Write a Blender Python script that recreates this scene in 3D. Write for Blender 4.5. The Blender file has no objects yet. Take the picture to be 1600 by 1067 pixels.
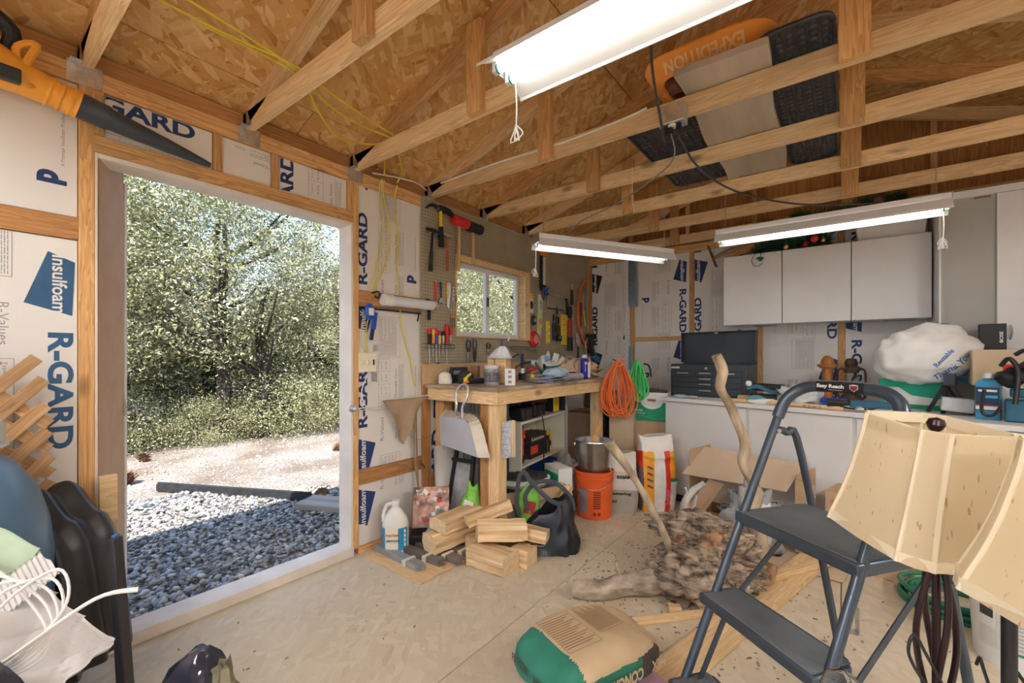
import bpy, math, random
import numpy as np
from mathutils import Matrix, Vector, Euler, noise
EXPOSURE=1.12
SKY=1.1
SUN=5.0
TUBE_E=2.2
TUBE_FILL_E=58.0  # emission of the unseen fill lights added to brighten the room
PI = math.pi
R = math.radians
random.seed(4)
rs = np.random.RandomState(7)
C = bpy.data.collections.new('garage'); bpy.context.scene.collection.children.link(C)
SC = bpy.context.scene

# ------------------------------------------------------------ camera, sky, sun, exposure
cam_d = bpy.data.cameras.new('camera'); cam = bpy.data.objects.new('camera', cam_d); C.objects.link(cam)
cam_d.sensor_width = 36.0; cam_d.lens = 36.0 * 684 / 1600
cam_d.shift_y = (558 - 533.5) / 1600.0
cam.location = (0, 0, 1.24); cam.rotation_euler = (R(90), 0, R(37.24))
cam_d.clip_start = 0.02; cam_d.clip_end = 200
SC.camera = cam
SC.view_settings.view_transform = 'Standard'; SC.view_settings.look = 'None'
SC.view_settings.gamma = 1.0; SC.view_settings.exposure = EXPOSURE
SC.view_settings.use_curve_mapping = False
w = bpy.data.worlds.new('sky'); SC.world = w; w.use_nodes = True
nt = w.node_tree; nt.nodes.clear()
out = nt.nodes.new('ShaderNodeOutputWorld'); bg = nt.nodes.new('ShaderNodeBackground')
tc = nt.nodes.new('ShaderNodeTexCoord'); sx = nt.nodes.new('ShaderNodeSeparateXYZ'); cr = nt.nodes.new('ShaderNodeValToRGB')
nt.links.new(tc.outputs['Generated'], sx.inputs[0]); nt.links.new(sx.outputs['Z'], cr.inputs[0])
e = cr.color_ramp.elements
e[0].position = 0.0; e[0].color = (0.80, 0.84, 0.90, 1); e[1].position = 0.55; e[1].color = (0.30, 0.47, 0.78, 1)
m_ = cr.color_ramp.elements.new(0.25); m_.color = (0.44, 0.62, 0.88, 1)
nt.links.new(cr.outputs[0], bg.inputs[0]); bg.inputs[1].default_value = SKY; nt.links.new(bg.outputs[0], out.inputs[0])
sun_d = bpy.data.lights.new('sun', 'SUN'); sun = bpy.data.objects.new('sun', sun_d); C.objects.link(sun)
sun_d.energy = SUN; sun_d.angle = R(0.6); sun_d.color = (1.0, 0.95, 0.87)
sun.rotation_euler = Vector((0.40, -0.42, 0.80)).to_track_quat('Z', 'Y').to_euler()
try:
    SC.cycles.max_bounces = 8; SC.cycles.diffuse_bounces = 5; SC.cycles.glossy_bounces = 3
    SC.cycles.transmission_bounces = 6; SC.cycles.transparent_max_bounces = 12
    SC.cycles.sample_clamp_indirect = 6
except Exception: pass

# ------------------------------------------------------------ materials
MATS = {}
def _new(name):
    m = bpy.data.materials.new(name); m.use_nodes = True
    b = m.node_tree.nodes['Principled BSDF']; MATS[name] = m
    return m, m.node_tree, b
def mat(name, col, rough=.6, metal=0., var=.10, scale=9., bump=0., bscale=None, emit=0., trans=0., alpha=1., spec=.4, dirt=None, sheen=0, coat=0, stretch=(1,1,1), ior=1.45):
    if name in MATS: return MATS[name]
    m, nt, b = _new(name); N = nt.nodes; L = nt.links
    b.inputs['Roughness'].default_value = rough; b.inputs['Metallic'].default_value = metal
    b.inputs['Specular IOR Level'].default_value = spec; b.inputs['IOR'].default_value = ior
    b.inputs['Transmission Weight'].default_value = trans; b.inputs['Alpha'].default_value = alpha
    b.inputs['Coat Weight'].default_value = coat; b.inputs['Sheen Weight'].default_value = sheen
    t = N.new('ShaderNodeTexCoord'); mp = N.new('ShaderNodeMapping'); L.new(t.outputs['Object'], mp.inputs[0])
    mp.inputs['Scale'].default_value = stretch
    n = N.new('ShaderNodeTexNoise'); n.inputs['Scale'].default_value = scale; n.inputs['Detail'].default_value = 5
    L.new(mp.outputs[0], n.inputs['Vector'])
    r = N.new('ShaderNodeValToRGB'); L.new(n.outputs['Fac'], r.inputs[0])
    r.color_ramp.elements[0].position = .32; r.color_ramp.elements[1].position = .68
    c0 = dirt if dirt else tuple(c * (1 - var) for c in col)
    r.color_ramp.elements[0].color = (*c0, 1); r.color_ramp.elements[1].color = (*[min(1, c * (1 + var)) for c in col], 1)
    L.new(r.outputs[0], b.inputs['Base Color'])
    if emit:
        b.inputs['Emission Color'].default_value = (*col, 1); b.inputs['Emission Strength'].default_value = emit
    if bump:
        n2 = N.new('ShaderNodeTexNoise'); n2.inputs['Scale'].default_value = bscale or scale * 3; n2.inputs['Detail'].default_value = 4
        L.new(mp.outputs[0], n2.inputs['Vector'])
        bp = N.new('ShaderNodeBump'); bp.inputs['Strength'].default_value = bump; bp.inputs['Distance'].default_value = .01
        L.new(n2.outputs['Fac'], bp.inputs['Height']); L.new(bp.outputs[0], b.inputs['Normal'])
    return m
def wood(name, c1, c2, axis=0, rough=.6, knots=.6, ring=16., knotcol=(.13, .05, .02)):
    """lumber with the grain along one local axis; every board gets its own offset and tint"""
    if name in MATS: return MATS[name]
    m, nt, b = _new(name); N = nt.nodes; L = nt.links
    b.inputs['Roughness'].default_value = rough; b.inputs['Specular IOR Level'].default_value = .25
    t = N.new('ShaderNodeTexCoord'); oi = N.new('ShaderNodeObjectInfo')
    sc = N.new('ShaderNodeVectorMath'); sc.operation = 'SCALE'; sc.inputs[0].default_value = (37, 19, 53); L.new(oi.outputs['Random'], sc.inputs['Scale'])
    ad = N.new('ShaderNodeVectorMath'); ad.operation = 'ADD'; L.new(t.outputs['Object'], ad.inputs[0]); L.new(sc.outputs[0], ad.inputs[1])
    mp = N.new('ShaderNodeMapping'); L.new(ad.outputs[0], mp.inputs[0])
    s = [1, 1, 1]; s[axis] = .07; mp.inputs['Scale'].default_value = s
    nz = N.new('ShaderNodeTexNoise'); nz.inputs['Scale'].default_value = ring; nz.inputs['Detail'].default_value = 3; nz.inputs['Distortion'].default_value = 1.2
    L.new(mp.outputs[0], nz.inputs[0])
    ml = N.new('ShaderNodeMath'); ml.operation = 'MULTIPLY'; ml.inputs[1].default_value = 9.; L.new(nz.outputs['Fac'], ml.inputs[0])
    fr = N.new('ShaderNodeMath'); fr.operation = 'FRACT'; L.new(ml.outputs[0], fr.inputs[0])
    n2 = N.new('ShaderNodeTexNoise'); n2.inputs['Scale'].default_value = ring * 6; n2.inputs['Detail'].default_value = 4; L.new(mp.outputs[0], n2.inputs[0])
    mx = N.new('ShaderNodeMath'); mx.operation = 'MULTIPLY_ADD'; mx.inputs[1].default_value = .45; L.new(fr.outputs[0], mx.inputs[0])
    m3 = N.new('ShaderNodeMath'); m3.operation = 'MULTIPLY'; m3.inputs[1].default_value = .75; L.new(n2.outputs['Fac'], m3.inputs[0]); L.new(m3.outputs[0], mx.inputs[2])
    r = N.new('ShaderNodeValToRGB'); L.new(mx.outputs[0], r.inputs[0])
    r.color_ramp.elements[0].position = .2; r.color_ramp.elements[1].position = .85
    r.color_ramp.elements[0].color = (*c1, 1); r.color_ramp.elements[1].color = (*c2, 1)
    # knots
    mk = N.new('ShaderNodeMapping'); s2 = [1, 1, 1]; s2[axis] = .45; mk.inputs['Scale'].default_value = s2; L.new(ad.outputs[0], mk.inputs[0])
    v = N.new('ShaderNodeTexVoronoi'); v.inputs['Scale'].default_value = 4.5; L.new(mk.outputs[0], v.inputs['Vector'])
    rk = N.new('ShaderNodeValToRGB'); L.new(v.outputs['Distance'], rk.inputs[0])
    rk.color_ramp.elements[0].position = .05; rk.color_ramp.elements[0].color = (1, 1, 1, 1); rk.color_ramp.elements[1].position = .13; rk.color_ramp.elements[1].color = (0, 0, 0, 1)
    mk2 = N.new('ShaderNodeMath'); mk2.operation = 'MULTIPLY'; mk2.inputs[1].default_value = knots; L.new(rk.outputs[0], mk2.inputs[0])
    mix = N.new('ShaderNodeMix'); mix.data_type = 'RGBA'; L.new(mk2.outputs[0], mix.inputs[0]); L.new(r.outputs[0], mix.inputs[6]); mix.inputs[7].default_value = (*knotcol, 1)
    hs = N.new('ShaderNodeHueSaturation'); L.new(mix.outputs[2], hs.inputs['Color'])
    mr = N.new('ShaderNodeMapRange'); mr.inputs[3].default_value = .82; mr.inputs[4].default_value = 1.15; L.new(oi.outputs['Random'], mr.inputs[0]); L.new(mr.outputs[0], hs.inputs['Value'])
    L.new(hs.outputs[0], b.inputs['Base Color'])
    bp = N.new('ShaderNodeBump'); bp.inputs['Strength'].default_value = .15; bp.inputs['Distance'].default_value = .004
    L.new(mx.outputs[0], bp.inputs['Height']); L.new(bp.outputs[0], b.inputs['Normal'])
    return m
def osb(name, cols, rough=.75, flake=16., bump=.3, stain=None, lo=None):
    """strand board: three layers of long flakes at different angles"""
    m, nt, b = _new(name); N = nt.nodes; L = nt.links
    b.inputs['Roughness'].default_value = rough; b.inputs['Specular IOR Level'].default_value = .2
    t = N.new('ShaderNodeTexCoord')
    nd = N.new('ShaderNodeTexNoise'); nd.inputs['Scale'].default_value = 3.; L.new(t.outputs['Object'], nd.inputs[0])
    ad = N.new('ShaderNodeMix'); ad.data_type = 'VECTOR'; ad.inputs[0].default_value = .06; L.new(t.outputs['Object'], ad.inputs[4]); L.new(nd.outputs['Color'], ad.inputs[5])
    last = None; hts = None
    for k, ang in enumerate((20, 80, -35, 50)):
        mp = N.new('ShaderNodeMapping'); mp.inputs['Rotation'].default_value = (0, 0, R(ang)); L.new(ad.outputs[1], mp.inputs[0])
        ms = N.new('ShaderNodeMapping'); ms.inputs['Scale'].default_value = (.28, 1, 1); ms.inputs['Location'].default_value = (k * 3.1, k * 1.7, 0); L.new(mp.outputs[0], ms.inputs[0])
        v = N.new('ShaderNodeTexVoronoi'); v.inputs['Scale'].default_value = flake * (1 + .25 * k); L.new(ms.outputs[0], v.inputs['Vector'])
        sp = N.new('ShaderNodeSeparateColor'); L.new(v.outputs['Color'], sp.inputs[0])
        # a little fine grain inside each flake
        g = N.new('ShaderNodeTexNoise'); g.inputs['Scale'].default_value = 90; g.inputs['Detail'].default_value = 2
        mg = N.new('ShaderNodeMapping'); mg.inputs['Scale'].default_value = (.12, 1, 1); L.new(mp.outputs[0], mg.inputs[0]); L.new(mg.outputs[0], g.inputs[0])
        am = N.new('ShaderNodeMath'); am.operation = 'MULTIPLY_ADD'; am.inputs[1].default_value = .35; L.new(g.outputs['Fac'], am.inputs[0])
        a2 = N.new('ShaderNodeMath'); a2.operation = 'MULTIPLY'; a2.inputs[1].default_value = .72; L.new(sp.outputs[0], a2.inputs[0]); L.new(a2.outputs[0], am.inputs[2])
        if last is None: last = am.outputs[0]
        else:
            gt = N.new('ShaderNodeMath'); gt.operation = 'GREATER_THAN'; gt.inputs[1].default_value = .55; L.new(sp.outputs[1], gt.inputs[0])
            mx = N.new('ShaderNodeMix'); mx.data_type = 'FLOAT'; L.new(gt.outputs[0], mx.inputs[0]); L.new(last, mx.inputs[2]); L.new(am.outputs[0], mx.inputs[3]); last = mx.outputs[0]
    r = N.new('ShaderNodeValToRGB'); L.new(last, r.inputs[0])
    r.color_ramp.elements[0].position = .08; r.color_ramp.elements[0].color = (*cols[0], 1)
    r.color_ramp.elements[1].position = .92; r.color_ramp.elements[1].color = (*cols[-1], 1)
    for i, c in enumerate(cols[1:-1]):
        q = r.color_ramp.elements.new(.25 + .4 * i); q.color = (*c, 1)
    cur = r.outputs[0]
    if stain:
        n = N.new('ShaderNodeTexNoise'); n.inputs['Scale'].default_value = stain[1]; n.inputs['Detail'].default_value = 8; n.inputs['Roughness'].default_value = .65; L.new(t.outputs['Object'], n.inputs[0])
        rr = N.new('ShaderNodeValToRGB'); rr.color_ramp.elements[0].position = .42; rr.color_ramp.elements[1].position = .62; L.new(n.outputs['Fac'], rr.inputs[0])
        ml = N.new('ShaderNodeMath'); ml.operation = 'MULTIPLY'; ml.inputs[1].default_value = stain[2]; L.new(rr.outputs[0], ml.inputs[0])
        mx = N.new('ShaderNodeMix'); mx.data_type = 'RGBA'; L.new(ml.outputs[0], mx.inputs[0]); L.new(cur, mx.inputs[6]); mx.inputs[7].default_value = (*stain[0], 1); cur = mx.outputs[2]
    L.new(cur, b.inputs['Base Color'])
    bp = N.new('ShaderNodeBump'); bp.inputs['Strength'].default_value = bump; bp.inputs['Distance'].default_value = .003
    L.new(last, bp.inputs['Height']); L.new(bp.outputs[0], b.inputs['Normal'])
    return m
def peg(name, col, hole):
    m, nt, b = _new(name); N = nt.nodes; L = nt.links
    b.inputs['Roughness'].default_value = .55
    t = N.new('ShaderNodeTexCoord'); s = N.new('ShaderNodeVectorMath'); s.operation = 'SCALE'; s.inputs['Scale'].default_value = 1 / .0254; L.new(t.outputs['Object'], s.inputs[0])
    f = N.new('ShaderNodeVectorMath'); f.operation = 'FRACTION'; L.new(s.outputs[0], f.inputs[0])
    sb = N.new('ShaderNodeVectorMath'); sb.operation = 'SUBTRACT'; sb.inputs[1].default_value = (.5, .5, .5); L.new(f.outputs[0], sb.inputs[0])
    ml = N.new('ShaderNodeVectorMath'); ml.operation = 'MULTIPLY'; ml.inputs[1].default_value = (1, 0, 1); L.new(sb.outputs[0], ml.inputs[0])
    ln = N.new('ShaderNodeVectorMath'); ln.operation = 'LENGTH'; L.new(ml.outputs[0], ln.inputs[0])
    lt = N.new('ShaderNodeMath'); lt.operation = 'LESS_THAN'; lt.inputs[1].default_value = .15; L.new(ln.outputs['Value'], lt.inputs[0])
    n = N.new('ShaderNodeTexNoise'); n.inputs['Scale'].default_value = 5; n.inputs['Detail'].default_value = 6; L.new(t.outputs['Object'], n.inputs[0])
    r = N.new('ShaderNodeValToRGB'); r.color_ramp.elements[0].position = .3; r.color_ramp.elements[1].position = .7; L.new(n.outputs['Fac'], r.inputs[0])
    r.color_ramp.elements[0].color = (*[c * .88 for c in col], 1); r.color_ramp.elements[1].color = (*[c * 1.1 for c in col], 1)
    mx = N.new('ShaderNodeMix'); mx.data_type = 'RGBA'; L.new(lt.outputs[0], mx.inputs[0]); L.new(r.outputs[0], mx.inputs[6]); mx.inputs[7].default_value = (*hole, 1)
    L.new(mx.outputs[2], b.inputs['Base Color'])
    return m
def stone(name, cols, per_object=False):
    m, nt, b = _new(name); N = nt.nodes; L = nt.links
    b.inputs['Roughness'].default_value = .8
    r = N.new('ShaderNodeValToRGB')
    if per_object:
        oi = N.new('ShaderNodeObjectInfo'); L.new(oi.outputs['Random'], r.inputs[0])
    else:
        t = N.new('ShaderNodeAttribute'); t.attribute_name = 'tone'; L.new(t.outputs['Fac'], r.inputs[0])
    r.color_ramp.interpolation = 'LINEAR'
    r.color_ramp.elements[0].color = (*cols[0], 1); r.color_ramp.elements[1].color = (*cols[-1], 1)
    for i, c in enumerate(cols[1:-1]):
        q = r.color_ramp.elements.new((i + 1) / (len(cols) - 1)); q.color = (*c, 1)
    L.new(r.outputs[0], b.inputs['Base Color'])
    return m

pine = ((.50, .27, .11), (.76, .50, .27))
W0 = wood('pine_lumber', (.44, .215, .07), (.76, .46, .20))
W0L = wood('pale_pine_lumber', (.62, .39, .18), (.90, .66, .38), knots=.6)
W0D = wood('brown_lumber', (.33, .14, .045), (.56, .29, .12))
WX = wood('pale_wood_x', (.60, .38, .19), (.82, .58, .33), knots=.3)
WZ = wood('tool_handle_wood', (.58, .33, .15), (.74, .48, .25), axis=2, knots=0)
WCOV = mat('raw_split_wood', (.80, .60, .36), .8, var=.25, scale=38, bump=.9, bscale=60, stretch=(.05, 1, 1), dirt=(.50, .31, .14))
WBARK = mat('rough_bark', (.24, .16, .10), .95, var=.5, scale=20, bump=1., bscale=60)
DRIFT = mat('grey_driftwood', (.50, .42, .33), .85, var=.3, scale=20, bump=1., bscale=50, stretch=(.5, .35, 1), dirt=(.20, .15, .11))
DRIFTP = mat('pale_driftwood', (.56, .53, .48), .85, var=.2, scale=12, bump=.6, stretch=(1, 1, .25))
FOAM = mat('white_foam_facing', (.80, .775, .74), .45, var=.03, scale=3)
NAVY = mat('navy_print', (.022, .05, .17), .5, var=.1)
TEAL = mat('blue_print', (.03, .10, .21), .5, var=.1)
GREYP = mat('grey_print', (.30, .30, .33), .6, var=.1)
BLK = mat('black_plastic', (.018, .019, .022), .42, var=.2)
BLKG = mat('glossy_black', (.012, .012, .016), .15, var=.2)
BLKM = mat('black_rubber', (.03, .03, .033), .7, var=.3, scale=20, bump=.2)
DGREY = mat('dark_grey_metal', (.05, .058, .07), .38, .3, var=.15)
SLATE = mat('slate_blue_powder_coat', (.07, .088, .115), .32, .5, var=.12)
STEEL = mat('steel', (.55, .56, .58), .28, 1., var=.12)
GALV = mat('galvanised_steel', (.62, .63, .65), .38, .9, var=.2, scale=30)
WHITE = mat('white_laminate', (.80, .81, .82), .4, var=.015)
WHITED = mat('scuffed_white_laminate', (.76, .76, .755), .5, var=.05, scale=3)
WPL = mat('white_plastic', (.82, .82, .80), .35, var=.03)
WEN = mat('white_enamel', (.78, .79, .80), .3, var=.02)
PAINTW = mat('primed_white_wood', (.80, .72, .64), .6, var=.08, scale=6)
TRIMB = mat('beige_painted_wood', (.52, .33, .20), .65, var=.06)
RED = mat('red_plastic', (.62, .03, .03), .35, var=.1)
ORANGE = mat('orange_plastic', (.90, .27, .04), .4, var=.06)
ORANGEB = mat('bucket_orange', (.80, .13, .03), .4, var=.08)
YEL = mat('yellow_plastic', (.85, .62, .04), .4, var=.08)
BLUE = mat('blue_plastic', (.02, .10, .50), .35, var=.1)
BLUEL = mat('light_blue', (.40, .62, .75), .5, var=.08)
GREEN = mat('green_print', (.015, .33, .17), .5, var=.1)
GRNB = mat('bright_green', (.22, .60, .08), .5, var=.2)
CARD = mat('cardboard', (.52, .355, .22), .8, var=.07, scale=4)
CARDL = mat('light_cardboard', (.62, .48, .33), .8, var=.06, scale=4)
CARDD = mat('dark_cardboard', (.30, .17, .09), .85, var=.1)
GLASS = mat('clear_glass', (.95, .97, .98), .03, trans=1., var=0)
WINGLASS = mat('window_glass', (1, 1, 1), .0, trans=1., var=0, ior=1.1)
CREAM = mat('cream_label', (.85, .80, .62), .5, var=.05)
BRASS = mat('brass', (.75, .52, .2), .3, 1.)
TAN = mat('tan_cloth', (.40, .29, .19), .9, var=.12, bump=.3)
ROPE = mat('white_cord', (.82, .80, .78), .7, var=.05)
REDB = mat('red_cord', (.70, .14, .05), .5)
TEALM = mat('teal_machine', (.03, .12, .19), .4, .2)
PINK = mat('pink_print', (.66, .42, .56), .6, var=.1)

# ------------------------------------------------------------ objects
_ct = {}
def link(o):
    C.objects.link(o); return o
def tag(o, label=None, cat=None, group=None, kind=None):
    if label: o['label'] = label
    if cat: o['category'] = cat
    if group: o['group'] = group
    if kind: o['kind'] = kind
    return o
def thing(name, label, cat, loc=(0, 0, 0), rz=0., group=None, rot=None):
    o = link(bpy.data.objects.new(name, None)); o.empty_display_size = .05
    o.location = loc; o.rotation_euler = rot if rot else (0, 0, R(rz))
    return tag(o, label, cat, group)
def copy_tree(o, parent=None):
    c = o.copy(); link(c); c.parent = parent
    for ch in o.children: copy_tree(ch, c)
    return c
_font = {}
def text_geo(s, bold=0.):
    k = (s, bold)
    if k not in _font:
        cu = bpy.data.curves.new('t', 'FONT'); cu.body = s; cu.size = 1.; cu.offset = bold; cu.resolution_u = 4
        cu.fill_mode = 'FRONT'
        ob = bpy.data.objects.new('t', cu); C.objects.link(ob)
        bpy.context.view_layer.update()
        me = bpy.data.meshes.new_from_object(ob.evaluated_get(bpy.context.evaluated_depsgraph_get()))
        vs = [tuple(v.co) for v in me.vertices]; fs = [tuple(p.vertices) for p in me.polygons]
        bpy.data.objects.remove(ob); bpy.data.curves.remove(cu); bpy.data.meshes.remove(me)
        _font[k] = (vs, fs)
    return _font[k]
def smooth_path(pts, n=6, closed=False):
    P = [Vector(p) for p in pts]
    if len(P) < 3: return P
    o = []; m = len(P)
    rng = range(m) if closed else range(m - 1)
    for i in rng:
        if closed: a, b, c, d = P[(i - 1) % m], P[i], P[(i + 1) % m], P[(i + 2) % m]
        else: a, b, c, d = P[max(i - 1, 0)], P[i], P[i + 1], P[min(i + 2, m - 1)]
        for k in range(n):
            t = k / n
            o.append(.5 * ((2 * b) + (c - a) * t + (2 * a - 5 * b + 4 * c - d) * t * t + (3 * b - a - 3 * c + d) * t ** 3))
    if not closed: o.append(P[-1])
    return o
class MB:
    def __init__(s): s.v = []; s.f = []; s.m = []; s.T = None
    def add(s, vs, fs, m=0):
        o = len(s.v)
        if s.T is not None: vs = [s.T @ Vector(v) for v in vs]
        s.v += [tuple(v) for v in vs]; s.f += [tuple(i + o for i in f) for f in fs]; s.m += [m] * len(fs)
        return s
    def box(s, x0, x1, y0, y1, z0, z1, m=0):
        return s.add([(x0, y0, z0), (x1, y0, z0), (x1, y1, z0), (x0, y1, z0), (x0, y0, z1), (x1, y0, z1), (x1, y1, z1), (x0, y1, z1)],
                     [(0, 3, 2, 1), (4, 5, 6, 7), (0, 1, 5, 4), (1, 2, 6, 5), (2, 3, 7, 6), (3, 0, 4, 7)], m)
    def cbox(s, c, d, rot=(0, 0, 0), m=0):
        T = Matrix.Translation(c) @ Euler([R(a) for a in rot]).to_matrix().to_4x4()
        x, y, z = d[0] / 2, d[1] / 2, d[2] / 2
        vs = [T @ Vector(p) for p in [(-x, -y, -z), (x, -y, -z), (x, y, -z), (-x, y, -z), (-x, -y, z), (x, -y, z), (x, y, z), (-x, y, z)]]
        return s.add(vs, [(0, 3, 2, 1), (4, 5, 6, 7), (0, 1, 5, 4), (1, 2, 6, 5), (2, 3, 7, 6), (3, 0, 4, 7)], m)
    def bar(s, p0, p1, w, h, m=0, up=(0, 0, 1)):
        p0, p1 = Vector(p0), Vector(p1); d = (p1 - p0).normalized(); u = Vector(up)
        a = d.cross(u)
        if a.length < 1e-4: a = d.cross(Vector((1, 0, 0)))
        a.normalize(); b = a.cross(d); a *= w / 2; b *= h / 2
        vs = [p0 - a - b, p0 + a - b, p0 + a + b, p0 - a + b, p1 - a - b, p1 + a - b, p1 + a + b, p1 - a + b]
        return s.add(vs, [(0, 3, 2, 1), (4, 5, 6, 7), (0, 1, 5, 4), (1, 2, 6, 5), (2, 3, 7, 6), (3, 0, 4, 7)], m)
    def tube(s, pts, r, n=8, m=0, closed=False, sm=0, caps=True, flat=1., flatn=1.):
        P = smooth_path(pts, sm, closed) if sm else [Vector(p) for p in pts]
        k = len(P); rr = r if isinstance(r, (list, tuple)) else [r] * 2
        rad = [np.interp(i / max(k - 1, 1), np.linspace(0, 1, len(rr)), rr) for i in range(k)]
        vs = []; N = None
        for i, p in enumerate(P):
            if closed: d = P[(i + 1) % k] - P[(i - 1) % k]
            else: d = P[min(i + 1, k - 1)] - P[max(i - 1, 0)]
            if d.length < 1e-9: d = Vector((0, 0, 1))
            d.normalize()
            if N is None:
                N = d.cross(Vector((0, 0, 1)))
                if N.length < 1e-3: N = d.cross(Vector((1, 0, 0)))
            N = (N - d * N.dot(d))
            if N.length < 1e-6: N = d.orthogonal()
            N.normalize(); B = d.cross(N)
            for j in range(n):
                a = 2 * PI * j / n
                vs.append(p + (N * math.cos(a) * flatn + B * math.sin(a) * flat) * rad[i])
        fs = [(i * n + j, i * n + (j + 1) % n, ((i + 1) % k) * n + (j + 1) % n, ((i + 1) % k) * n + j) for i in range(k if closed else k - 1) for j in range(n)]
        if caps and not closed: fs += [tuple(range(n))[::-1], tuple((k - 1) * n + j for j in range(n))]
        return s.add(vs, fs, m)
    def cyl(s, p0, p1, r0, r1=None, n=14, m=0):
        return s.tube([p0, p1], [r0, r0 if r1 is None else r1], n, m)
    def lathe(s, prof, n=20, c=(0, 0, 0), m=0, cap=True, sx=1., sy=1., ph=0.):
        vs = [(c[0] + r * math.cos(2 * PI * j / n + ph) * sx, c[1] + r * math.sin(2 * PI * j / n + ph) * sy, c[2] + z) for r, z in prof for j in range(n)]
        k = len(prof)
        fs = [(i * n + j, i * n + (j + 1) % n, (i + 1) * n + (j + 1) % n, (i + 1) * n + j) for i in range(k - 1) for j in range(n)]
        if cap: fs += [tuple(range(n))[::-1], tuple((k - 1) * n + j for j in range(n))]
        return s.add(vs, fs, m)
    def prism(s, poly, y0, y1, m=0):
        """outline in the x-z plane (counter-clockwise seen from -y) pulled from y0 to y1"""
        n = len(poly)
        vs = [(x, y0, z) for x, z in poly] + [(x, y1, z) for x, z in poly]
        fs = [tuple(range(n)), tuple(range(n, 2 * n))[::-1]] + [(i, i + n, (i + 1) % n + n, (i + 1) % n) for i in range(n)]
        return s.add(vs, fs, m)
    def sheet(s, fn, nu, nv, th=0., m=0):
        """fn(u,v)->point; th gives it thickness"""
        P = [[Vector(fn(i / nu, j / nv)) for j in range(nv + 1)] for i in range(nu + 1)]
        vs = [p for row in P for p in row]; w = nv + 1
        fs = [(i * w + j, (i + 1) * w + j, (i + 1) * w + j + 1, i * w + j + 1) for i in range(nu) for j in range(nv)]
        if th:
            nr = []
            for i in range(nu + 1):
                for j in range(nv + 1):
                    a = P[min(i + 1, nu)][j] - P[max(i - 1, 0)][j]; b = P[i][min(j + 1, nv)] - P[i][max(j - 1, 0)]
                    q = a.cross(b); nr.append(q.normalized() if q.length > 1e-9 else Vector((0, 0, 1)))
            o = len(vs); vs = vs + [p - q * th for p, q in zip(vs, nr)]
            f2 = [tuple(reversed([k + o for k in f])) for f in fs]
            edge = [i * w for i in range(nu + 1)] + [nu * w + j for j in range(1, nv + 1)] + [i * w + nv for i in range(nu - 1, -1, -1)] + [j for j in range(nv - 1, 0, -1)]
            f3 = [(edge[i], edge[i] + o, edge[(i + 1) % len(edge)] + o, edge[(i + 1) % len(edge)]) for i in range(len(edge))]
            f3 = [f[::-1] for f in f3]
            fs = fs + f2 + f3
        return s.add(vs, fs, m)
    def ball(s, c, r, nu=14, nv=9, m=0, amp=0., fr=4., seed=0., rot=None):
        if not isinstance(r, (tuple, list)): r = (r, r, r)
        vs = []
        T = Euler([R(a) for a in rot]).to_matrix() if rot else None
        for i in range(nv + 1):
            th = PI * i / nv
            for j in range(nu):
                a = 2 * PI * j / nu
                d = Vector((math.sin(th) * math.cos(a), math.sin(th) * math.sin(a), math.cos(th)))
                k = 1 + (amp * noise.noise(d * fr * .5 + Vector((seed, seed * 1.7, -seed))) if amp else 0)
                p = Vector((d.x * r[0] * k, d.y * r[1] * k, d.z * r[2] * k))
                if T: p = T @ p
                vs.append(p + Vector(c))
        fs = [(i * nu + j, (i + 1) * nu + j, (i + 1) * nu + (j + 1) % nu, i * nu + (j + 1) % nu) for i in range(nv) for j in range(nu)]
        return s.add(vs, fs, m)
    def text(s, st, size, x, z, y=0., rot=0., bold=0., m=0, ax=1., center=False, skew=0.):
        vs, fs = text_geo(st, bold)
        if center:
            xs = [v[0] for v in vs]; cx = (min(xs) + max(xs)) / 2
        else: cx = 0
        c, sn = math.cos(R(rot)), math.sin(R(rot))
        P = []
        for a, b, _ in vs:
            a = (a - cx) * ax * size; b *= size; a += b * skew
            P.append((x + a * c - b * sn, y, z + a * sn + b * c))
        return s.add(P, fs, m)
    def build(s, name, mats, parent=None, loc=None, rot=None, bevel=0., sharp=35, smooth=True, solid=0., sub=0):
        me = bpy.data.meshes.new(name); me.from_pydata(s.v, [], s.f)
        if not isinstance(mats, (list, tuple)): mats = [mats]
        for q in mats: me.materials.append(q)
        if len(mats) > 1: me.polygons.foreach_set('material_index', s.m)
        if smooth:
            me.polygons.foreach_set('use_smooth', [True] * len(me.polygons))
            me.set_sharp_from_angle(angle=R(sharp))
        me.update()
        o = link(bpy.data.objects.new(name, me))
        if parent: o.parent = parent
        if loc: o.location = loc
        if rot: o.rotation_euler = [R(a) for a in rot]
        if bevel:
            b = o.modifiers.new('b', 'BEVEL'); b.width = bevel; b.segments = 2; b.limit_method = 'ANGLE'; b.angle_limit = R(40); b.harden_normals = False
        if sub:
            b = o.modifiers.new('s', 'SUBSURF'); b.levels = sub; b.render_levels = sub
        return o
def wx(fn, nm, mats, label, cat, group=None, loc=(0, 0, 0), rz=0, bevel=0., **k):
    """a thing that is one mesh"""
    mb = MB(); fn(mb); o = mb.build(nm, mats, None, loc, (0, 0, rz), bevel, **k)
    return tag(o, label, cat, group)
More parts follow.
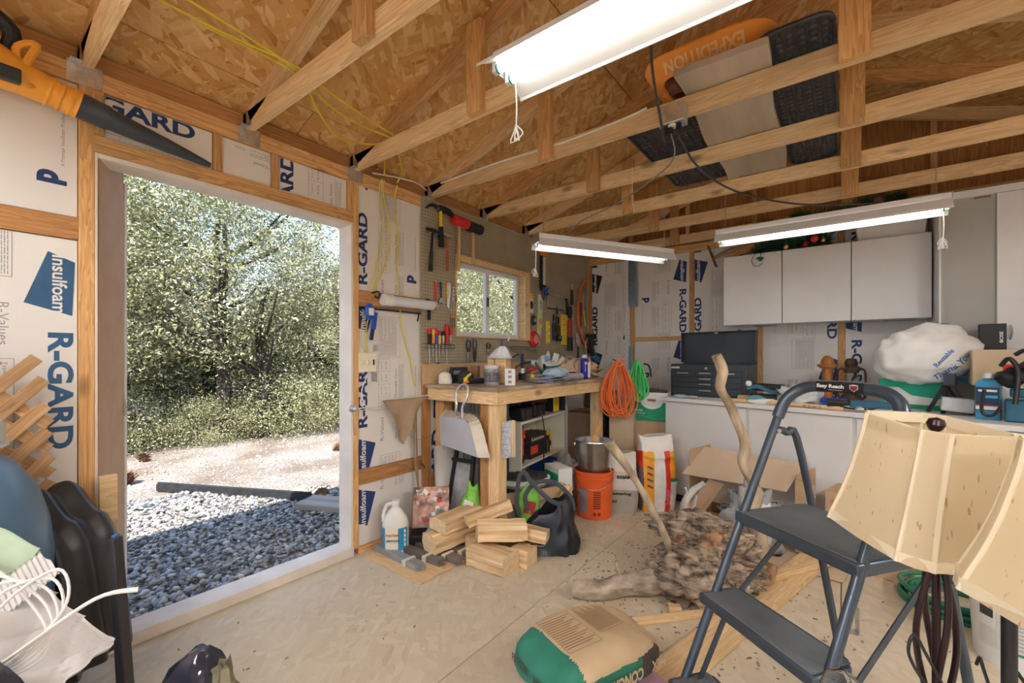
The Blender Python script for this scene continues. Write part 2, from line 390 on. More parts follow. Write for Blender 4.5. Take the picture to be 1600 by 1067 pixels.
def board(name, p0, p1, w, h, mat_=W0, parent=None, up=(0, 0, 1), bev=.0015):
    """a stick of lumber: its own local x runs along it, so the grain does too. w across, h along 'up'"""
    p0, p1 = Vector(p0), Vector(p1); d = p1 - p0; Ln = d.length; d.normalize()
    a = d.cross(Vector(up)); a.normalize(); b = a.cross(d)
    M_ = Matrix((( d.x, -a.x, b.x, p0.x), (d.y, -a.y, b.y, p0.y), (d.z, -a.z, b.z, p0.z), (0, 0, 0, 1)))
    mb = MB().box(0, Ln, -w / 2, w / 2, -h / 2, h / 2)
    o = mb.build(name, mat_, None, bevel=bev)
    if parent: o.parent = parent; o.matrix_local = M_
    else: o.matrix_world = M_
    return o

# ============================================================ THE SETTING
LX, BY = -2.44, 4.72
def struct(o): o['kind'] = 'structure'; return o
# ---- outside ground
GZ = -0.12
m, nt, b_ = _new('sandy_ground'); N = nt.nodes; L = nt.links
b_.inputs['Roughness'].default_value = .95
t_ = N.new('ShaderNodeTexCoord')
def _nz(sc, det=8, ro=.6):
    n = N.new('ShaderNodeTexNoise'); n.inputs['Scale'].default_value = sc; n.inputs['Detail'].default_value = det; n.inputs['Roughness'].default_value = ro; L.new(t_.outputs['Object'], n.inputs[0]); return n
def _rmp(src, p0, c0, p1, c1):
    r = N.new('ShaderNodeValToRGB'); L.new(src, r.inputs[0]); r.color_ramp.elements[0].position = p0; r.color_ramp.elements[0].color = (*c0, 1); r.color_ramp.elements[1].position = p1; r.color_ramp.elements[1].color = (*c1, 1); return r
r1 = _rmp(_nz(1.4).outputs['Fac'], .38, (.34, .26, .205), .62, (.55, .505, .45)); r2 = _rmp(_nz(38).outputs['Fac'], .42, (.20, .14, .10), .56, (1, 1, 1))
mx_ = N.new('ShaderNodeMix'); mx_.data_type = 'RGBA'; mx_.blend_type = 'MULTIPLY'; mx_.inputs[0].default_value = .55
L.new(r1.outputs[0], mx_.inputs[6]); L.new(r2.outputs[0], mx_.inputs[7]); L.new(mx_.outputs[2], b_.inputs['Base Color'])
bp_ = N.new('ShaderNodeBump'); bp_.inputs['Strength'].default_value = .9; bp_.inputs['Distance'].default_value = .04; L.new(_nz(45).outputs['Fac'], bp_.inputs['Height']); L.new(bp_.outputs[0], b_.inputs['Normal'])
GROUND = m
mb = MB()
def gz(x, y):
    d = max(0, -x - 9)
    return GZ - .012 + .03 * noise.noise(Vector((x * .6, y * .6, 0))) * min(1, max(0, (-x - 4.5))) + .02 * d
mb.sheet(lambda u, v: ((-2.6 - 40 * u ** 1.6), -22 + 60 * v, gz(-2.6 - 40 * u ** 1.6, -22 + 60 * v)), 60, 70)
gr_o = struct(mb.build('ground', GROUND, sharp=180))
mb = MB().box(-2.7, 14, -20, 32, -.4, -.16); struct(mb.build('ground', GROUND))

# ---- floor: strand-board sheets
OSBF = osb('dusty_floor_board', [(.50, .41, .28), (.58, .485, .345), (.62, .53, .39), (.68, .59, .45)], .7, 26, .10, stain=((.64, .56, .43), 1.3, .65))
fl = MB().box(-2.6, 2.6, -3.0, 4.85, -.15, -.02).build('floor', CARDD); struct(fl)
ys = {0: (-3.0, -.62, 1.82, 4.26, 4.85), 1: (-3.0, .6, 3.04, 4.85)}
k = 0
xs = [-2.55, -1.235, -.015, 1.205, 2.55]
for i in range(4):
    yy = ys[i % 2]
    for j in range(len(yy) - 1):
        ox = random.uniform(0, 9)
        mb = MB().box(ox, ox + xs[i + 1] - xs[i] - .004, 0, yy[j + 1] - yy[j] - .004, 0, .02)
        o = mb.build('floor_panel', OSBF, fl, (xs[i] - ox + .002, yy[j] + .002, -.0201), bevel=.0015)

# ---- board-insulation printing
def fit(mb, st, x, z, rot, Ln, Hh, y=0., bold=0., m=0):
    vs, fs = text_geo(st, bold)
    ax = [v[0] for v in vs]; az = [v[1] for v in vs]
    x0, x1, z0, z1 = min(ax), max(ax), min(az), max(az)
    c, sn = math.cos(R(rot)), math.sin(R(rot)); P = []
    for a, b, _ in vs:
        a = (a - x0) / (x1 - x0) * Ln; b = (b - z0) / (z1 - z0) * Hh
        P.append((x + a * c - b * sn, y, z + a * sn + b * c))
    mb.add(P, fs, m)
def rot2(x, z, rot, a, b):
    c, sn = math.cos(R(rot)), math.sin(R(rot)); return (x + a * c - b * sn, z + a * sn + b * c)
def poly(mb, x, z, rot, pts, y=0., m=0):
    P = [rot2(x, z, rot, a, b) for a, b in pts]; mb.add([(p[0], y, p[1]) for p in P], [tuple(range(len(P)))], m)
def rect(mb, x, z, rot, a0, a1, b0, b1, y=0., m=0): poly(mb, x, z, rot, [(a0, b0), (a1, b0), (a1, b1), (a0, b1)], y, m)
def frame2(mb, x, z, rot, a0, a1, b0, b1, t=.0018, m=1):
    rect(mb, x, z, rot, a0, a1, b0, b0 + t, m=m); rect(mb, x, z, rot, a0, a1, b1 - t, b1, m=m); rect(mb, x, z, rot, a0, a0 + t, b0, b1, m=m); rect(mb, x, z, rot, a1 - t, a1, b0, b1, m=m)
def put(mb, st, x, z, rot, a, b, Ln, Hh, y=0., bold=0., m=0):
    p = rot2(x, z, rot, a, b); fit(mb, st, p[0], p[1], rot, Ln, Hh, y, bold, m)
def lines(mb, x, z, rot, a0, a1, b0, n, dy=.0075, m=1, rng=random.Random(5)):
    for i in range(n):
        a = a0
        e = a1 if i % 4 != 3 else a0 + (a1 - a0) * rng.uniform(.4, .9)
        while a < e:
            q = rng.uniform(.008, .03); rect(mb, x, z, rot, a, min(a + q, e), b0 - i * dy - .0022, b0 - i * dy, m=m); a += q + .004
def pattern(mb, x, z, rot, a_lo, a_hi):
    """the printed repeat of the insulation board: x, z is the baseline start of one big word"""
    for k in range(-2, 3):
        o = .92 * k
        if o + .46 < a_lo or o - .5 > a_hi: continue
        def A(v): return v + o
        put(mb, 'R-GARD', x, z, rot, A(0), 0, .455, .072, bold=.034)
        poly(mb, x, z, rot, [(A(-.11), -.062), (A(-.068), .068), (A(-.281), .076), (A(-.314), .001)])
        put(mb, 'Insulfoam', x, z, rot, A(-.302), .012, .225, .042, y=-.0006, bold=.02, m=2)
        put(mb, 'R-Values', x, z, rot, A(-.105), -.125, .155, .027, m=1)
        frame2(mb, x, z, rot, A(.10), A(.44), -.175, -.085)
        for i in range(4):
            rect(mb, x, z, rot, A(.10 + .085 * i), A(.1012 + .085 * i), -.175, -.085, m=1)
            for j, tx in enumerate((('Type I', '3.85'), ('Type VIII', '4.17'), ('Type II', '4.55'), ('Type IX', '4.76'))[i]): put(mb, tx, x, z, rot, A(.112 + .085 * i), -.115 - .035 * j, .055, .013, m=1)
        frame2(mb, x, z, rot, A(-.47), A(-.20), -.26, -.09)
        lines(mb, x, z, rot, A(-.46), A(-.21), -.10, 18)
        put(mb, 'Thoroughly Tested', x, z, rot, A(.17), -.235, .20, .018, bold=.01, m=1)
        lines(mb, x, z, rot, A(.17), A(.40), -.25, 6)
        put(mb, 'Easy and Fast', x, z, rot, A(-.10), -.235, .13, .018, bold=.01, m=1)
        lines(mb, x, z, rot, A(-.10), A(.10), -.25, 6)
        put(mb, 'p', x, z, rot, A(.06), -.405, .055, .085, bold=.05)
        put(mb, 'A Premier Insulfoam Product U.S.A.', x, z, rot, A(.15), -.40, .24, .011, m=1)
def clip_mesh(mb, u0, u1, v0, v1):
    import bmesh
    me = bpy.data.meshes.new('q'); me.from_pydata(mb.v, [], mb.f); me.polygons.foreach_set('material_index', mb.m)
    bm = bmesh.new(); bm.from_mesh(me)
    for co, no in (((u0, 0, 0), (-1, 0, 0)), ((u1, 0, 0), (1, 0, 0)), ((0, 0, v0), (0, 0, -1)), ((0, 0, v1), (0, 0, 1))):
        bmesh.ops.bisect_plane(bm, geom=bm.verts[:] + bm.edges[:] + bm.faces[:], plane_co=co, plane_no=no, clear_outer=True)
    bm.to_mesh(me); bm.free()
    mb.v = [tuple(v.co) for v in me.vertices]; mb.f = [tuple(p.vertices) for p in me.polygons]; mb.m = [p.material_index for p in me.polygons]
    bpy.data.meshes.remove(me)
SIDES = {'L': ((LX - .010, 0, 0), (0, 0, 90)), 'B': ((0, BY + .010, 0), (0, 0, 0)), 'R': ((2.47, 0, 0), (0, 0, -90))}
def foam(wall, side, u0, u1, v0, v1, pr=None, ink=NAVY):
    loc, rot = SIDES[side]
    o = MB().box(u0 + .002, u1 - .002, 0, .05, v0 + .002, v1 - .002).build('foam_panel', FOAM, wall, loc, rot, bevel=.002)
    if pr:
        mb = MB(); pr(mb)
        clip_mesh(mb, u0 + .006, u1 - .006, v0 + .006, v1 - .006)
        if mb.f: mb.build('printing', [ink, GREYP, FOAM], o, (0, -.0012, 0), smooth=False)
    return o
def pt(x, z, rot): return lambda mb: pattern(mb, x, z, rot, -3, 3)

# ---- left wall
mb = MB()
for a in [(-3.0, .36, -.14, 2.42), (1.60, 2.46, -.14, 2.42), (3.40, 4.85, -.14, 2.42), (.36, 1.60, 2.11, 2.42), (2.46, 3.40, -.14, 1.40), (2.46, 3.40, 2.03, 2.42), (.36, 1.60, -.14, -.02)]:
    mb.box(-2.555, -2.531, a[0], a[1], a[2], a[3])
wl = struct(mb.build('wall_left', CARDL, smooth=False))
def lst(y0, y1, z0, z1, mt=W0, nm='stud', vert=True, par=None, xf=LX, dep=.089):
    yc, zc = (y0 + y1) / 2, (z0 + z1) / 2
    if vert: return board(nm, (xf - dep / 2, yc, z0), (xf - dep / 2, yc, z1), abs(y1 - y0), dep, mt, par or wl, up=(1, 0, 0))
    return board(nm, (xf - dep / 2, y0, zc), (xf - dep / 2, y1, zc), dep, abs(z1 - z0), mt, par or wl)
for y in (-2.9, -2.29, -1.68, -1.07, -.46): lst(y, y + .038, .038, 2.334)
lst(.345, .392, .038, 2.334); lst(1.576, 1.612, .038, 2.334); lst(2.137, 2.213, .038, 2.334, W0D)
for y in (2.42, 3.42, 4.03, 4.62): lst(y, y + .038, .038, 2.334)
lst(-3.0, .345, 0, .038, nm='bottom_plate', vert=False); lst(1.612, 4.81, 0, .038, nm='bottom_plate', vert=False)
lst(-3.0, 4.81, 2.334, 2.371, nm='top_plate', vert=False); lst(-3.0, 4.81, 2.372, 2.410, nm='top_plate', vert=False)
lst(-.42, .345, 1.709, 1.797, W0D, 'blocking', False); lst(1.612, 2.137, 1.570, 1.664, W0D, 'blocking', False); lst(1.612, 2.137, .430, .522, W0D, 'blocking', False)
lst(.392, 1.576, 2.112, 2.150, nm='header', vert=False); lst(.392, 1.576, 2.0815, 2.111, nm='header', vert=False)
for y in (.3925, .815, 1.087, 1.535): lst(y, y + (.029 if y < .4 else .040), 2.151, 2.333)
lst(2.46, 3.40, 1.36, 1.398, nm='sill_plate', vert=False); lst(2.46, 3.40, 2.03, 2.068, nm='header', vert=False)
foam(wl, 'L', -.42, .345, 1.797, 2.334, lambda mb: (fit(mb, 'p', .313, 1.915, 90, .05, .082, bold=.05), fit(mb, 'A Premier Insulfoam Product U.S.A.', .307, 1.99, 90, .26, .011, m=1), lines(mb, .12, 1.90, 90, 0, .3, 0, 3), lines(mb, .03, 1.85, 90, 0, .42, 0, 9)))
foam(wl, 'L', -.42, .345, .038, 1.709, pt(.26, 1.336, -90), TEAL)
foam(wl, 'L', -1.03, -.46, .038, 2.334, pt(-.6, 1.5, -90)); foam(wl, 'L', -1.65, -1.07, .038, 2.334); foam(wl, 'L', -2.25, -1.68, .038, 2.334)
foam(wl, 'L', .4215, .815, 2.151, 2.333, pt(.287, 2.262, 0))
foam(wl, 'L', .855, 1.087, 2.151, 2.333, lambda mb: (fit(mb, 'Thoroughly Tested', 1.20, 2.262, 180, .20, .018, bold=.01, m=1), lines(mb, 1.20, 2.28, 180, 0, .22, 0, 5), lines(mb, .96, 2.30, 180, 0, .05, 0, 2)))
foam(wl, 'L', 1.127, 1.535, 2.151, 2.333, pt(1.207, 1.905, 90))
foam(wl, 'L', 1.612, 2.137, 1.664, 2.334, pt(1.682, 1.706, 90))
foam(wl, 'L', 1.612, 2.137, .522, 1.570, pt(1.682, .79, 90))
foam(wl, 'L', 1.612, 2.137, .038, .430, pt(1.682, .47, 90))
foam(wl, 'L', 2.213, 3.42, .038, 1.36, lambda mb: (fit(mb, 'R-GARD', 2.325, .10, 90, .60, .095, bold=.034), pattern(mb, 2.325, 1.07, 90, -3, 0)), NAVY)
foam(wl, 'L', 3.46, 4.62, .038, 1.36)
# eave blocking over the plate
for i in range(-5, 7):
    y0 = .39 + .6125 * i
    board('eave_block', (LX - .045, y0 + .005, 2.452), (LX - .045, y0 + .568, 2.452), .038, .082, W0D, wl)

# door opening: jamb lining, sill and the folded leaf
d1 = struct(MB().box(-2.575, -2.432, .392, 1.576, .0005, .055).build('door_1', PAINTW, bevel=.003))
def jl(nm, x0, x1, y0, y1, z0, z1, mt): return MB().box(x0, x1, y0, y1, z0, z1).build(nm, mt, d1, bevel=.002)
jl('jamb', -2.575, -2.441, 1.5605, 1.5755, .055, 2.08, PAINTW); jl('jamb', -2.575, -2.441, .3925, .402, .055, 2.08, PAINTW)
jl('head_lining', -2.575, -2.441, .4025, 1.560, 2.062, 2.08, PAINTW)
ang = math.degrees(math.atan2(-.335, .135)) + 0
lf = MB().box(0, .34, 0, .012, 0, 2.08, 0); lf.box(.34, .375, -.004, .04, -.02, 2.02, 1); lf.box(.377, .39, .02, .03, -.02, 2.02, 2)
lf = lf.build('door_leaf', [TRIMB, PAINTW, WEN], d1, (-2.458, .41, .06), (0, 0, 156), bevel=.002)
MB().box(0, .016, -.010, 0, .9, .98).tube([(.008, -.01, .94), (.008, -.045, .94), (.008, -.05, .90)], .005, 6).build('latch', GALV, lf, (.33, 0, 0), bevel=.001)

# window in the pegboard
w1 = struct(MB().box(-2.529, -2.421, 2.463, 3.397, 1.4005, 1.412).build('window_1', W0L, bevel=.001))
def wj(nm, a, mt=W0L, par=w1): return MB().box(*a).build(nm, mt, par, bevel=.0015)
wj('reveal_board', (-2.529, -2.421, 2.463, 3.375, 2.012, 2.0295)); wj('reveal_board', (-2.529, -2.421, 3.376, 3.397, 1.413, 2.0295)); wj('reveal_board', (-2.529, -2.421, 2.463, 2.475, 1.413, 2.011))
wj('casing', (-2.4205, -2.402, 2.455, 3.45, 2.0, 2.045)); wj('casing', (-2.4205, -2.402, 3.372, 3.45, 1.40, 1.999))
fr = MB()
for a in [(2.4755, 3.375, 1.4125, 1.452), (2.4755, 3.375, 1.975, 2.0115), (2.4755, 2.505, 1.452, 1.975), (3.345, 3.375, 1.452, 1.975), (2.90, 2.945, 1.452, 1.975)]: fr.box(-2.528, -2.49, a[0], a[1], a[2], a[3])
fr = fr.build('window_frame', WEN, w1, bevel=.003)
wj('pane', (-2.512, -2.508, 2.5055, 2.8995, 1.4525, 1.9745), WINGLASS); wj('pane', (-2.512, -2.508, 2.9455, 3.3445, 1.4525, 1.9745), WINGLASS)
wj('latch', (-2.489, -2.475, 2.905, 2.925, 1.68, 1.76), DGREY)

RX0 = .03
# ---- back wall
wb = struct(MB().box(-2.6, 2.6, BY + .092, BY + .115, -.14, 2.45).build('wall_back', CARDL, smooth=False))
def bst(x0, x1, z0, z1, mt=W0, nm='stud', vert=True):
    xc, zc = (x0 + x1) / 2, (z0 + z1) / 2
    if vert: return board(nm, (xc, BY + .0455, z0), (xc, BY + .0455, z1), abs(x1 - x0), .089, mt, wb, up=(0, 1, 0))
    return board(nm, (x0, BY + .0455, zc), (x1, BY + .0455, zc), .089, abs(z1 - z0), mt, wb)
bst(-2.438, -2.40, .038, 2.334, W0D)
for x in (-1.918, -1.282, -.665, -.044, .566, 1.176, 1.786, 2.39): bst(x, x + .045, .038, 2.334)
bst(-2.438, 2.44, 0, .038, nm='bottom_plate', vert=False); bst(-2.438, 2.44, 2.334, 2.371, nm='top_plate', vert=False); bst(-2.438, 2.44, 2.372, 2.41, nm='top_plate', vert=False)
bst(-1.873, -1.282, 1.42, 1.458, nm='blocking', vert=False)
foam(wb, 'B', -2.40, -1.918, .038, 2.334, pt(-2.325, 1.38, 90), BLK)
foam(wb, 'B', -1.873, -1.282, 1.458, 2.334, pt(-1.385, 1.953, -90)); foam(wb, 'B', -1.873, -1.282, .038, 1.42, pt(-1.385, 1.13, -90))
foam(wb, 'B', -1.237, -.665, .038, 2.334, pt(-1.165, 1.395, 90)); foam(wb, 'B', -.62, -.044, .038, 2.334, pt(-.125, 1.855, -90))
foam(wb, 'B', .001, .566, .038, 2.334, pt(.045, 1.385, -90)); foam(wb, 'B', .611, 1.176, .038, 2.334); foam(wb, 'B', 1.221, 1.786, .038, 2.334); foam(wb, 'B', 1.831, 2.39, .038, 2.334)
# gable sheathing and studs
SHE = wood('gable_sheathing_wood', (.36, .16, .05), (.60, .32, .13), axis=2, ring=9, knots=.5)
for i in range(8):
    x0 = -2.44 + .61 * i; x1 = x0 + .606
    zt = lambda x: 2.50 + .3333 * (2.44 - abs(x - .03)) + .03
    ox = 0
    MB().prism([(x0, 2.411), (x1, 2.411)] + ([(x1, zt(x1)), (x0, zt(x0))] if not (x0 < .03 < x1) else [(x1, zt(x1)), (.03, zt(.03)), (x0, zt(x0))]), BY + .07, BY + .085).build('sheathing_panel', SHE, wb)
bk_ = MB(); bk_.prism([(-2.6, 2.4505), (2.6, 2.4505), (RX0, 3.36)], BY + .092, BY + .110); bk_.build('gable_backing', CARDL, wb, smooth=False)
# ---- right wall
wr = struct(MB().box(2.531, 2.555, -3.0, 4.85, -.14, 2.42).build('wall_right', CARDL, smooth=False))
for i in range(13):
    y = -2.95 + .61 * i; board('stud', (2.4845, y, .038), (2.4845, y, 2.334), .038, .089, W0, wr, up=(1, 0, 0))
    if i < 12: foam(wr, 'R', -(y + .59), -(y + .02), .038, 2.334)
for z in (.019, 2.353, 2.391): board('plate', (2.4845, -3.0, z), (2.4845, 4.715, z), .089, .037, W0, wr)

# ---- roof deck
OSBC = osb('roof_strand_board', [(.36, .16, .045), (.58, .31, .10), (.68, .41, .16), (.80, .56, .29)], .65, 24, .5)
SL = math.atan(1 / 3.); RX = .03; RZ0 = 2.42 + .0945
ceil = struct(MB().bar((RX, -3.0, RZ0 + (RX + 2.44) / 3 + .035), (RX, 4.95, RZ0 + (RX + 2.44) / 3 + .035), .25, .02).build('ceiling', BLKM))
seq = {0: (-3.0, -1.2, 1.24, 3.68, 4.95), 1: (-3.0, .02, 2.46, 4.9501), 2: (-3.0, -1.2, 1.24, 3.68, 4.95)}
for side in (-1, 1):
    tot = (2.93) / math.cos(SL); st = [0, .65, 1.87, tot + .03]
    for r_ in range(3):
        s0, s1 = st[r_], st[r_ + 1]
        yy = seq[r_]
        for j in range(len(yy) - 1):
            ox, oy = random.uniform(2, 12), random.uniform(0, 9)
            Lr = s1 - s0 - .004; Ly = yy[j + 1] - yy[j] - .005
            mb = MB().box(ox, ox + Lr, oy, oy + Ly, 0, .012)
            o = mb.build('osb_panel', OSBC, ceil, bevel=.001)
            # local x runs up the slope
            d = Vector((math.cos(SL), 0, math.sin(SL))) if side < 0 else Vector((-math.cos(SL), 0, math.sin(SL)))
            ex = Vector((RX + side * 2.93, 0, RZ0 + (RX - 2.93 + 2.44) / 3))
            n = Vector((-d.z, 0, d.x)) if side < 0 else Vector((d.z, 0, -d.x)) * 1
            if side > 0: n = Vector((math.sin(SL), 0, math.cos(SL)))
            yv = n.cross(d)
            yb = yy[j] if yv.y > 0 else yy[j + 1] - .005
            org = ex + d * s0 + Vector((0, yb, 0)) - d * ox - yv * oy
            o.matrix_local = Matrix(((d.x, yv.x, n.x, org.x), (d.y, yv.y, n.y, org.y), (d.z, yv.z, n.z, org.z), (0, 0, 0, 1)))
MB().box(-2.935, -2.905, -3.0, 4.95, 2.22, 2.375).build('fascia', PAINTW, ceil); MB().box(2.96, 2.99, -3.0, 4.95, 2.22, 2.375).build('fascia', PAINTW, ceil)

# ---- roof trusses
ordn = ['right over the camera', 'just before the garden doorway', 'crossing above the left half of the doorway', 'crossing above the doorway corner behind the big shop light',
        'resting on the wall at the start of the pegboard', 'landing on the wall above the little window', 'landing at the orange caulk gun', 'next to the end wall', 'against the end wall']
def tie(par, y):
    mb = MB()
    mb.box(LX, LX + .002, y - .06, y + .045, 2.335, 2.42); mb.prism([(LX, 2.42), (LX + .055, 2.42), (LX + .01, 2.50), (LX, 2.50)], y - .0225, y - .0205)
    mb.box(LX - .03, LX + .045, y - .055, y - .02, 2.4105, 2.4125)
    for a, b in ((-.045, 2.35), (-.03, 2.39), (.03, 2.36), (.0, 2.40)): mb.cyl((LX + .002, y + a, b), (LX + .005, y + a, b), .004, n=6)
    mb.build('metal_tie', GALV, par)
for i in range(-2, 8):
    y = .37 + .6125 * i
    lab = ('unfinished pine roof truss ' + ordn[i + 1]) if i >= -1 else 'unfinished pine roof truss behind the camera'
    t = thing('roof_truss', lab, 'roof truss', (0, 0, 0), group='roof trusses')
    mt = W0L if i % 2 else W0
    wig = .0
    board('bottom_chord', (-2.53, y, 2.455), (2.53, y, 2.455), .038, .089, W0L, t)
    for sd in (-1, 1):
        x0 = RX + sd * 2.75; zc = lambda x: 2.42 + .3333 * (2.44 - abs(x - RX) + RX) + .0469
        board('rafter', (x0, y, zc(x0)), (RX + sd * .001, y, zc(RX)), .038, .089, mt, t)
        xw = RX + sd * 1.43
        board('web', (xw, y - .0385, 2.398), (xw, y - .0385, zc(xw) + .02), .089, .038, W0, t, up=(0, 1, 0))
    board('king_post', (RX, y - .0385, 2.408), (RX, y - .0385, zc(RX) + .02), .10, .038, W0, t, up=(0, 1, 0))
    tie(t, y)
# ---- outside roof/eave done; back-gable stud row
for x in (-1.9, -1.29, -.68, .55, 1.16): board('gable_stud', (x, 4.70, 2.50), (x, 4.70, 2.50 + .3333 * (2.44 - abs(x - .03))), .038, .035, W0, wb, up=(0, 1, 0))

# roofing felt over the deck, so no daylight gets through the panel joints
for side in (-1, 1):
    d = Vector((-side * math.cos(SL), 0, math.sin(SL))); ex = Vector((RX + side * 2.97, 0, RZ0 + (RX - 2.97 + 2.44) / 3 + .022)); top = Vector((RX - side * .02, 0, RZ0 + (RX + 2.44) / 3 + .026))
    mb = MB(); mb.add([(p.x, y, p.z + z) for y in (-3.05, 5.0) for p in (ex, top) for z in (0, .012)], [(0, 1, 3, 2), (4, 6, 7, 5), (0, 4, 5, 1), (2, 3, 7, 6), (0, 2, 6, 4), (1, 5, 7, 3)])
    mb.build('roofing_felt', BLKM, ceil, smooth=False)
# front gable over the open garage doorway behind the camera
fw = MB(); fw.box(-2.53, 2.53, -3.05, -3.0, 2.15, 2.45); fw.box(-2.53, -2.1, -3.05, -3.0, -.1, 2.15); fw.box(2.1, 2.53, -3.05, -3.0, -.1, 2.15)
fw.prism([(-2.53, 2.45), (2.53, 2.45), (RX, 3.3)], -3.05, -3.0)
struct(fw.build('wall_front', CARDL, smooth=False))

# ============================================================ OUTSIDE
def ico():
    t = (1 + 5 ** .5) / 2
    v = np.array([(-1, t, 0), (1, t, 0), (-1, -t, 0), (1, -t, 0), (0, -1, t), (0, 1, t), (0, -1, -t), (0, 1, -t), (t, 0, -1), (t, 0, 1), (-t, 0, -1), (-t, 0, 1)], float)
    v /= np.linalg.norm(v[0])
    f = np.array([(0, 11, 5), (0, 5, 1), (0, 1, 7), (0, 7, 10), (0, 10, 11), (1, 5, 9), (5, 11, 4), (11, 10, 2), (10, 7, 6), (7, 1, 8), (3, 9, 4), (3, 4, 2), (3, 2, 6), (3, 6, 8), (3, 8, 9), (4, 9, 5), (2, 4, 11), (6, 2, 10), (8, 6, 7), (9, 8, 1)])
    return v, f
IV, IF = ico()
def np_mesh(name, V, F, mats, tone=None, smooth=True):
    me = bpy.data.meshes.new(name); nv, nf = len(V), len(F); k = F.shape[1]
    me.vertices.add(nv); me.vertices.foreach_set('co', V.astype(np.float32).ravel())
    me.loops.add(nf * k); me.loops.foreach_set('vertex_index', F.astype(np.int32).ravel())
    me.polygons.add(nf); me.polygons.foreach_set('loop_start', np.arange(0, nf * k, k, dtype=np.int32))
    me.polygons.foreach_set('use_smooth', np.full(nf, smooth))
    if tone is not None:
        a = me.attributes.new('tone', 'FLOAT', 'POINT'); a.data.foreach_set('value', tone.astype(np.float32))
    me.materials.append(mats); me.update(); me.validate()
    return me
GCOL = ((.07, .07, .075), (.18, .18, .185), (.30, .30, .305), (.42, .41, .40), (.28, .23, .18), (.58, .57, .54))
STONE_A = stone('gravel_stone', GCOL); STONE_O = stone('gravel_pebble', GCOL, True)
def rotm(n):
    q = rs.normal(size=(n, 4)); q /= np.linalg.norm(q, axis=1)[:, None]; a, b, c, d = q.T
    return np.stack([1 - 2 * (c * c + d * d), 2 * (b * c - a * d), 2 * (b * d + a * c), 2 * (b * c + a * d), 1 - 2 * (b * b + d * d), 2 * (c * d - a * b), 2 * (b * d - a * c), 2 * (c * d + a * b), 1 - 2 * (b * b + c * c)], 1).reshape(n, 3, 3)
n = 22000
px = -2.60 - rs.rand(n) ** .9 * 3.2; py = -.5 + rs.rand(n) * 4.6
keep = px > -5.75 + .9 * np.clip(py - .8, 0, 3) + .12 * np.sin(py * 7)
px, py = px[keep], py[keep]; n = len(px)
sz = .011 + .012 * rs.rand(n) ** 1.6
order = np.argsort((px + 2.6) ** 2 * 1.0 + (py - .6) ** 2 * .6); big = order[:1400]; big = big[rs.permutation(len(big))[:290]]
bed = thing('gravel_bed', 'strip of grey crushed stone gravel outside the open doorway', 'gravel', (-3.4, 1.2, GZ))
mask = np.ones(n, bool); mask[big] = False
def stones(ix, sz_):
    k = len(ix); M_ = rotm(k); sc = sz_[:, None] * (.6 + .8 * rs.rand(k, 3))
    V = IV[None] * (1 + .25 * rs.normal(size=(k, 12, 1)).clip(-1, 1)) * sc[:, None, :]
    return np.einsum('kij,kvj->kvi', M_, V)
ix = np.where(mask)[0]; V = stones(ix, sz[ix]); V[:, :, 2] *= .7
V += np.stack([px[ix] + 3.4, py[ix] - 1.2, .002 + .016 * rs.rand(len(ix))], 1)[:, None, :]
F = (IF[None] + 12 * np.arange(len(ix))[:, None, None]).reshape(-1, 3)
g = link(bpy.data.objects.new('gravel', np_mesh('gravel', V.reshape(-1, 3), F, STONE_A, np.repeat(rs.rand(len(ix)), 12)))); g.parent = bed; g['kind'] = 'stuff'
pms = []
for k in range(8):
    V = stones(np.arange(1), np.array([.021]))[0]; pms.append(np_mesh('pebble', V, IF, STONE_O))
for i in big:
    o = link(bpy.data.objects.new('pebble', pms[i % 8])); o.parent = bed
    o.location = (px[i] + 3.4, py[i] - 1.2, .024); o.rotation_euler = (rs.rand() * .5, rs.rand() * .5, rs.rand() * 6); s = .7 + .6 * rs.rand(); o.scale = (s, s, s * .75)
# pine needles and twigs on the sand
STRAW = mat('dry_pine_needles', (.50, .34, .19), .8, var=.3)
mb = MB()
for i in range(900):
    x = -2.7 - random.random() ** .8 * 5.2; y = -.4 + random.random() * 5.2; a = random.uniform(0, 6.3); l = random.uniform(.03, .10)
    z = gz(x, y) + (.04 if x > -4.8 else .014)
    mb.bar((x, y, z), (x + l * math.cos(a), y + l * math.sin(a), z + random.uniform(-.002, .012)), .0025, .0025)
tag(mb.build('pine_needles', STRAW, smooth=False), 'scattered dry pine needles lying on the gravel and sand', 'pine needles', kind='stuff')
# small stones on the sand
n = 2600; sx_ = -4.6 - rs.rand(n) ** .8 * 4.4; sy_ = -1 + rs.rand(n) * 8; V = stones(np.arange(n), .008 + .014 * rs.rand(n) ** 3)
V += np.stack([sx_, sy_, np.array([gz(a, b) for a, b in zip(sx_, sy_)]) + .004], 1)[:, None, :]
F = (IF[None] + 12 * np.arange(n)[:, None, None]).reshape(-1, 3)
SAND = stone('sand_stone', ((.30, .24, .19), (.44, .40, .35), (.54, .51, .47), (.28, .2, .14)))
tag(link(bpy.data.objects.new('small_stones', np_mesh('small_stones', V.reshape(-1, 3), F, SAND, np.repeat(rs.rand(n), 12)))), 'loose small stones strewn over the sandy yard', 'stones', kind='stuff')

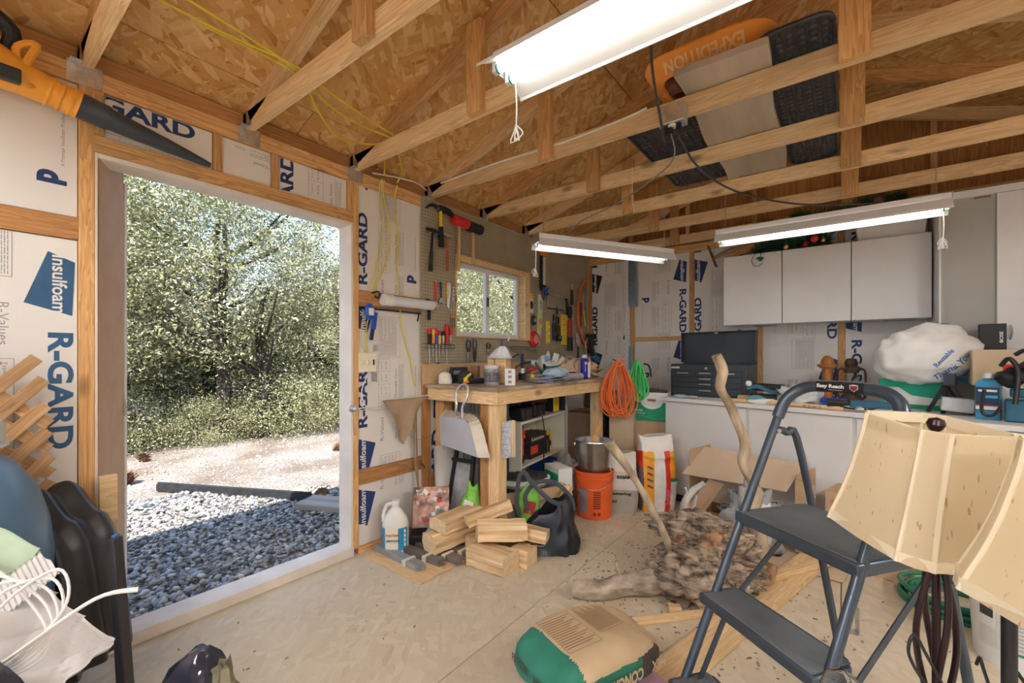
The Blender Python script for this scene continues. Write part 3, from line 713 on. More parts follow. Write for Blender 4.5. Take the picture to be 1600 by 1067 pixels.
LEAF = bpy.data.materials.new('oak_leaf'); LEAF.use_nodes = True; nt = LEAF.node_tree; b_ = nt.nodes['Principled BSDF']
at = nt.nodes.new('ShaderNodeAttribute'); at.attribute_name = 'tone'; r_ = nt.nodes.new('ShaderNodeValToRGB'); nt.links.new(at.outputs['Fac'], r_.inputs[0]); nt.links.new(r_.outputs[0], b_.inputs['Base Color'])
r_.color_ramp.elements[0].color = (.10, .105, .04, 1); r_.color_ramp.elements[1].color = (.66, .63, .45, 1); q = r_.color_ramp.elements.new(.5); q.color = (.29, .29, .13, 1)
b_.inputs['Roughness'].default_value = .38; b_.inputs['Specular IOR Level'].default_value = .6
BARKD = mat('dark_bark', (.05, .04, .032), .95, var=.4, scale=20, bump=.8)
def foliage(n_cl, per, rad, hz, size, seed):
    r = np.random.RandomState(seed)
    d = r.normal(size=(n_cl, 3)); d /= np.linalg.norm(d, axis=1)[:, None]
    rr = .45 + .55 * r.rand(n_cl, 1) ** .5
    c = d * rr * np.array([rad, rad, hz]); c[:, 2] += hz
    cs = .13 + .17 * r.rand(n_cl)
    P = np.repeat(c, per, 0) + r.normal(size=(n_cl * per, 3)) * np.repeat(cs, per)[:, None] * np.array([1, 1, .7])
    k = len(P); M_ = rotm(k); s = size * (.6 + .8 * r.rand(k))
    q = np.array([(-1, 0, 0), (0, -.42, .12), (1, 0, 0), (0, .42, .12)])
    V = P[:, None, :] + np.einsum('kij,vj->kvi', M_, q) * s[:, None, None]
    F = (np.arange(k)[:, None] * 4 + np.arange(4)[None])
    return np_mesh('foliage', V.reshape(-1, 3), F, LEAF, np.repeat((np.repeat(r.rand(n_cl), per) * .45 + .55 * r.rand(k)), 4), smooth=False)
FOL = [foliage(430, 190, 2.1, 2.15, .027, s) for s in (1, 2)] + [foliage(100, 150, .9, .62, .022, 5)]
def trunk_mesh(seed, h=3.4, r0=.14, lean=(0, 0), n=7):
    rn = random.Random(seed); mb = MB(); pts = [(0, 0, -.15)]
    for i in range(1, 6): pts.append((lean[0] * i / 5 * h + rn.uniform(-.08, .08), lean[1] * i / 5 * h + rn.uniform(-.08, .08), h * i / 5))
    mb.tube(pts, [r0, r0 * .85, r0 * .6, r0 * .25], 10, sm=4)
    for i in range(n):
        t = rn.uniform(.3, .95); k = t * 5; a = pts[int(k)]; ang = rn.uniform(0, 6.28); l = rn.uniform(.8, 1.7)
        p = Vector(a); mb.tube([p, p + Vector((math.cos(ang) * l * .5, math.sin(ang) * l * .5, l * .25)), p + Vector((math.cos(ang) * l, math.sin(ang) * l, l * .75))], [r0 * .4, r0 * .22, r0 * .07], 6, sm=4)
    return mb
def tree(x, y, s, fi, rot, label, lean=(0, 0), low=.35, grp='trees beyond the yard', sq=1.):
    t = thing('oak_tree', label, 'tree', (x, y, gz(x, y) - .02), rot, grp)
    trunk_mesh(int(x * 7 + y * 13) & 255, 3.6 * s, .13 * s, lean).build('trunk', BARKD, t, sharp=60)
    o = link(bpy.data.objects.new('foliage', FOL[fi])); o.parent = t; o.location = (0, 0, low); o.scale = (s, s, s * sq); o['kind'] = 'stuff'
tree(-9.2, .5, 1.0, 0, 0, 'evergreen oak at the left of the doorway view with a thick dark leaning trunk', (.02, .30), .35, sq=.92)
tree(-9.4, 3.0, 1.12, 1, 40, 'tall evergreen oak in the middle of the doorway view with twin dark trunks', (.02, .03), .45)
trunk_mesh(77, 3.6, .11, (.01, .03)).build('trunk', BARKD, bpy.data.objects['oak_tree.001'], (.87, -.99, 0), sharp=60)
trunk_mesh(78, 2.6, .10, (.03, .06)).build('trunk', BARKD, bpy.data.objects['oak_tree.001'], (1.30, -.70, 0), sharp=60)
tree(-8.7, 5.1, .80, 0, 110, 'lower rounded evergreen oak right of the twin-trunk one', (.1, 0), .1, sq=.95)
tree(-8.9, 7.6, 1.0, 1, 200, 'evergreen oak seen through the left pane of the little window', (0, .1), .2)
tree(-7.8, 10.6, 1.05, 0, 260, 'evergreen oak seen through the right pane of the little window', (0, 0), .2)
tree(-12.6, 2.2, 1.06, 0, 300, 'evergreen oak standing behind the doorway trees on the left', (0, 0), .3)
tree(-12.4, -1.6, .95, 1, 20, 'evergreen oak farthest left beyond the yard', (0, 0), .2)
tree(-13.0, 6.6, .80, 1, 80, 'evergreen oak far behind the lower rounded one', (0, 0), .2)
tree(-12.0, 13.0, 1.3, 1, 140, 'evergreen oak far behind the little window', (0, 0), .2)
for i, (x, y, s) in enumerate(((-8.2, .2, .9), (-8.4, 1.5, .75), (-8.1, 2.6, .62), (-8.0, 3.7, .9), (-8.0, 4.9, .95), (-8.1, 6.2, 1.0), (-10.2, 2.1, 1.3), (-10.4, 4.2, 1.4), (-10.6, -.4, 1.4), (-9.8, 6.2, 1.3))):
    t = thing('shrub', ('low leafy shrub at the foot of the oaks, ' + ('farthest left', 'by the leaning trunk', 'left of the twin trunks', 'in front of the twin trunks', 'right of the twin trunks', 'at the right edge of the doorway', 'behind the gap', 'behind the twin trunks', 'behind the leaning trunk', 'behind the lower rounded oak')[i]), 'shrub', (x, y, gz(x, y)), i * 47, 'shrubs under the oaks')
    o = link(bpy.data.objects.new('foliage', FOL[2])); o.parent = t; o.scale = (s, s, s); o.location = (0, 0, -.08); o['kind'] = 'stuff'
    mb = MB()
    for k in range(5):
        a = k * 1.3 + i; mb.tube([(0, 0, -.05), (.2 * math.cos(a), .2 * math.sin(a), .3), (.5 * s * math.cos(a), .5 * s * math.sin(a), .8 * s)], [.018, .005], 5, sm=3)
    mb.build('stem', BARKD, t)
# distant wooded rise
mb = MB(); mb.sheet(lambda u, v: (-24 - 3 * v, -26 + 70 * u, -.3 + v * (2.2 + .8 * noise.noise(Vector((u * 9, 1, 1))))), 50, 3, .5)
struct(mb.build('hill', mat('distant_scrub', (.13, .15, .08), .95, var=.5, scale=2.2, bump=1), sharp=180))
# things on the yard
CONE = mat('pine_cone', (.22, .11, .055), .8, var=.35, scale=30)
def cone_mb():
    mb = MB(); mb.ball((0, 0, .045), (.035, .035, .04), 8, 6)
    for i in range(46):
        z = .01 + .075 * i / 46; a = i * 2.399; rr = .052 * math.sin(min(1, (z + .012) / .09) * 2.7) + .012
        c, s_ = math.cos(a), math.sin(a)
        mb.add([(c * .012 - s_ * .011, s_ * .012 + c * .011, z), (c * .012 + s_ * .011, s_ * .012 - c * .011, z), (c * rr + s_ * .012, s_ * rr - c * .012, z + .012), (c * (rr + .01), s_ * (rr + .01), z + .018), (c * rr - s_ * .012, s_ * rr + c * .012, z + .012)], [(0, 1, 2, 3, 4)])
    return mb
cm = cone_mb().build('pine_cone', CONE, smooth=False); first = True
for i, (x, y, s, w_) in enumerate(((-6.18, 1.28, 1.5, 'nearest the doorway, on the open sand'), (-6.6, .90, 1.3, 'second from the door leaf'), (-7.15, .66, 1.3, 'beside the door leaf'), (-7.3, 1.62, 1.2, 'farthest out on the left'), (-7.75, .78, 1.2, 'by the shrubs near the leaning trunk'), (-5.9, 3.6, 1.2, 'alone on the right side of the yard'), (-4.12, 2.32, 1.0, 'beside the weathered plank end'))):
    o = cm if first else cm.copy()
    if not first: link(o)
    first = False; o.location = (x, y, gz(x, y)); o.scale = (s, s, s); o.rotation_euler = (R(20), R(10 * i), i); tag(o, 'open brown pine cone ' + w_, 'pine cone', 'pine cones on the yard')
wx(lambda b: b.ball((0, 0, .03), (.08, .06, .05), 12, 8, amp=.35, seed=3), 'rock', mat('ochre_rock', (.52, .33, .19), .9, var=.2), 'ochre rock at the edge of the gravel', 'rock', loc=(-5.4, .98, gz(-5.4, .98)))
for i, (x, y) in enumerate(((-7.4, 5.0), (-7.35, 5.35))): wx(lambda b: b.ball((0, 0, .03), (.10, .07, .05), 12, 8, amp=.35, seed=6 + i), 'rock', mat('ochre_rock', (.5, .3, .2)), ('pale rock by the shrubs, left one of a pair', 'pale rock by the shrubs, right one of a pair')[i], 'rock', 'pale rocks by the shrubs', loc=(x, y, gz(x, y)))
wx(lambda b: b.ball((0, 0, .03), (.10, .08, .06), 12, 8, amp=.5, seed=9), 'rock', mat('tan_rock', (.45, .36, .26), .9, var=.2), 'tan lumpy rock at the end of the black edging', 'rock', loc=(-4.28, 2.17, GZ))
pe = MB(); pe.bar((-5.6, 1.38, GZ + .03), (-4.0, 2.13, GZ + .04), .05, .07); pe.tube([(-5.6, 1.38, GZ + .07), (-4.0, 2.13, GZ + .08)], .014, 8)
tag(pe.build('landscape_edging', BLKM), 'black plastic edging strip lying between gravel and sand', 'edging')
wb_ = board('weathered_plank', (-3.9, 2.02, GZ + .05), (-3.0, 2.42, GZ + .05), .26, .05, mat('weathered_wood', (.33, .28, .23), .9, var=.3, scale=10, bump=.6, stretch=(.1, 1, 1)))
tag(wb_, 'grey weathered plank lying half in shade at the edge of the gravel', 'plank')

# ============================================================ CEILING THINGS
TUBE = mat('lit_fluorescent_tube', (1, .985, .95), .3, emit=TUBE_E, var=0)
TUBE_FILL = mat('added_fill_light_tube', (1, .99, .965), .3, emit=TUBE_FILL_E, var=0)  # only for the added out-of-view fill lights, far stronger than the visible tubes
TUBE0 = mat('dim_fluorescent_tube', (.98, .97, .93), .3, emit=1.6, var=0)
REFL = mat('white_reflector_enamel', (.80, .80, .79), .35, var=.02)
def chain(mb, p0, p1, r=.0016, step=.013, m=0):
    p0, p1 = Vector(p0), Vector(p1); n = max(2, int((p1 - p0).length / step)); d = (p1 - p0) / n
    for i in range(n):
        c = p0 + d * (i + .5); s_ = Vector((.004, 0, 0)) if i % 2 else Vector((0, .004, 0))
        mb.tube([c - d * .62, c - d * .3 + s_, c + d * .3 + s_, c + d * .62, c + d * .3 - s_, c - d * .3 - s_], r, 4, m, closed=True)
def shop_light(label, loc, rz, tube, wid=.13, top=2.41, cord=True, chains=(-.5, .5), tilt=0):
    t = thing('shop_light', label, 'light', loc, 0, 'fluorescent shop lights', rot=(R(tilt), 0, R(rz)))
    L_ = .61
    b = MB(); b.prism([(0, 0), (.001, 0), (.001, .001), (0, .001)], 0, .0001)
    b = MB(); P_ = [(-.052, .055), (-.052, .02), (.052, .02), (.052, .055)]
    b.box(-L_, L_, -.045, .045, .022, .058)
    b.build('housing', REFL, t, bevel=.003)
    for s_ in (-1, 1):
        q = MB(); a = [(s_ * .046, .024), (s_ * .05, .021), (s_ * wid, -.028), (s_ * (wid + .004), -.040), (s_ * (wid + .001), -.040), (s_ * (wid - .003), -.030), (s_ * .046, .018)]
        vs = [(x, y, z) for x in (-L_, L_) for y, z in a]; k = len(a)
        q.add(vs, [tuple(range(k)), tuple(range(k, 2 * k))[::-1]] + [(i, i + k, (i + 1) % k + k, (i + 1) % k) for i in range(k)])
        q.build('reflector', REFL, t, smooth=False)
        u = MB(); u.cyl((-L_ + .03, s_ * .038, -.008), (L_ - .03, s_ * .038, -.008), .0165 if tube is TUBE else .014, n=12)
        u.build('tube', tube, t)
        for e_ in (-1, 1):
            k_ = MB(); k_.cyl((e_ * (L_ - .03), s_ * .038, -.008), (e_ * (L_ - .022), s_ * .038, -.008), .017, n=10, m=1); k_.box(min(e_ * (L_ - .022), e_ * (L_ - .004)), max(e_ * (L_ - .022), e_ * (L_ - .004)), s_ * .038 - .012, s_ * .038 + .012, -.022, .022)
            k_.build('lamp_holder', [WPL, GREEN], t)
    for e_ in (-1, 1): MB().box(min(e_ * L_, e_ * (L_ + .002)), max(e_ * L_, e_ * (L_ + .002)), -.05, .05, -.005, .06).build('end_plate', GALV, t)
    for x in chains:
        c = MB(); chain(c, (x * 1.1, 0, .058), (x * 1.1, 0, top - loc[2])); c.build('chain', STEEL, t, smooth=False)
    if cord:
        c = MB(); x = cord * .585; c.tube([(x, .06, .03), (x + .005, .065, -.10), (x, .065, -.20)], .0028, 5, sm=3)
        for k in range(3): c.tube([(x, .065, -.17), (x + .02 - .02 * k, .065 + .02, -.20), (x - .02 + .02 * k, .06, -.235), (x, .065, -.18)], .003, 5, sm=3)
        c.build('pull_cord', ROPE, t)
    return t
shop_light('big lit twin-tube fluorescent shop light hanging close at the top of the picture', (-.42, 1.28, 2.30), 0, TUBE, cord=-1)
shop_light('slim fluorescent shop light hanging above the left workbench in front of the pegboard', (-1.446, 3.115, 2.06), 60, TUBE0, wid=.075, cord=-1)
shop_light('fluorescent shop light hanging in front of the white wall cabinets', (-.135, 3.45, 2.10), 0, TUBE, wid=.085, cord=1)
shop_light('added unseen fluorescent fill light behind the camera on the garden side', (-1.2, -1.0, 2.30), 0, TUBE_FILL, cord=0)  # added fill light, unseen, brightens the interior from behind
shop_light('added unseen fluorescent fill light behind the camera by the right wall', (1.3, -1.0, 2.30), 0, TUBE_FILL, cord=0)  # second unseen fill light, added to lift the room's brightness
shop_light('added fluorescent fill light hanging beside the right wall out of view', (1.7, 1.4, 2.30), 90, TUBE_FILL, cord=0)  # added fill light outside the view, brightens the room from the right

# ============================================================ PEGBOARD WALL
PEGM = peg('olive_pegboard', (.40, .345, .245), (.05, .04, .03))
def PW(name, label, cat, y, z, group=None, out=0.):   # a thing hung on the pegboard: local x = along the wall, -y = into the room
    return thing(name, label, cat, (-2.4325 + out, y, z), 90, group)
pb = thing('pegboard', 'big olive perforated pegboard covering the upper left wall around the small window', 'pegboard', (-2.4325, 2.117, 1.2), 90)
mb = MB()
for a in ((0, .343, .0, 1.205), (1.333, 2.58, 0, 1.205), (.343, 1.333, 0, .198), (.343, 1.333, .848, 1.205)): mb.box(a[0], a[1], 0, .0062, a[2], a[3])
mb.build('panel', PEGM, pb, smooth=False)
board('edge_strip', (2.585, .003, 0), (2.585, .003, 1.13), .028, .02, W0, pb, up=(0, 1, 0))
board('edge_strip', (2.50, .001, 1.13), (2.58, .001, 1.13), .02, .02, W0, pb)
def hooks(t, xs, z=0., m=STEEL, l=.05):
    b = MB()
    for x in xs: b.tube([(x, 0, z), (x, -l * .8, z - .002), (x, -l, z + .012)], .0022, 5)
    b.build('hook', m, t)
def hammer(name, label, y, z, hl, hw, hm, headm, kind, tilt=0, gripm=None, hr=.012):
    t = thing(name, label, 'hammer', (-2.4325, y, z), 90, 'hammers on the pegboard', rot=(0, R(tilt), R(90)))
    b = MB(); b.tube([(0, -.035, .01), (0, -.035, -hl * .4), (0, -.035, -hl)], [hr * .8, hr * .75, hr * 1.1, hr * 1.15], 8, flat=.8); b.build('handle', hm, t)
    if gripm: b = MB(); b.tube([(0, -.035, -hl * .5), (0, -.035, -hl - .01)], [hr * 1.1, hr * 1.35], 8); b.build('grip', gripm, t)
    b = MB()
    if kind == 'claw':
        b.cyl((-.02, -.035, .018), (-.055, -.035, .018), .013, n=10); b.box(-.022, .02, -.047, -.023, .004, .032)
        for s in (-1, 1): b.tube([(.015, -.035 + s * .006, .02), (.05, -.035 + s * .01, .018), (.075, -.035 + s * .012, -.012)], [.010, .004], 6, sm=3)
    elif kind == 'pick':
        b.box(-.025, .025, -.055, -.018, -.02, .02)
        b.tube([(-.02, -.036, 0), (-.09, -.036, .008), (-.15, -.036, -.03)], [.016, .012, .003], 6, sm=3)
        b.tube([(.02, -.036, 0), (.08, -.036, -.004), (.135, -.036, -.03)], [.015, .013, .010], 6, sm=3, flat=2.)
    elif kind == 'ball':
        b.cyl((-.05, -.035, .01), (.03, -.035, .01), .014, n=10); b.ball((.04, -.035, .01), .017, 8, 6)
    else:
        b.cyl((-hw, -.045, .02), (hw, -.045, .02), .040, n=16); b.cyl((-hw - .004, -.045, .02), (hw + .004, -.045, .02), .033, n=16)
    b.build('head', headm, t, bevel=.002 if kind == 'mallet' else 0)
    hooks(t, (-.03, .03), -.012 if kind != 'mallet' else -.035)
hammer('claw_hammer', 'all-black claw hammer, lowest and leftmost on the pegboard', 2.195, 2.145, .27, 0, BLK, BLK, 'claw', 4, BLKM)
hammer('pick_hammer', 'tall pick hammer with yellow handle and black grip', 2.275, 2.345, .27, 0, YEL, BLK, 'pick', -2, BLK, .016)
hammer('ball_hammer', 'small hammer with silver head and red-brown handle', 2.345, 2.155, .26, 0, mat('red_stained_wood', (.36, .09, .05)), STEEL, 'ball', 0, None, .010)
hammer('rubber_mallet', 'rubber mallet with red head and pale wooden handle', 2.475, 2.275, .36, .075, WZ, RED, 'mallet', 2, None, .017)
hammer('rubber_mallet', 'rubber mallet with black head beside the red one', 2.635, 2.265, .27, .08, WZ, BLKM, 'mallet', 0, None, .014)
def wrench(label, y, z, l, hm, w=.012):
    t = PW('adjustable_wrench', label, 'wrench', y, z, 'wrenches on the pegboard')
    b = MB(); b.prism([(-w * .8, 0), (-w * .5, -l * .75), (w * .5, -l * .75), (w * .8, 0)], -.018, -.008); b.build('handle', hm, t, bevel=.003)
    b = MB(); b.prism([(-.010, -l * .72), (-.024, -l * .86), (-.018, -l), (-.004, -l * .93), (.004, -l * .93), (.012, -l * 1.02), (.024, -l * .9), (.010, -l * .72)][::-1], -.02, -.006); b.build('jaw', STEEL, t, bevel=.002); hooks(t, (0,), -.01, l=.02)
wrench('adjustable wrench with red handle hanging jaws down', 2.245, 1.80, .20, RED)
wrench('adjustable wrench with dark grey handle beside the red one', 2.300, 1.81, .17, DGREY, .010)
t = PW('hand_saw', 'short pruning saw with yellow edge and bright blade above the window corner', 'saw', 2.385, 1.81); b = MB(); b.prism([(-.014, 0), (-.018, -.18), (.0, -.20), (.018, -.02), (.010, 0)], -.014, -.008); b.build('blade', WEN, t); b = MB(); b.box(-.022, -.012, -.018, -.004, -.12, .0); b.build('handle', YEL, t, bevel=.003); hooks(t, (0,), -.01, l=.02)
t = PW('hinge_plate', 'grey slotted metal plate hanging beside the window edge', 'bracket', 2.435, 1.79); b = MB(); b.box(-.010, .014, -.012, -.004, -.12, 0); b.build('plate', GALV, t, bevel=.002); b = MB(); [b.cyl((.002, -.0135, -.02 - .03 * k), (.002, -.012, -.02 - .03 * k), .005, n=8) for k in range(4)]; b.build('screw_holes', BLK, t)
t = PW('bar_clamp', 'small black clamp hanging at the left pegboard edge', 'clamp', 2.17, 1.66); b = MB(); b.tube([(-.03, -.02, -.02), (-.01, -.02, .0), (.01, -.02, -.005), (.02, -.02, -.03)], .006, 6, sm=3); b.box(-.005, .013, -.028, -.012, -.15, -.03); b.build('frame', BLK, t); hooks(t, (0,), -.01, l=.03)
t = PW('key_ring', 'ring of keys with an orange tag left of the window', 'keys', 2.42, 1.64); b = MB(); b.tube([(0, -.012, 0), (.02, -.012, -.04), (0, -.012, -.06), (-.02, -.012, -.04)], .0018, 5, closed=True, sm=4); b.build('ring', STEEL, t)
b = MB(); b.lathe([(0, -.006), (.018, -.006), (.018, .006), (0, .006)], 14, (.004, -.014, -.085)); b.build('tag', ORANGE, t, None)
b = MB(); [b.tube([(k * .018, -.012, -.10), (k * .022 + .004, -.012, -.13), (k * .026, -.012, -.17)], .003, 5) for k in (-1, 0, 1)]; b.build('key', DGREY, t)
# screwdriver rack
t = PW('wire_tool_rack', 'black wire rack holding the screwdrivers left of the window', 'tool rack', 2.28, 1.335); b = MB()
for dz in (0, -.03): b.tube([(-.14, 0, dz), (-.14, -.035, dz), (.14, -.035, dz), (.14, 0, dz)], .002, 5)
for k in range(9): b.tube([(-.14 + .035 * k, -.006, 0), (-.14 + .035 * k, -.035, 0), (-.14 + .035 * k, -.035, -.03)], .0018, 5)
b.build('wire', DGREY, t)
for i, (y, hm, gm, hl, sl, nm) in enumerate(((2.178, RED, BLK, .105, .17, 'red-capped black-handled'), (2.213, YEL, ORANGE, .10, .10, 'yellow and orange-handled'), (2.243, RED, BLUE, .11, .26, 'long-bladed red and blue-handled'), (2.275, RED, YEL, .09, .10, 'red and yellow-handled'), (2.312, BLK, STEEL, .09, .08, 'short black-handled'), (2.352, RED, RED, .15, .14, 'biggest all-red'), (2.392, RED, RED, .05, .06, 'stubby red'))):
    z = 1.345 if i != 6 else 1.42
    t = PW('screwdriver', nm + ' screwdriver standing in the wire rack', 'screwdriver', y, z, 'screwdrivers in the wire rack')
    b = MB(); b.lathe([(.006, -.012), (.013, 0), (.014, hl * .5), (.015, hl * .62)], 10, (0, -.022, 0)); b.build('handle', gm, t)
    b = MB(); b.lathe([(.0145, hl * .62), (.015, hl * .9), (.009, hl), (.002, hl + .002)], 10, (0, -.022, 0)); b.build('handle_cap', hm, t)
    b = MB(); b.cyl((0, -.022, 0), (0, -.022, -sl), .0033, n=7); b.box(-.005, .005, -.0235, -.0205, -sl - .004, -sl + .006); b.build('shaft', STEEL, t)
def plier(label, y, z, l, hm, jm=STEEL):
    t = PW('pliers', label, 'pliers', y, z, 'pliers under the window')
    b = MB()
    for s in (-1, 1): b.tube([(s * .012, -.016, 0), (s * .024, -.016, -l * .2), (s * .016, -.016, -l * .42), (s * .004, -.016, -l * .56)], [.005, .006, .005], 6, sm=3)
    b.build('handle', hm, t)
    b = MB(); b.prism([(-.018, -l * .58), (-.014, -l * .8), (-.003, -l), (.003, -l), (.014, -l * .8), (.018, -l * .58), (0, -l * .52)], -.022, -.010); b.build('jaw', jm, t, bevel=.003); hooks(t, (-.006, .006), -.004, l=.03)
plier('black-handled lineman pliers with bright jaws under the window', 2.60, 1.385, .19, BLK)
plier('slim dark tongs beside the lineman pliers', 2.675, 1.39, .19, DGREY, DGREY)
plier('short black pliers under the middle of the window', 2.85, 1.36, .09, BLK)
t = PW('pen', 'blue pen standing on its hook below the window', 'pen', 3.02, 1.33); MB().tube([(.01, -.02, .06), (-.006, -.02, -.02)], .006, 7).build('barrel', BLUE, t); hooks(t, (0,), -.01, l=.03)
for i, (y, n_, l) in enumerate(((3.24, 8, .10), (3.47, 7, .05))):
    t = PW('hook_strip', ('wire hook strip with hanging hex keys under the window', 'wire basket strip below the red reel')[i], 'hook strip', y, 1.335); b = MB(); b.tube([(-.10, 0, 0), (-.10, -.02, 0), (.10, -.02, 0), (.10, 0, 0)], .002, 5)
    if i: b.tube([(-.10, -.04, -.03), (.10, -.04, -.03)], .002, 5)
    for k in range(n_): b.tube([(-.09 + .18 * k / (n_ - 1), -.02, .012), (-.09 + .18 * k / (n_ - 1), -.022, -.03 - l * (k / n_))], .002, 5)
    b.build('wire', DGREY, t)
# right of the window
t = PW('caulk_gun', 'caulk gun with orange head hanging high on the pegboard', 'caulk gun', 3.68, 2.30); b = MB(); b.prism([(-.035, 0), (.045, -.005), (.06, -.06), (.03, -.05), (-.03, -.05)][::-1], -.05, -.01); b.build('handle', ORANGE, t, bevel=.004)
b = MB(); b.box(-.05, -.032, -.045, -.02, -.40, -.05); b.box(.028, .034, -.04, -.025, -.34, -.05); b.box(-.05, .034, -.045, -.02, -.36, -.34); b.build('frame', BLK, t, bevel=.002); MB().cyl((0, -.034, -.34), (0, -.034, -.06), .022, n=14).build('cartridge', mat('grey_card', (.58, .56, .50)), t); hooks(t, (0,), -.01, l=.03)
t = PW('spring_clamp', 'blue spring clamp hanging under the caulk gun', 'clamp', 3.73, 1.94); b = MB(); b.bar((-.05, -.025, .0), (.05, -.03, -.06), .02, .014); b.bar((.05, -.025, .01), (-.02, -.03, -.08), .02, .014); b.build('body', BLUE, t, bevel=.003); MB().tube([(-.05, -.02, 0), (-.055, -.02, -.08), (-.03, -.02, -.12)], .006, 6, sm=3).tube([(-.02, -.02, .0), (-.01, -.02, -.11)], .005, 6).build('bar', DGREY, t); hooks(t, (0,), .0, l=.03)
def pack(label, y, z, w_, h_, cols, grp='blister packs on the pegboard'):
    t = PW('blister_pack', label, 'package', y, z, grp); MB().box(-w_ / 2, w_ / 2, -.006, -.002, -h_, 0).build('card', cols[0], t)
    b = MB(); b.box(-w_ * .42, w_ * .42, -.008, -.0062, -h_ * .28, -h_ * .04); b.build('header', cols[1], t); MB().ball((0, -.012, -h_ * .6), (w_ * .32, .010, h_ * .22), 12, 7).build('content', cols[2], t)
    MB().cyl((0, -.03, -.008), (0, 0, -.008), .002, n=5).build('hook', STEEL, t)
pack('yellow-topped blister pack just right of the window', 3.50, 1.86, .075, .19, (WPL, YEL, DGREY))
pack('green and white hanging pack with a round window', 3.665, 1.87, .085, .19, (mat('pale_green_card', (.55, .75, .35)), WPL, GALV))
pack('green hanging pack with a red disc', 3.655, 1.68, .085, .14, (mat('pale_green_card', (.55, .75, .35)), mat('pale_green_card', (1, 1, 1)), mat('coral_disc', (.75, .25, .22))))
pack('small clear pack with yellow foot above the red reel', 3.645, 1.54, .075, .11, (mat('clear_film', (.6, .62, .6), .2), YEL, GALV)); pack('small light blue pack below the clear one', 3.63, 1.43, .055, .07, (mat('clear_film', (1, 1, 1)), BLUEL, BLUEL))
t = PW('chalk_reel', 'grey round chalk reel hanging right of the window', 'reel', 3.525, 1.60); b = MB(); b.T = Matrix.Rotation(R(90), 4, 'X'); b.lathe([(0, 0), (.045, .004), (.052, .02), (.03, .034), (0, .034)], 18, (0, 0, 0)); b.build('case', DGREY, t); MB().cyl((0, -.034, 0), (0, -.04, 0), .018, n=12).build('hub', STEEL, t)
t = PW('line_reel', 'round red reel hanging below the window corner', 'reel', 3.53, 1.415); b = MB(); b.T = Matrix.Rotation(R(90), 4, 'X'); b.lathe([(0, 0), (.075, .004), (.078, .03), (.06, .045), (0, .046)], 22, (0, 0, 0)); b.build('case', RED, t); b = MB(); b.T = Matrix.Rotation(R(90), 4, 'X'); b.lathe([(0, .046), (.045, .046), (.042, .050), (0, .050)], 20, (0, 0, 0)); b.build('face', mat('pale_red', (.70, .25, .22)), t); MB().tube([(-.04, -.01, .06), (-.05, -.01, .12), (0, -.005, .14)], .003, 5, sm=3).build('strap', RED, t)
t = PW('hacksaw', 'hacksaw with silver frame and black handle', 'hacksaw', 3.80, 1.89); b = MB(); b.tube([(-.03, -.02, -.13), (-.03, -.02, -.02), (0, -.02, 0), (.28, -.02, -.005), (.31, -.02, -.04), (.32, -.02, -.16)], .008, 6); b.build('frame', STEEL, t); MB().box(-.03, .33, -.0215, -.0195, -.155, -.14).build('blade', DGREY, t); b = MB(); b.prism([(.31, -.02), (.36, -.01), (.42, -.17), (.37, -.19)][::-1], -.034, -.008); b.build('handle', BLK, t, bevel=.006); hooks(t, (.05, .2), -.008, l=.03)
t = PW('torpedo_level', 'small yellow level hanging vertically beside the reel', 'level', 3.79, 1.61); b = MB(); b.box(-.028, .028, -.024, -.002, -.235, 0); b.build('body', YEL, t, bevel=.004); b = MB(); [b.box(-.014, .014, -.0255, -.0235, -.07 - .07 * k, -.05 - .07 * k) for k in range(3)]; b.build('vial', WPL, t)
t = PW('speed_square', 'larger yellow rafter tool hanging right of the small level', 'level', 4.115, 1.70); b = MB(); b.prism([(-.055, 0), (-.055, -.33), (.04, -.33), (.04, -.06), (.06, -.06), (.06, -.03), (.02, 0)], -.024, -.002); b.build('body', YEL, t, bevel=.003); b = MB(); [b.cyl((-.02, -.026, -.05 - .06 * k), (-.02, -.024, -.05 - .06 * k), .008, n=8) for k in range(4)]; b.build('holes', DGREY, t)
for i, (y, z, s) in enumerate(((3.90, 1.62, 1.), (3.965, 1.69, 1.1), (4.0, 1.60, .9))):
    t = PW('snips', ('black scissors-like snips, left of three beside the yellow level', 'black snips with yellow spots, middle of three beside the yellow level', 'black snips, right of three beside the yellow level')[i], 'snips', y, z, 'snips on the pegboard'); b = MB()
    for q in (-1, 1): b.tube([(q * .004, -.014, 0), (q * .02, -.014, -.07 * s), (q * .012, -.014, -.20 * s)], [.004, .007, .006], 6, sm=3)
    b.prism([(-.01, 0), (.01, 0), (.003, .07 * s), (-.003, .07 * s)], -.02, -.01); b.build('body', BLK, t); MB().cyl((0, -.021, -.01), (0, -.009, -.01), .008, n=8).build('pivot', YEL if i == 1 else STEEL, t)
t = PW('battery_pack', 'small black box hanging below the snips', 'holder', 4.0, 1.47); MB().box(-.045, .045, -.03, 0, -.06, 0).build('case', BLK, t, bevel=.004); MB().box(-.02, .02, -.032, -.03, -.03, -.012).build('label', GREYP, t)
t = PW('bolt_cutter', 'bolt cutter with red handles and black grips', 'bolt cutter', 4.235, 1.78); b = MB()
for q in (-1, 1): b.tube([(q * .006, -.02, -.10), (q * .026, -.02, -.16), (q * .034, -.02, -.36)], .009, 7, sm=3)
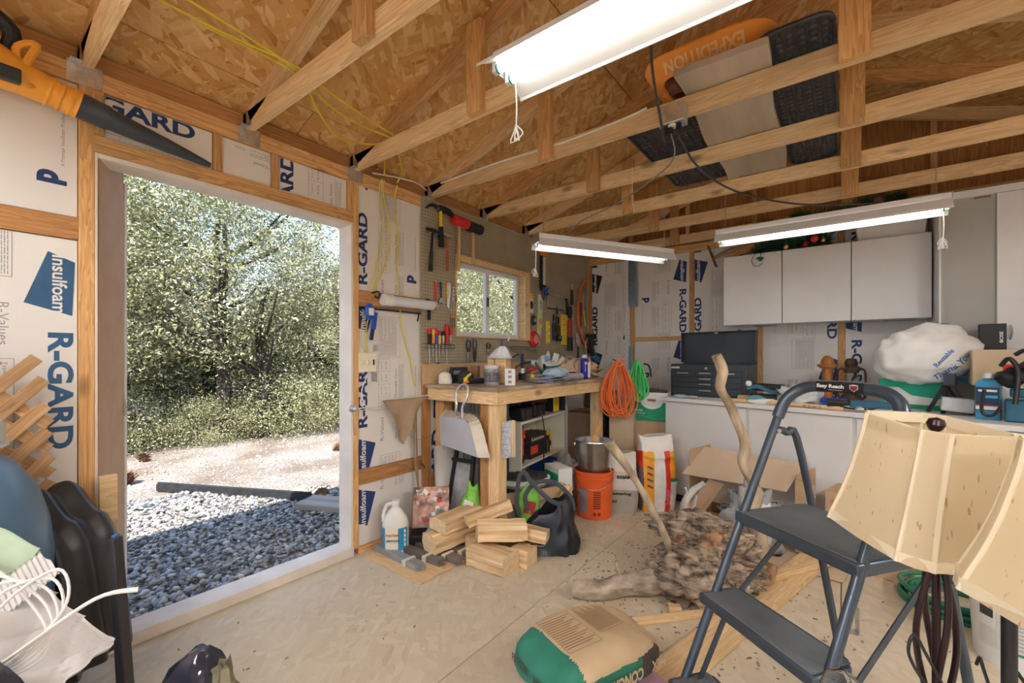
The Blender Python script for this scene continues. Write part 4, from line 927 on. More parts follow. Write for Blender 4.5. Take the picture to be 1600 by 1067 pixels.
b.build('handle', RED, t); b = MB(); [b.tube([(q * .034, -.02, -.32), (q * .036, -.02, -.47)], .013, 8) for q in (-1, 1)]; b.build('grip', BLKM, t); b = MB(); b.prism([(-.02, -.11), (-.035, -.03), (-.008, .02), (-.004, -.02), (.004, -.02), (.008, .02), (.035, -.03), (.02, -.11)][::-1], -.03, -.01); b.build('jaw', BLK, t, bevel=.003); hooks(t, (-.04, .04), -.12, l=.03)
t = PW('sheath_knife', 'knife in a black and brown sheath left of the bow saw', 'knife', 4.29, 2.04); MB().box(-.022, .022, -.02, -.004, -.22, -.05).build('sheath', BLK, t, bevel=.005); MB().tube([(0, -.013, -.05), (0, -.013, .01)], [.012, .015], 8).build('handle', WZ, t); MB().box(-.012, .014, -.016, -.006, -.38, -.22).build('blade', TAN, t, bevel=.003)
t = PW('bow_saw', 'orange bow saw arched along the right pegboard edge', 'bow saw', 4.56, 2.13); b = MB(); b.tube([(.04, -.03, .02), (-.09, -.03, -.08), (-.16, -.03, -.28), (-.15, -.03, -.52), (-.02, -.03, -.72), (.07, -.03, -.80)], .014, 8, sm=5); b.build('frame', ORANGEB, t); MB().box(.05, .062, -.033, -.030, -.80, .02).build('blade', STEEL, t); b = MB(); b.tube([(.02, -.03, -.74), (.09, -.03, -.84)], .017, 8); b.build('grip', BLK, t); hooks(t, (-.12,), -.12, l=.04)
t = PW('file', 'file with yellow-brown handle inside the bow saw', 'file', 4.58, 1.95); MB().box(-.05, -.036, -.022, -.016, -.20, .02).build('blade', STEEL, t); MB().tube([(-.035, -.02, -.18), (.01, -.02, -.34)], [.012, .015, .011], 8).build('handle', YEL, t)
t = PW('wood_chisel', 'dark red-handled chisel inside the bow saw', 'chisel', 4.49, 1.84); MB().tube([(0, -.02, .02), (.0, -.02, -.14)], [.014, .010], 8).build('handle', mat('dark_red', (.22, .03, .03)), t); MB().box(-.008, .008, -.023, -.017, -.25, -.14).build('blade', DGREY, t)
t = PW('trowel', 'pointed grey trowel with a bright edge below the bow saw', 'trowel', 4.53, 1.60); b = MB(); b.prism([(0, 0), (-.05, -.10), (-.03, -.20), (.04, -.16)], -.014, -.010); b.build('blade', STEEL, t)
t = PW('garden_trowel', 'dark grey pointing trowel hanging head up at the pegboard foot', 'trowel', 4.43, 1.52); b = MB(); b.prism([(-.06, -.01), (-.05, -.12), (0, -.17), (.05, -.12), (.03, .0)], -.016, -.010); b.build('blade', GALV, t); MB().tube([(0, -.013, -.16), (0, -.013, -.30)], .010, 8).build('handle', BLK, t)
t = thing('cordless_driver', 'black and blue power driver hanging in the wall corner', 'power tool', (-2.36, 4.64, 1.36), 70); b = MB(); b.tube([(-.01, 0, .12), (0, 0, .0), (.03, 0, -.10)], [.035, .03, .03], 8); b.box(-.06, .06, -.03, .03, .09, .15); b.build('body', BLK, t, bevel=.006); MB().cbox((.08, 0, -.14), (.13, .06, .07), (0, 25, 0)).build('battery', mat('tool_blue', (.03, .14, .32)), t, bevel=.006); MB().tube([(-.05, 0, .12), (-.09, 0, .02), (-.05, 0, -.12), (.03, 0, -.14)], .006, 6, sm=4).build('guard', STEEL, t)

# ---- things between the doorway and the bench (left wall, bay with the wires)
XF = -2.45
WIRE = mat('yellow_cable', (.72, .60, .06), .45, var=.08); WIREW = mat('white_cable', (.72, .70, .66), .5)
def wire(label, pts, m_=WIRE, r=.0045, nm='electric_cable', cat='cable', grp=None, sm=5):
    b = MB(); b.tube(pts, r, 6, sm=sm, flat=.6); o = b.build(nm, m_); return tag(o, label, cat, grp)
wire('yellow cable looping left down the foam board beside the doorway', [(-2.40, 1.755, 2.40), (-2.43, 1.76, 2.34), (-2.43, 1.775, 2.24), (-2.425, 1.79, 2.10), (-2.43, 1.745, 1.86), (-2.43, 1.70, 1.70), (-2.425, 1.70, 1.66)])
wire('yellow cable bowing right next to the looping one by the doorway', [(-2.40, 1.775, 2.40), (-2.43, 1.79, 2.32), (-2.425, 1.84, 2.10), (-2.43, 1.82, 1.90), (-2.43, 1.75, 1.74), (-2.425, 1.715, 1.66)])
wire('thin white cable between the two yellow loops', [(-2.41, 1.765, 2.40), (-2.44, 1.785, 2.30), (-2.435, 1.80, 2.10), (-2.44, 1.76, 1.85), (-2.43, 1.705, 1.67)], WIREW, .003)
wire('yellow cable hanging straight down the middle of the wired bay', [(-2.40, 1.88, 2.40), (-2.44, 1.89, 2.3), (-2.44, 1.915, 2.05), (-2.44, 1.905, 1.78), (-2.43, 1.93, 1.665)])
wire('lower yellow cable trailing from the wall lamp down the foam', [(-2.43, 1.93, 1.56), (-2.44, 1.935, 1.5), (-2.44, 1.965, 1.38), (-2.44, 2.02, 1.22), (-2.44, 2.045, 1.10), (-2.435, 2.065, 1.02)])
wire('yellow cables dropping into the outlet box', [(-2.40, 1.665, 1.55), (-2.43, 1.63, 1.46), (-2.43, 1.625, 1.34), (-2.44, 1.66, 1.27)]); wire('second yellow cable dropping into the outlet box', [(-2.39, 1.68, 1.55), (-2.43, 1.668, 1.46), (-2.43, 1.66, 1.34), (-2.44, 1.675, 1.27)])
wire('white cord curling down from the outlet plate', [(-2.44, 1.69, 1.145), (-2.42, 1.65, 1.10), (-2.42, 1.62, 1.02), (-2.42, 1.65, .93), (-2.41, 1.70, .905), (-2.41, 1.76, .90)], WIREW, .004)
t = PW('tube_lamp', 'short white plastic tube lamp mounted on the wall blocking', 'lamp', 1.985, 1.615, out=-.007); b = MB(); b.cyl((-.20, -.045, 0), (.20, -.045, 0), .034, n=16); b.build('diffuser', mat('milky_plastic', (.74, .78, .82), .3), t); MB().cyl((-.225, -.045, 0), (-.15, -.045, 0), .040, n=16).build('end_cap', WPL, t, bevel=.004); MB().cyl((.19, -.045, 0), (.205, -.045, 0), .036, n=16).build('end_cap', WPL, t, bevel=.004); MB().box(-.2, .2, -.02, .0, -.02, .02).build('bracket', WPL, t)
t = PW('hook_rail', 'thin black rail under the tube lamp with curled hooks', 'rail', 1.87, 1.555, out=-.007); b = MB(); b.box(-.25, .25, -.008, 0, -.006, .006); b.tube([(-.17, -.01, .10), (-.13, -.03, .11), (-.13, -.03, .07), (-.16, -.03, .08)], .006, 6, sm=3); b.tube([(.22, -.01, 0), (.20, -.03, -.04), (.19, -.03, -.06)], .005, 6); b.build('rail', BLK, t)
t = PW('scrub_brush', 'blue and white brush hanging beside the doorway', 'brush', 1.665, 1.56, out=.0); MB().ball((0, -.03, -.03), (.035, .022, .052), 12, 8).build('head', BLUE, t); MB().box(-.018, .014, -.056, -.05, -.055, -.01).build('bristles', WPL, t); b = MB(); b.bar((.05, -.02, -.03), (.035, -.02, -.14), .012, .035); b.build('handle', BLUE, t, bevel=.003); MB().bar((.032, -.02, -.14), (.02, -.02, -.21), .010, .022).build('grip', mat('navy_plastic', (.02, .03, .10)), t)
t = PW('outlet_plate', 'ivory three-gang switch and outlet plate beside the doorway', 'outlet', 1.677, 1.207, out=-.012); MB().box(-.066, .066, -.006, 0, -.062, .062).build('plate', CREAM, t, bevel=.003)
for k in (-1, 0): MB().box(k * .044 - .006, k * .044 + .006, -.012, -.006, -.014, .014).build('switch', CREAM, t, bevel=.002)
MB().box(.040, .050, -.008, -.006, -.018, .018).build('slot', BLK, t)
t = PW('junction_cutout', 'rough hole in the foam around the electrical box', 'electrical box', 1.68, 1.21, out=-.018); b = MB(); b.box(-.06, .075, .0, .01, .066, .10); b.box(-.06, .04, .0, .01, -.12, -.068); b.build('box_wood', CARDD, t); b = MB(); b.box(.03, .075, -.004, .01, -.13, -.068); b.build('metal_box', GALV, t); MB().box(.04, .085, -.004, .008, .07, .11).build('metal_box', GALV, t)
t = thing('curtain_rod', 'thin white rod with brackets carrying the brown cloth', 'rod', (-2.40, 1.88, .955), 90); MB().tube([(-.33, 0, -.035), (-.2, 0, -.03), (.05, 0, .0), (.36, 0, .015)], .004, 6).build('rod', WPL, t); b = MB(); [b.lathe([(.022, -.0), (.022, .006), (.008, .02), (.008, .05), (.0, .05)], 10, (0, 0, 0)) for _ in (0,)]; 
for s, zz in ((-.31, -.035), (.33, .015)): b2 = MB(); b2.cyl((s, .05, zz), (s, -.01, zz), .011, n=8); b2.cyl((s, .05, zz), (s, .04, zz), .024, n=12); b2.build('bracket', GALV, t)
b = MB()
def clf(u, v):
    y = -.13 + .44 * u; dp = (.33 * (1 - abs(u - .42) / .62) + .02 * math.sin(u * 9)) * v
    return (y + v * .05 * (u - .4) * -4, -.012 - .02 * math.sin(u * 11 + 1) * v, .004 + .0 * u - dp)
b.sheet(clf, 26, 14, .003)
tag(b.build('hanging_cloth', TAN, None, (-2.40, 1.88, .955), (0, 0, 90), sharp=180), 'brown canvas cloth draped over the thin rod', 'cloth')
t = thing('leather_strap', 'long tan leather strap hanging below the brown cloth', 'strap', (-2.405, 2.02, .93), 90); b = MB(); b.tube([(0, -.01, 0), (0, -.012, -.25), (.005, -.014, -.42), (.03, -.02, -.60)], .016, 6, sm=3, flatn=.25); b.tube([(.015, -.014, 0), (.018, -.014, -.3), (.03, -.02, -.60)], .013, 6, sm=3, flatn=.25); b.build('strap', mat('tan_leather', (.38, .26, .15), .6), t)
wire('thin cord strung from the cloth to the stud', [(-2.40, 1.98, .70), (-2.41, 2.05, .66), (-2.42, 2.15, .655), (-2.42, 2.22, .67)], TAN, .0025)
wire('coiled wire spring hooked on the low blocking', [(-2.43, 2.10, .50), (-2.40, 2.12, .46), (-2.42, 2.14, .44), (-2.43, 2.12, .47)], DGREY, .003)
b = MB(); b.prism([(-.05, .0), (.05, .0), (.045, .20), (.02, .24), (-.04, .22)], -.01, .004); o = b.build('wood_scrap', W0D, None, (-2.425, 2.235, .16), (0, 0, 90)); tag(o, 'rough wooden scrap leaning on the stud foot', 'wood scrap')

# ============================================================ WORKBENCH
BT = 1.045
wbn = thing('workbench', 'heavy wooden workbench under the pegboard with a stained worn top', 'workbench', (-2.1, 3.0, 0))
WTOP = mat('worn_bench_top', (.50, .38, .26), .75, var=.3, scale=4, bump=.2, dirt=(.16, .12, .10), stretch=(.5, 1, 1))
O = Vector((-2.1, 3.0, 0))
def wbd(nm, p0, p1, w_, h_, m_=W0L, up=(0, 0, 1)): return board(nm, Vector(p0) - O, Vector(p1) - O, w_, h_, m_, wbn, up)
MB().box(-2.405 + 2.1, -1.735 + 2.1, 2.13 - 3, 3.82 - 3, 1.0215, BT).build('worktop', WTOP, wbn, bevel=.003)
wbd('apron', (-1.769, 2.15, .978), (-1.769, 3.80, .978), .038, .086); wbd('apron', (-2.40, 2.169, .978), (-1.789, 2.169, .978), .038, .086); wbd('apron', (-2.40, 3.781, .978), (-1.789, 3.781, .978), .038, .086)
for x, y in ((-1.81, 2.225), (-1.81, 3.66), (-2.36, 2.27), (-2.36, 3.66)): wbd('leg', (x, y, 0), (x, y, .934), .085, .085, W0L if x > -2 else W0, up=(1, 0, 0))
wbd('leg', (-1.895, 2.225, 0), (-1.895, 2.225, .934), .05, .085, W0D, up=(1, 0, 0))
MB().box(-2.408 + 2.1, -2.3965 + 2.1, 2.105 - 3, 4.1 - 3, 1.0455, 1.19).build('backsplash', WX, wbn, bevel=.002)
MB().tube([(-.36, -.80, 1.0475), (-.345, -.80, 1.049), (-.33, -.79, 1.0475)], .004, 5).build('nail', STEEL, wbn)
def B(name, label, cat, x, y, rz=0, grp=None, z=BT): return thing(name, label, cat, (x, y, z), rz, grp)
def rbox(b, w_, d_, h_, z0=0, m=0): return b.box(-w_ / 2, w_ / 2, -d_ / 2, d_ / 2, z0, z0 + h_, m)
# bench-top things, left to right
t = B('tape_measure', 'white and steel tape measure at the left end of the workbench', 'tape measure', -2.30, 2.23, 30); b = MB(); b.prism([(-.045, 0), (.045, 0), (.045, .03), (.035, .075), (0, .09), (-.035, .08), (-.045, .06)], -.026, .026); b.build('case', WEN, t, bevel=.008); b = MB(); b.T = Matrix.Translation((0, -.0265, .045)) @ Matrix.Rotation(R(90), 4, 'X'); b.lathe([(0, 0), (.034, 0), (.03, .004), (0, .004)], 18); b.build('dial', CREAM, t)
t = B('tape_measure', 'black and yellow tape measure beside the white one', 'tape measure', -2.22, 2.36, 40); b = MB(); b.prism([(-.06, 0), (.05, 0), (.055, .03), (.03, .09), (-.03, .10), (-.06, .06)], -.03, .03); b.build('case', BLK, t, bevel=.01); MB().cbox((.02, -.034, .06), (.05, .008, .016), (0, -40, 0)).build('stripe', YEL, t); MB().cbox((.0, -.035, .03), (.03, .008, .03)).build('label', YEL, t)
t = B('small_case', 'dark flat case standing behind the tape measures', 'case', -2.34, 2.40, 80); b = MB(); b.cbox((0, 0, .06), (.15, .03, .12), (12, 0, 0)); b.build('body', DGREY, t, bevel=.006); MB().cbox((0, -.02, .08), (.11, .006, .03), (12, 0, 0)).build('label', GREYP, t)
t = B('glue_gun', 'black grip tool lying in front of the tape measures', 'tool', -2.06, 2.33, 75); b = MB(); b.tube([(-.09, 0, .025), (0, 0, .03), (.08, 0, .022)], [.018, .024, .014], 8); b.build('body', BLK, t); MB().tube([(-.09, 0, .025), (-.13, 0, .02)], .008, 6).build('tip', ORANGE, t)
t = B('small_bottle', 'little green-capped clear bottle behind the big tub', 'bottle', -2.27, 2.52); MB().lathe([(0, 0), (.022, 0), (.022, .07), (.010, .085), (.010, .09), (0, .09)], 14).build('body', GLASS, t); MB().lathe([(0, .09), (.013, .09), (.013, .115), (0, .115)], 12).build('cap', mat('green_cap', (.05, .35, .25)), t)
t = B('wood_block', 'upright dark wooden block behind the big tub', 'block', -2.20, 2.44, 10); MB().box(-.03, .03, -.02, .02, 0, .13).build('block', CARDD, t, bevel=.003)
t = B('paint_tub', 'squat labelled plastic jar at the front of the workbench', 'jar', -1.985, 2.375); MB().lathe([(0, 0), (.05, 0), (.053, .01), (.053, .10), (.048, .115), (0, .115)], 24).build('body', mat('grey_label_plastic', (.34, .33, .36), .3, var=.3, scale=30), t); MB().lathe([(.0545, .02), (.0545, .09)], 24, cap=False).build('label', mat('dark_label', (.16, .15, .18), .5, var=.5, scale=60), t); MB().lathe([(0, .115), (.054, .115), (.054, .14), (0, .14)], 24).build('lid', mat('clear_lid', (.72, .70, .68), .2), t)
t = B('cardboard_canister', 'tan canister with a white rag bunched on top', 'canister', -2.02, 2.50, 15); b = MB(); b.box(-.075, .075, -.05, .05, 0, .20); b.build('box', WX, t, bevel=.01); MB().box(-.076, .0, -.052, -.0505, .0, .085).build('label', DGREY, t); b = MB(); b.box(-.015, -.009, -.055, -.051, .10, .20); b.build('seam', TAN, t)
b = MB(); b.sheet(lambda u, v: (.10 * math.cos(2 * PI * u) * (1 - v * .75) * (1 + .1 * math.sin(9 * u)) + .03 * v, .075 * math.sin(2 * PI * u) * (1 - v * .75) * (1 + .1 * math.sin(9 * u)), .185 + .09 * v ** .8), 24, 6, .003); tag(b.build('rag', mat('white_rag', (.74, .76, .82), .9, bump=.3), None, (-2.02, 2.50, BT), sharp=180), 'white rag spread over the tan canister', 'rag')
t = B('pencil', 'white and blue pencil standing out of the rag', 'pencil', -1.99, 2.53, z=BT + .24); MB().tube([(0, 0, 0), (.03, .02, .11)], .004, 6).build('shaft', WPL, t); MB().tube([(.003, .002, .01), (.02, .014, .075)], .0046, 6).build('band', BLUE, t)
t = B('carton', 'narrow white and grey carton at the bench front', 'carton', -1.855, 2.42, 30); MB().box(-.035, .035, -.02, .02, 0, .115).build('box', WPL, t, bevel=.002); [MB().box(-.012, .012, -.0215, -.0205, .015 + .035 * k, .033 + .035 * k).build('picture', GREYP, t) for k in range(3)]
t = B('aerosol_can', 'small blue and red capped can behind the tan canister', 'can', -2.22, 2.84); MB().lathe([(0, 0), (.03, 0), (.03, .10), (0, .10)], 16).build('body', WPL, t); MB().lathe([(.031, .06), (.031, .10)], 16, cap=False).build('band', BLUE, t); MB().lathe([(0, .10), (.032, .10), (.03, .135), (0, .14)], 16).build('cap', mat('pink_red', (.75, .22, .24)), t)
t = B('putty_knife', 'scraper with dark blade lying on top behind the rag', 'scraper', -2.30, 3.02, 60); MB().cbox((0, 0, .19), (.15, .02, .012), (0, -25, 0)).build('blade', DGREY, t); MB().cbox((-.05, 0, .09), (.025, .02, .18)).build('stand', GALV, t)
t = B('toggle_clamp', 'bent black-handled clamp standing on the bench', 'clamp', -2.02, 2.78, 70); b = MB(); b.tube([(-.09, 0, 0), (-.07, 0, .08), (-.03, 0, .13), (.08, 0, .155)], .006, 6, sm=3); b.tube([(.02, 0, 0), (.05, 0, .07), (.08, 0, .14)], .006, 6, sm=3); b.build('frame', DGREY, t); MB().tube([(-.01, 0, .14), (.09, 0, .158)], .010, 7).build('grip', BLK, t)
t = B('glue_stick', 'tall dark tube standing in a grey cup', 'tool', -2.20, 3.04); MB().lathe([(0, 0), (.035, 0), (.033, .06), (0, .06)], 14).build('base', BLK, t); MB().lathe([(0, .06), (.028, .06), (.026, .10), (0, .10)], 14).build('collar', GALV, t); MB().lathe([(0, .10), (.013, .10), (.011, .22), (0, .23)], 12).build('stem', mat('navy_plastic', (.02, .03, .10)), t)
t = B('glue_bottle', 'little yellow bottle lying in front of the grey cup', 'bottle', -1.98, 2.87); MB().lathe([(0, 0), (.018, 0), (.018, .05), (.008, .06), (0, .065)], 12).build('body', YEL, t); t = B('turned_wood_piece', 'orange-brown rounded knob on the bench', 'knob', -1.90, 2.80); MB().ball((0, 0, .022), (.03, .02, .022), 12, 8).build('knob', mat('amber_wood', (.52, .22, .05), .3), t)
def paper(label, x, y, w_, d_, rz, cols, h_=.012, n=3, cat='paper', name='paper'):
    t = B(name, label, cat, x, y, rz)
    for k in range(n):
        b = MB(); b.sheet(lambda u, v: ((u - .5) * w_, (v - .5) * d_, .003 + h_ * k + .008 * math.sin(u * 7 + k * 2 + v * 3) * (u) + .006), 10, 5, .0025)
        b.T = None; b.build('sheet', cols[k % len(cols)], t, rot=(0, 0, 7 * k), sharp=180)
GL = mat('striped_packaging', (.45, .42, .47), .35, var=.6, scale=26, stretch=(.3, 1, 1)); GLB = mat('blue_white_packaging', (.35, .38, .55), .3, var=.8, scale=30)
paper('crumpled striped wrappers fanned out along the bench front', -1.90, 2.98, .34, .16, 78, (GL, WPL, GLB)); paper('blue and white crumpled wrapper near the bench edge', -1.80, 2.72, .16, .10, 60, (GLB, WPL)); paper('long folded grey and white strips in the middle of the bench', -2.02, 3.14, .42, .10, 62, (GL, WPL), .02)
t = B('plastic_pouch', 'light blue plastic pouch in the middle of the bench', 'pouch', -1.98, 3.24, 80); b = MB(); b.ball((0, 0, .05), (.15, .07, .05), 18, 9, amp=.5, fr=5, seed=4); b.build('pouch', mat('pale_blue_film', (.50, .67, .80), .25, var=.1), t, sharp=180)
t = B('canister_of_files', 'lying grey cylinder with a bright ring end at the bench front', 'canister', -1.83, 3.30, 84); MB().cyl((-.11, 0, .03), (.07, 0, .03), .03, n=16).build('body', mat('mauve_grey', (.36, .33, .37), .4), t); b = MB(); b.tube([(.075 + 0 * k, .03 * math.cos(k * PI / 6), .03 + .028 * math.sin(k * PI / 6)) for k in range(12)], .006, 6, closed=True); b.build('ring', STEEL, t)
t = B('screwdriver', 'loose screwdriver with chunky red handle lying on the bench', 'screwdriver', -2.20, 3.10, 50); MB().tube([(0, 0, .07), (.11, 0, .11)], [.016, .019, .014], 8).build('handle', RED, t); MB().tube([(0, 0, .07), (-.10, 0, .03)], .004, 6).build('shaft', STEEL, t)
t = B('bag_of_parts', 'heap of crumpled white plastic bags with green and black prints', 'plastic bags', -2.18, 3.42, 80); b = MB(); b.ball((0, 0, .08), (.17, .08, .10), 22, 12, amp=1.3, fr=7, seed=11); b.build('bag', mat('white_crinkled_film', (.80, .82, .80), .3, var=.05, bump=.4), t, sharp=180)
for k, (x, z, w_, h_, m_, r_) in enumerate(((-.10, .16, .09, .11, WPL, -10), (.03, .17, .07, .12, WPL, 12), (.12, .15, .07, .09, WPL, 30), (-.03, .12, .03, .10, mat('skin_tone_plastic', (.75, .55, .40)), 20), (.09, .06, .09, .03, mat('skin_tone_plastic', (1, 1, 1)), 5))):
    MB().cbox((x, -.05 - .008 * k, z), (w_, .012, h_), (8, r_, 0)).build('card', m_, t, bevel=.004)
MB().cbox((-.10, -.085, .19), (.05, .006, .04), (0, 12, 0)).build('print', mat('sky_blue', (.2, .45, .7)), t); MB().tube([(-.16, -.09, .11), (-.05, -.10, .105), (.08, -.10, .12)], .009, 6).build('handle', mat('dark_green_plastic', (.03, .18, .13)), t)
MB().tube([(-.20, -.10, .05), (-.14, -.10, .11), (-.17, -.10, .13), (-.12, -.10, .06), (0, -.10, .075), (.10, -.10, .06)], .006, 6, sm=4).build('trim', BLK, t)
MB().cbox((-.22, -.09, .10), (.02, .014, .13), (0, -40, 0)).build('handle', mat('dark_green_plastic', (1, 1, 1)), t)
t = B('staple_gun', 'red-handled tool behind the blue spray can', 'tool', -2.20, 3.72, 85); MB().cbox((0, 0, .15), (.22, .04, .035), (0, 8, 0)).cbox((0, 0, .08), (.20, .04, .03), (0, -6, 0)).build('body', RED, t, bevel=.006); MB().cbox((-.02, .0, .05), (.24, .05, .03)).build('base', BLK, t, bevel=.005)
t = B('spray_can', 'blue and yellow spray can with white label on the right of the bench', 'spray can', -1.88, 3.56, 75); MB().lathe([(0, 0), (.034, 0), (.036, .006), (.036, .17), (.028, .185), (.0, .187)], 20).build('body', mat('deep_blue_tin', (.02, .03, .40), .3, .3), t); b = MB(); b.prism([(.004, .01), (.034, .01), (.034, .15), (.004, .15)], -.0375, -.0365); b.build('label', WPL, t); MB().cyl((-.02, -.037, .14), (-.02, -.034, .14), .016, n=14).build('emblem', YEL, t); MB().lathe([(0, .186), (.026, .188), (.022, .215), (.0, .218)], 14).build('cap', mat('pale_blue_cap', (.65, .68, .85)), t); MB().cyl((.02, 0, .20), (.14, 0, .20), .0025, n=5).build('straw', BLUE, t)
t = B('paper_sack', 'crumpled brown paper sack left of the spray can', 'paper bag', -2.04, 3.55, 80); b = MB(); b.ball((0, 0, .075), (.13, .07, .085), 18, 10, amp=1.0, fr=6, seed=21); b.build('bag', mat('kraft_paper', (.62, .44, .30), .8, bump=.3), t, sharp=180); MB().cbox((-.02, -.07, .035), (.10, .02, .05)).build('opening', DGREY, t)
t = B('paper_sack', 'crumpled brown paper sack at the right end of the bench', 'paper bag', -1.97, 3.72, 95); b = MB(); b.ball((0, 0, .075), (.17, .10, .085), 18, 10, amp=1.3, fr=6, seed=33); b.build('bag', mat('kraft_paper', (1, 1, 1)), t, sharp=180); MB().tube([(-.12, -.11, .07), (-.10, -.14, .04), (-.02, -.19, .02), (.04, -.235, -.03), (.05, -.242, -.07)], .004, 5, sm=3).build('tie', WX, t)
t = B('small_cup', 'little brown-black cup beside the spray can', 'cup', -1.88, 3.66); MB().lathe([(0, 0), (.028, 0), (.03, .055), (0, .055)], 14).build('cup', CARDD, t)
t = B('toy_gun', 'grey slotted plastic tool lying on the sacks at the right end', 'tool', -2.10, 3.84, 85, z=BT + .12); MB().cbox((0, 0, .05), (.30, .05, .035)).cbox((-.12, 0, .07), (.13, .05, .03), (0, 10, 0)).build('body', mat('sage_grey', (.36, .39, .33), .5), t, bevel=.006); b = MB(); [b.cbox((-.06 + .07 * k, 0, .012), (.04, .03, .05)) for k in range(3)]; b.build('tooth', mat('sage_grey', (1, 1, 1)), t, bevel=.004); MB().box(-.06, .1, -.02, .02, -.10, -.012).build('foot', DGREY, t)
t = B('cloth_bundle', 'pink rag bundled on the back of the bench', 'rag', -2.26, 3.80, 0); b = MB(); b.ball((0, 0, .09), (.06, .08, .12), 16, 10, amp=.8, seed=2); b.build('rag', mat('pink_rag', (.70, .30, .32), .9), t, sharp=180)

# ---- hanging on the bench front
t = thing('dustpan', 'grey metal dustpan with wire handle hanging on the left end of the bench', 'dustpan', (-2.02, 2.132, 1.01), 0)
PAN = mat('light_grey_metal', (.52, .53, .58), .35, .4, var=.05)
b = MB(); b.prism([(-.175, -.17), (-.165, -.36), (.175, -.405), (.135, -.29), (.10, -.20), (.06, -.175)], -.062, -.060); b.build('pan', PAN, t, bevel=.0005)
b = MB(); pl_ = smooth_path([(-.175, 0, -.17), (-.05, 0, -.172), (.06, 0, -.175), (.10, 0, -.20), (.135, 0, -.29), (.175, 0, -.405)], 6)
def rw(u, v): q = u * (len(pl_) - 1); i = min(int(q), len(pl_) - 2); p = pl_[i].lerp(pl_[i + 1], q - i); return (p.x + .05 * v * min(1, max(0, u * 1.3)), -.06 + .055 * v, p.z + .04 * v * (1 - u) + .004 * math.sin(u * 80) * v)
b.sheet(rw, 80, 3, .0015); b.build('rear_wall', mat('beige_metal', (.56, .50, .42), .4, .3), t, sharp=40)
MB().tube([(-.055, -.045, -.20), (-.03, -.045, -.10), (-.05, -.03, -.02), (-.03, -.012, .035), (.01, -.012, .05), (.045, -.012, .03), (.055, -.03, -.03), (.025, -.045, -.10), (.03, -.045, -.20)], .009, 8, sm=5).build('handle', GALV, t); MB().cyl((-.02, -.064, -.235), (-.02, -.06, -.235), .010, n=8).build('rivet', STEEL, t); MB().cyl((.0, -.02, .022), (.0, .02, .022), .003, n=5).build('hook', STEEL, t)
t = thing('bench_brush', 'bristled hand brush hanging on the bench corner post', 'brush', (-1.745, 2.25, .83), 60); MB().box(.012, .045, -.03, .0, -.24, .0).build('back', CARDL, t, bevel=.006)
b = MB()
for k in range(60): z = -.005 - .23 * k / 59; b.cyl((.012, -.015, z), (-.045 + random.uniform(-.006, .006), -.015 + random.uniform(-.012, .012), z - .012), .004, .0025, 5)
b.build('bristles', mat('grey_bristle', (.55, .57, .62), .8, var=.3, scale=60), t)['kind'] = 'stuff'
MB().tube([(.02, -.015, 0), (.0, -.015, .03), (.0, .01, .04)], .004, 6).build('hook', BLK, t)
t = thing('speaker_box', 'small black bracket lamp fixed near the right bench leg', 'work lamp', (-1.72, 3.70, .84), 0); MB().cbox((0, 0, .02), (.09, .07, .10), (0, 10, 0)).build('case', BLK, t, bevel=.006); MB().cbox((.03, -.036, .01), (.05, .006, .06), (0, 10, 0)).build('face', STEEL, t, bevel=.004); MB().tube([(-.03, 0, .06), (-.03, 0, .10)], .008, 6).build('arm', BLK, t)

# ---- under the bench
def P3(name, label, cat, x, y, z=0, rz=0, grp=None): return thing(name, label, cat, (x, y, z), rz, grp)
# white shelf, turned a little
t = P3('shelf_unit', 'open white shelf unit standing under the workbench', 'shelf', -2.14, 3.06, 0, 98)
SHW = mat('ivory_laminate', (.72, .69, .58), .5, var=.03)
for nm, a in (('side_panel', (-.43, -.413, -.15, .15, 0, .75)), ('side_panel', (.413, .43, -.15, .15, 0, .75)), ('top_panel', (-.4125, .4125, -.15, .15, .732, .75)), ('shelf', (-.4125, .4125, -.145, .14, .395, .413)), ('shelf', (-.4125, .4125, -.145, .14, .05, .068)), ('back_panel', (-.4125, .4125, .141, .15, .0685, .7315))):
    MB().box(*a).build(nm, SHW, t, bevel=.001)
def onshelf(u, d, z): c_, s_ = math.cos(R(98)), math.sin(R(98)); return (-2.14 + u * c_ - d * s_, 3.06 + u * s_ + d * c_, z)
def S3(name, label, cat, u, d, z, rz=98, grp=None): return thing(name, label, cat, onshelf(u, d, z), rz, grp)
t = S3('toy_robot', 'red and black toy truck figure standing on end in the white shelf', 'toy', -.34, -.09, .4135); RT = mat('toy_red', (.75, .07, .02), .35)
MB().cbox((0, 0, .16), (.05, .05, .20)).cbox((.015, 0, .24), (.055, .05, .05)).cbox((0, 0, .045), (.07, .055, .06)).build('body', RT, t, bevel=.008); [MB().cyl((x, -.034, z), (x, -.026, z), .022, n=12).build('wheel', BLK, t) for x, z in ((-.015, .03), (.02, .05))]; MB().cbox((0, 0, .285), (.045, .045, .03)).build('head', BLK, t, bevel=.005); MB().ball((.02, -.02, .21), .018, 8, 6).build('lamp', RT, t)
t = S3('picture_card', 'light blue card leaning behind the red toy', 'card', -.275, .03, .4135); MB().cbox((0, 0, .14), (.006, .16, .27), (0, 0, 0)).build('card', BLUEL, t)
GB = mat('black_game_box', (.03, .025, .03), .4, var=.4, scale=30)
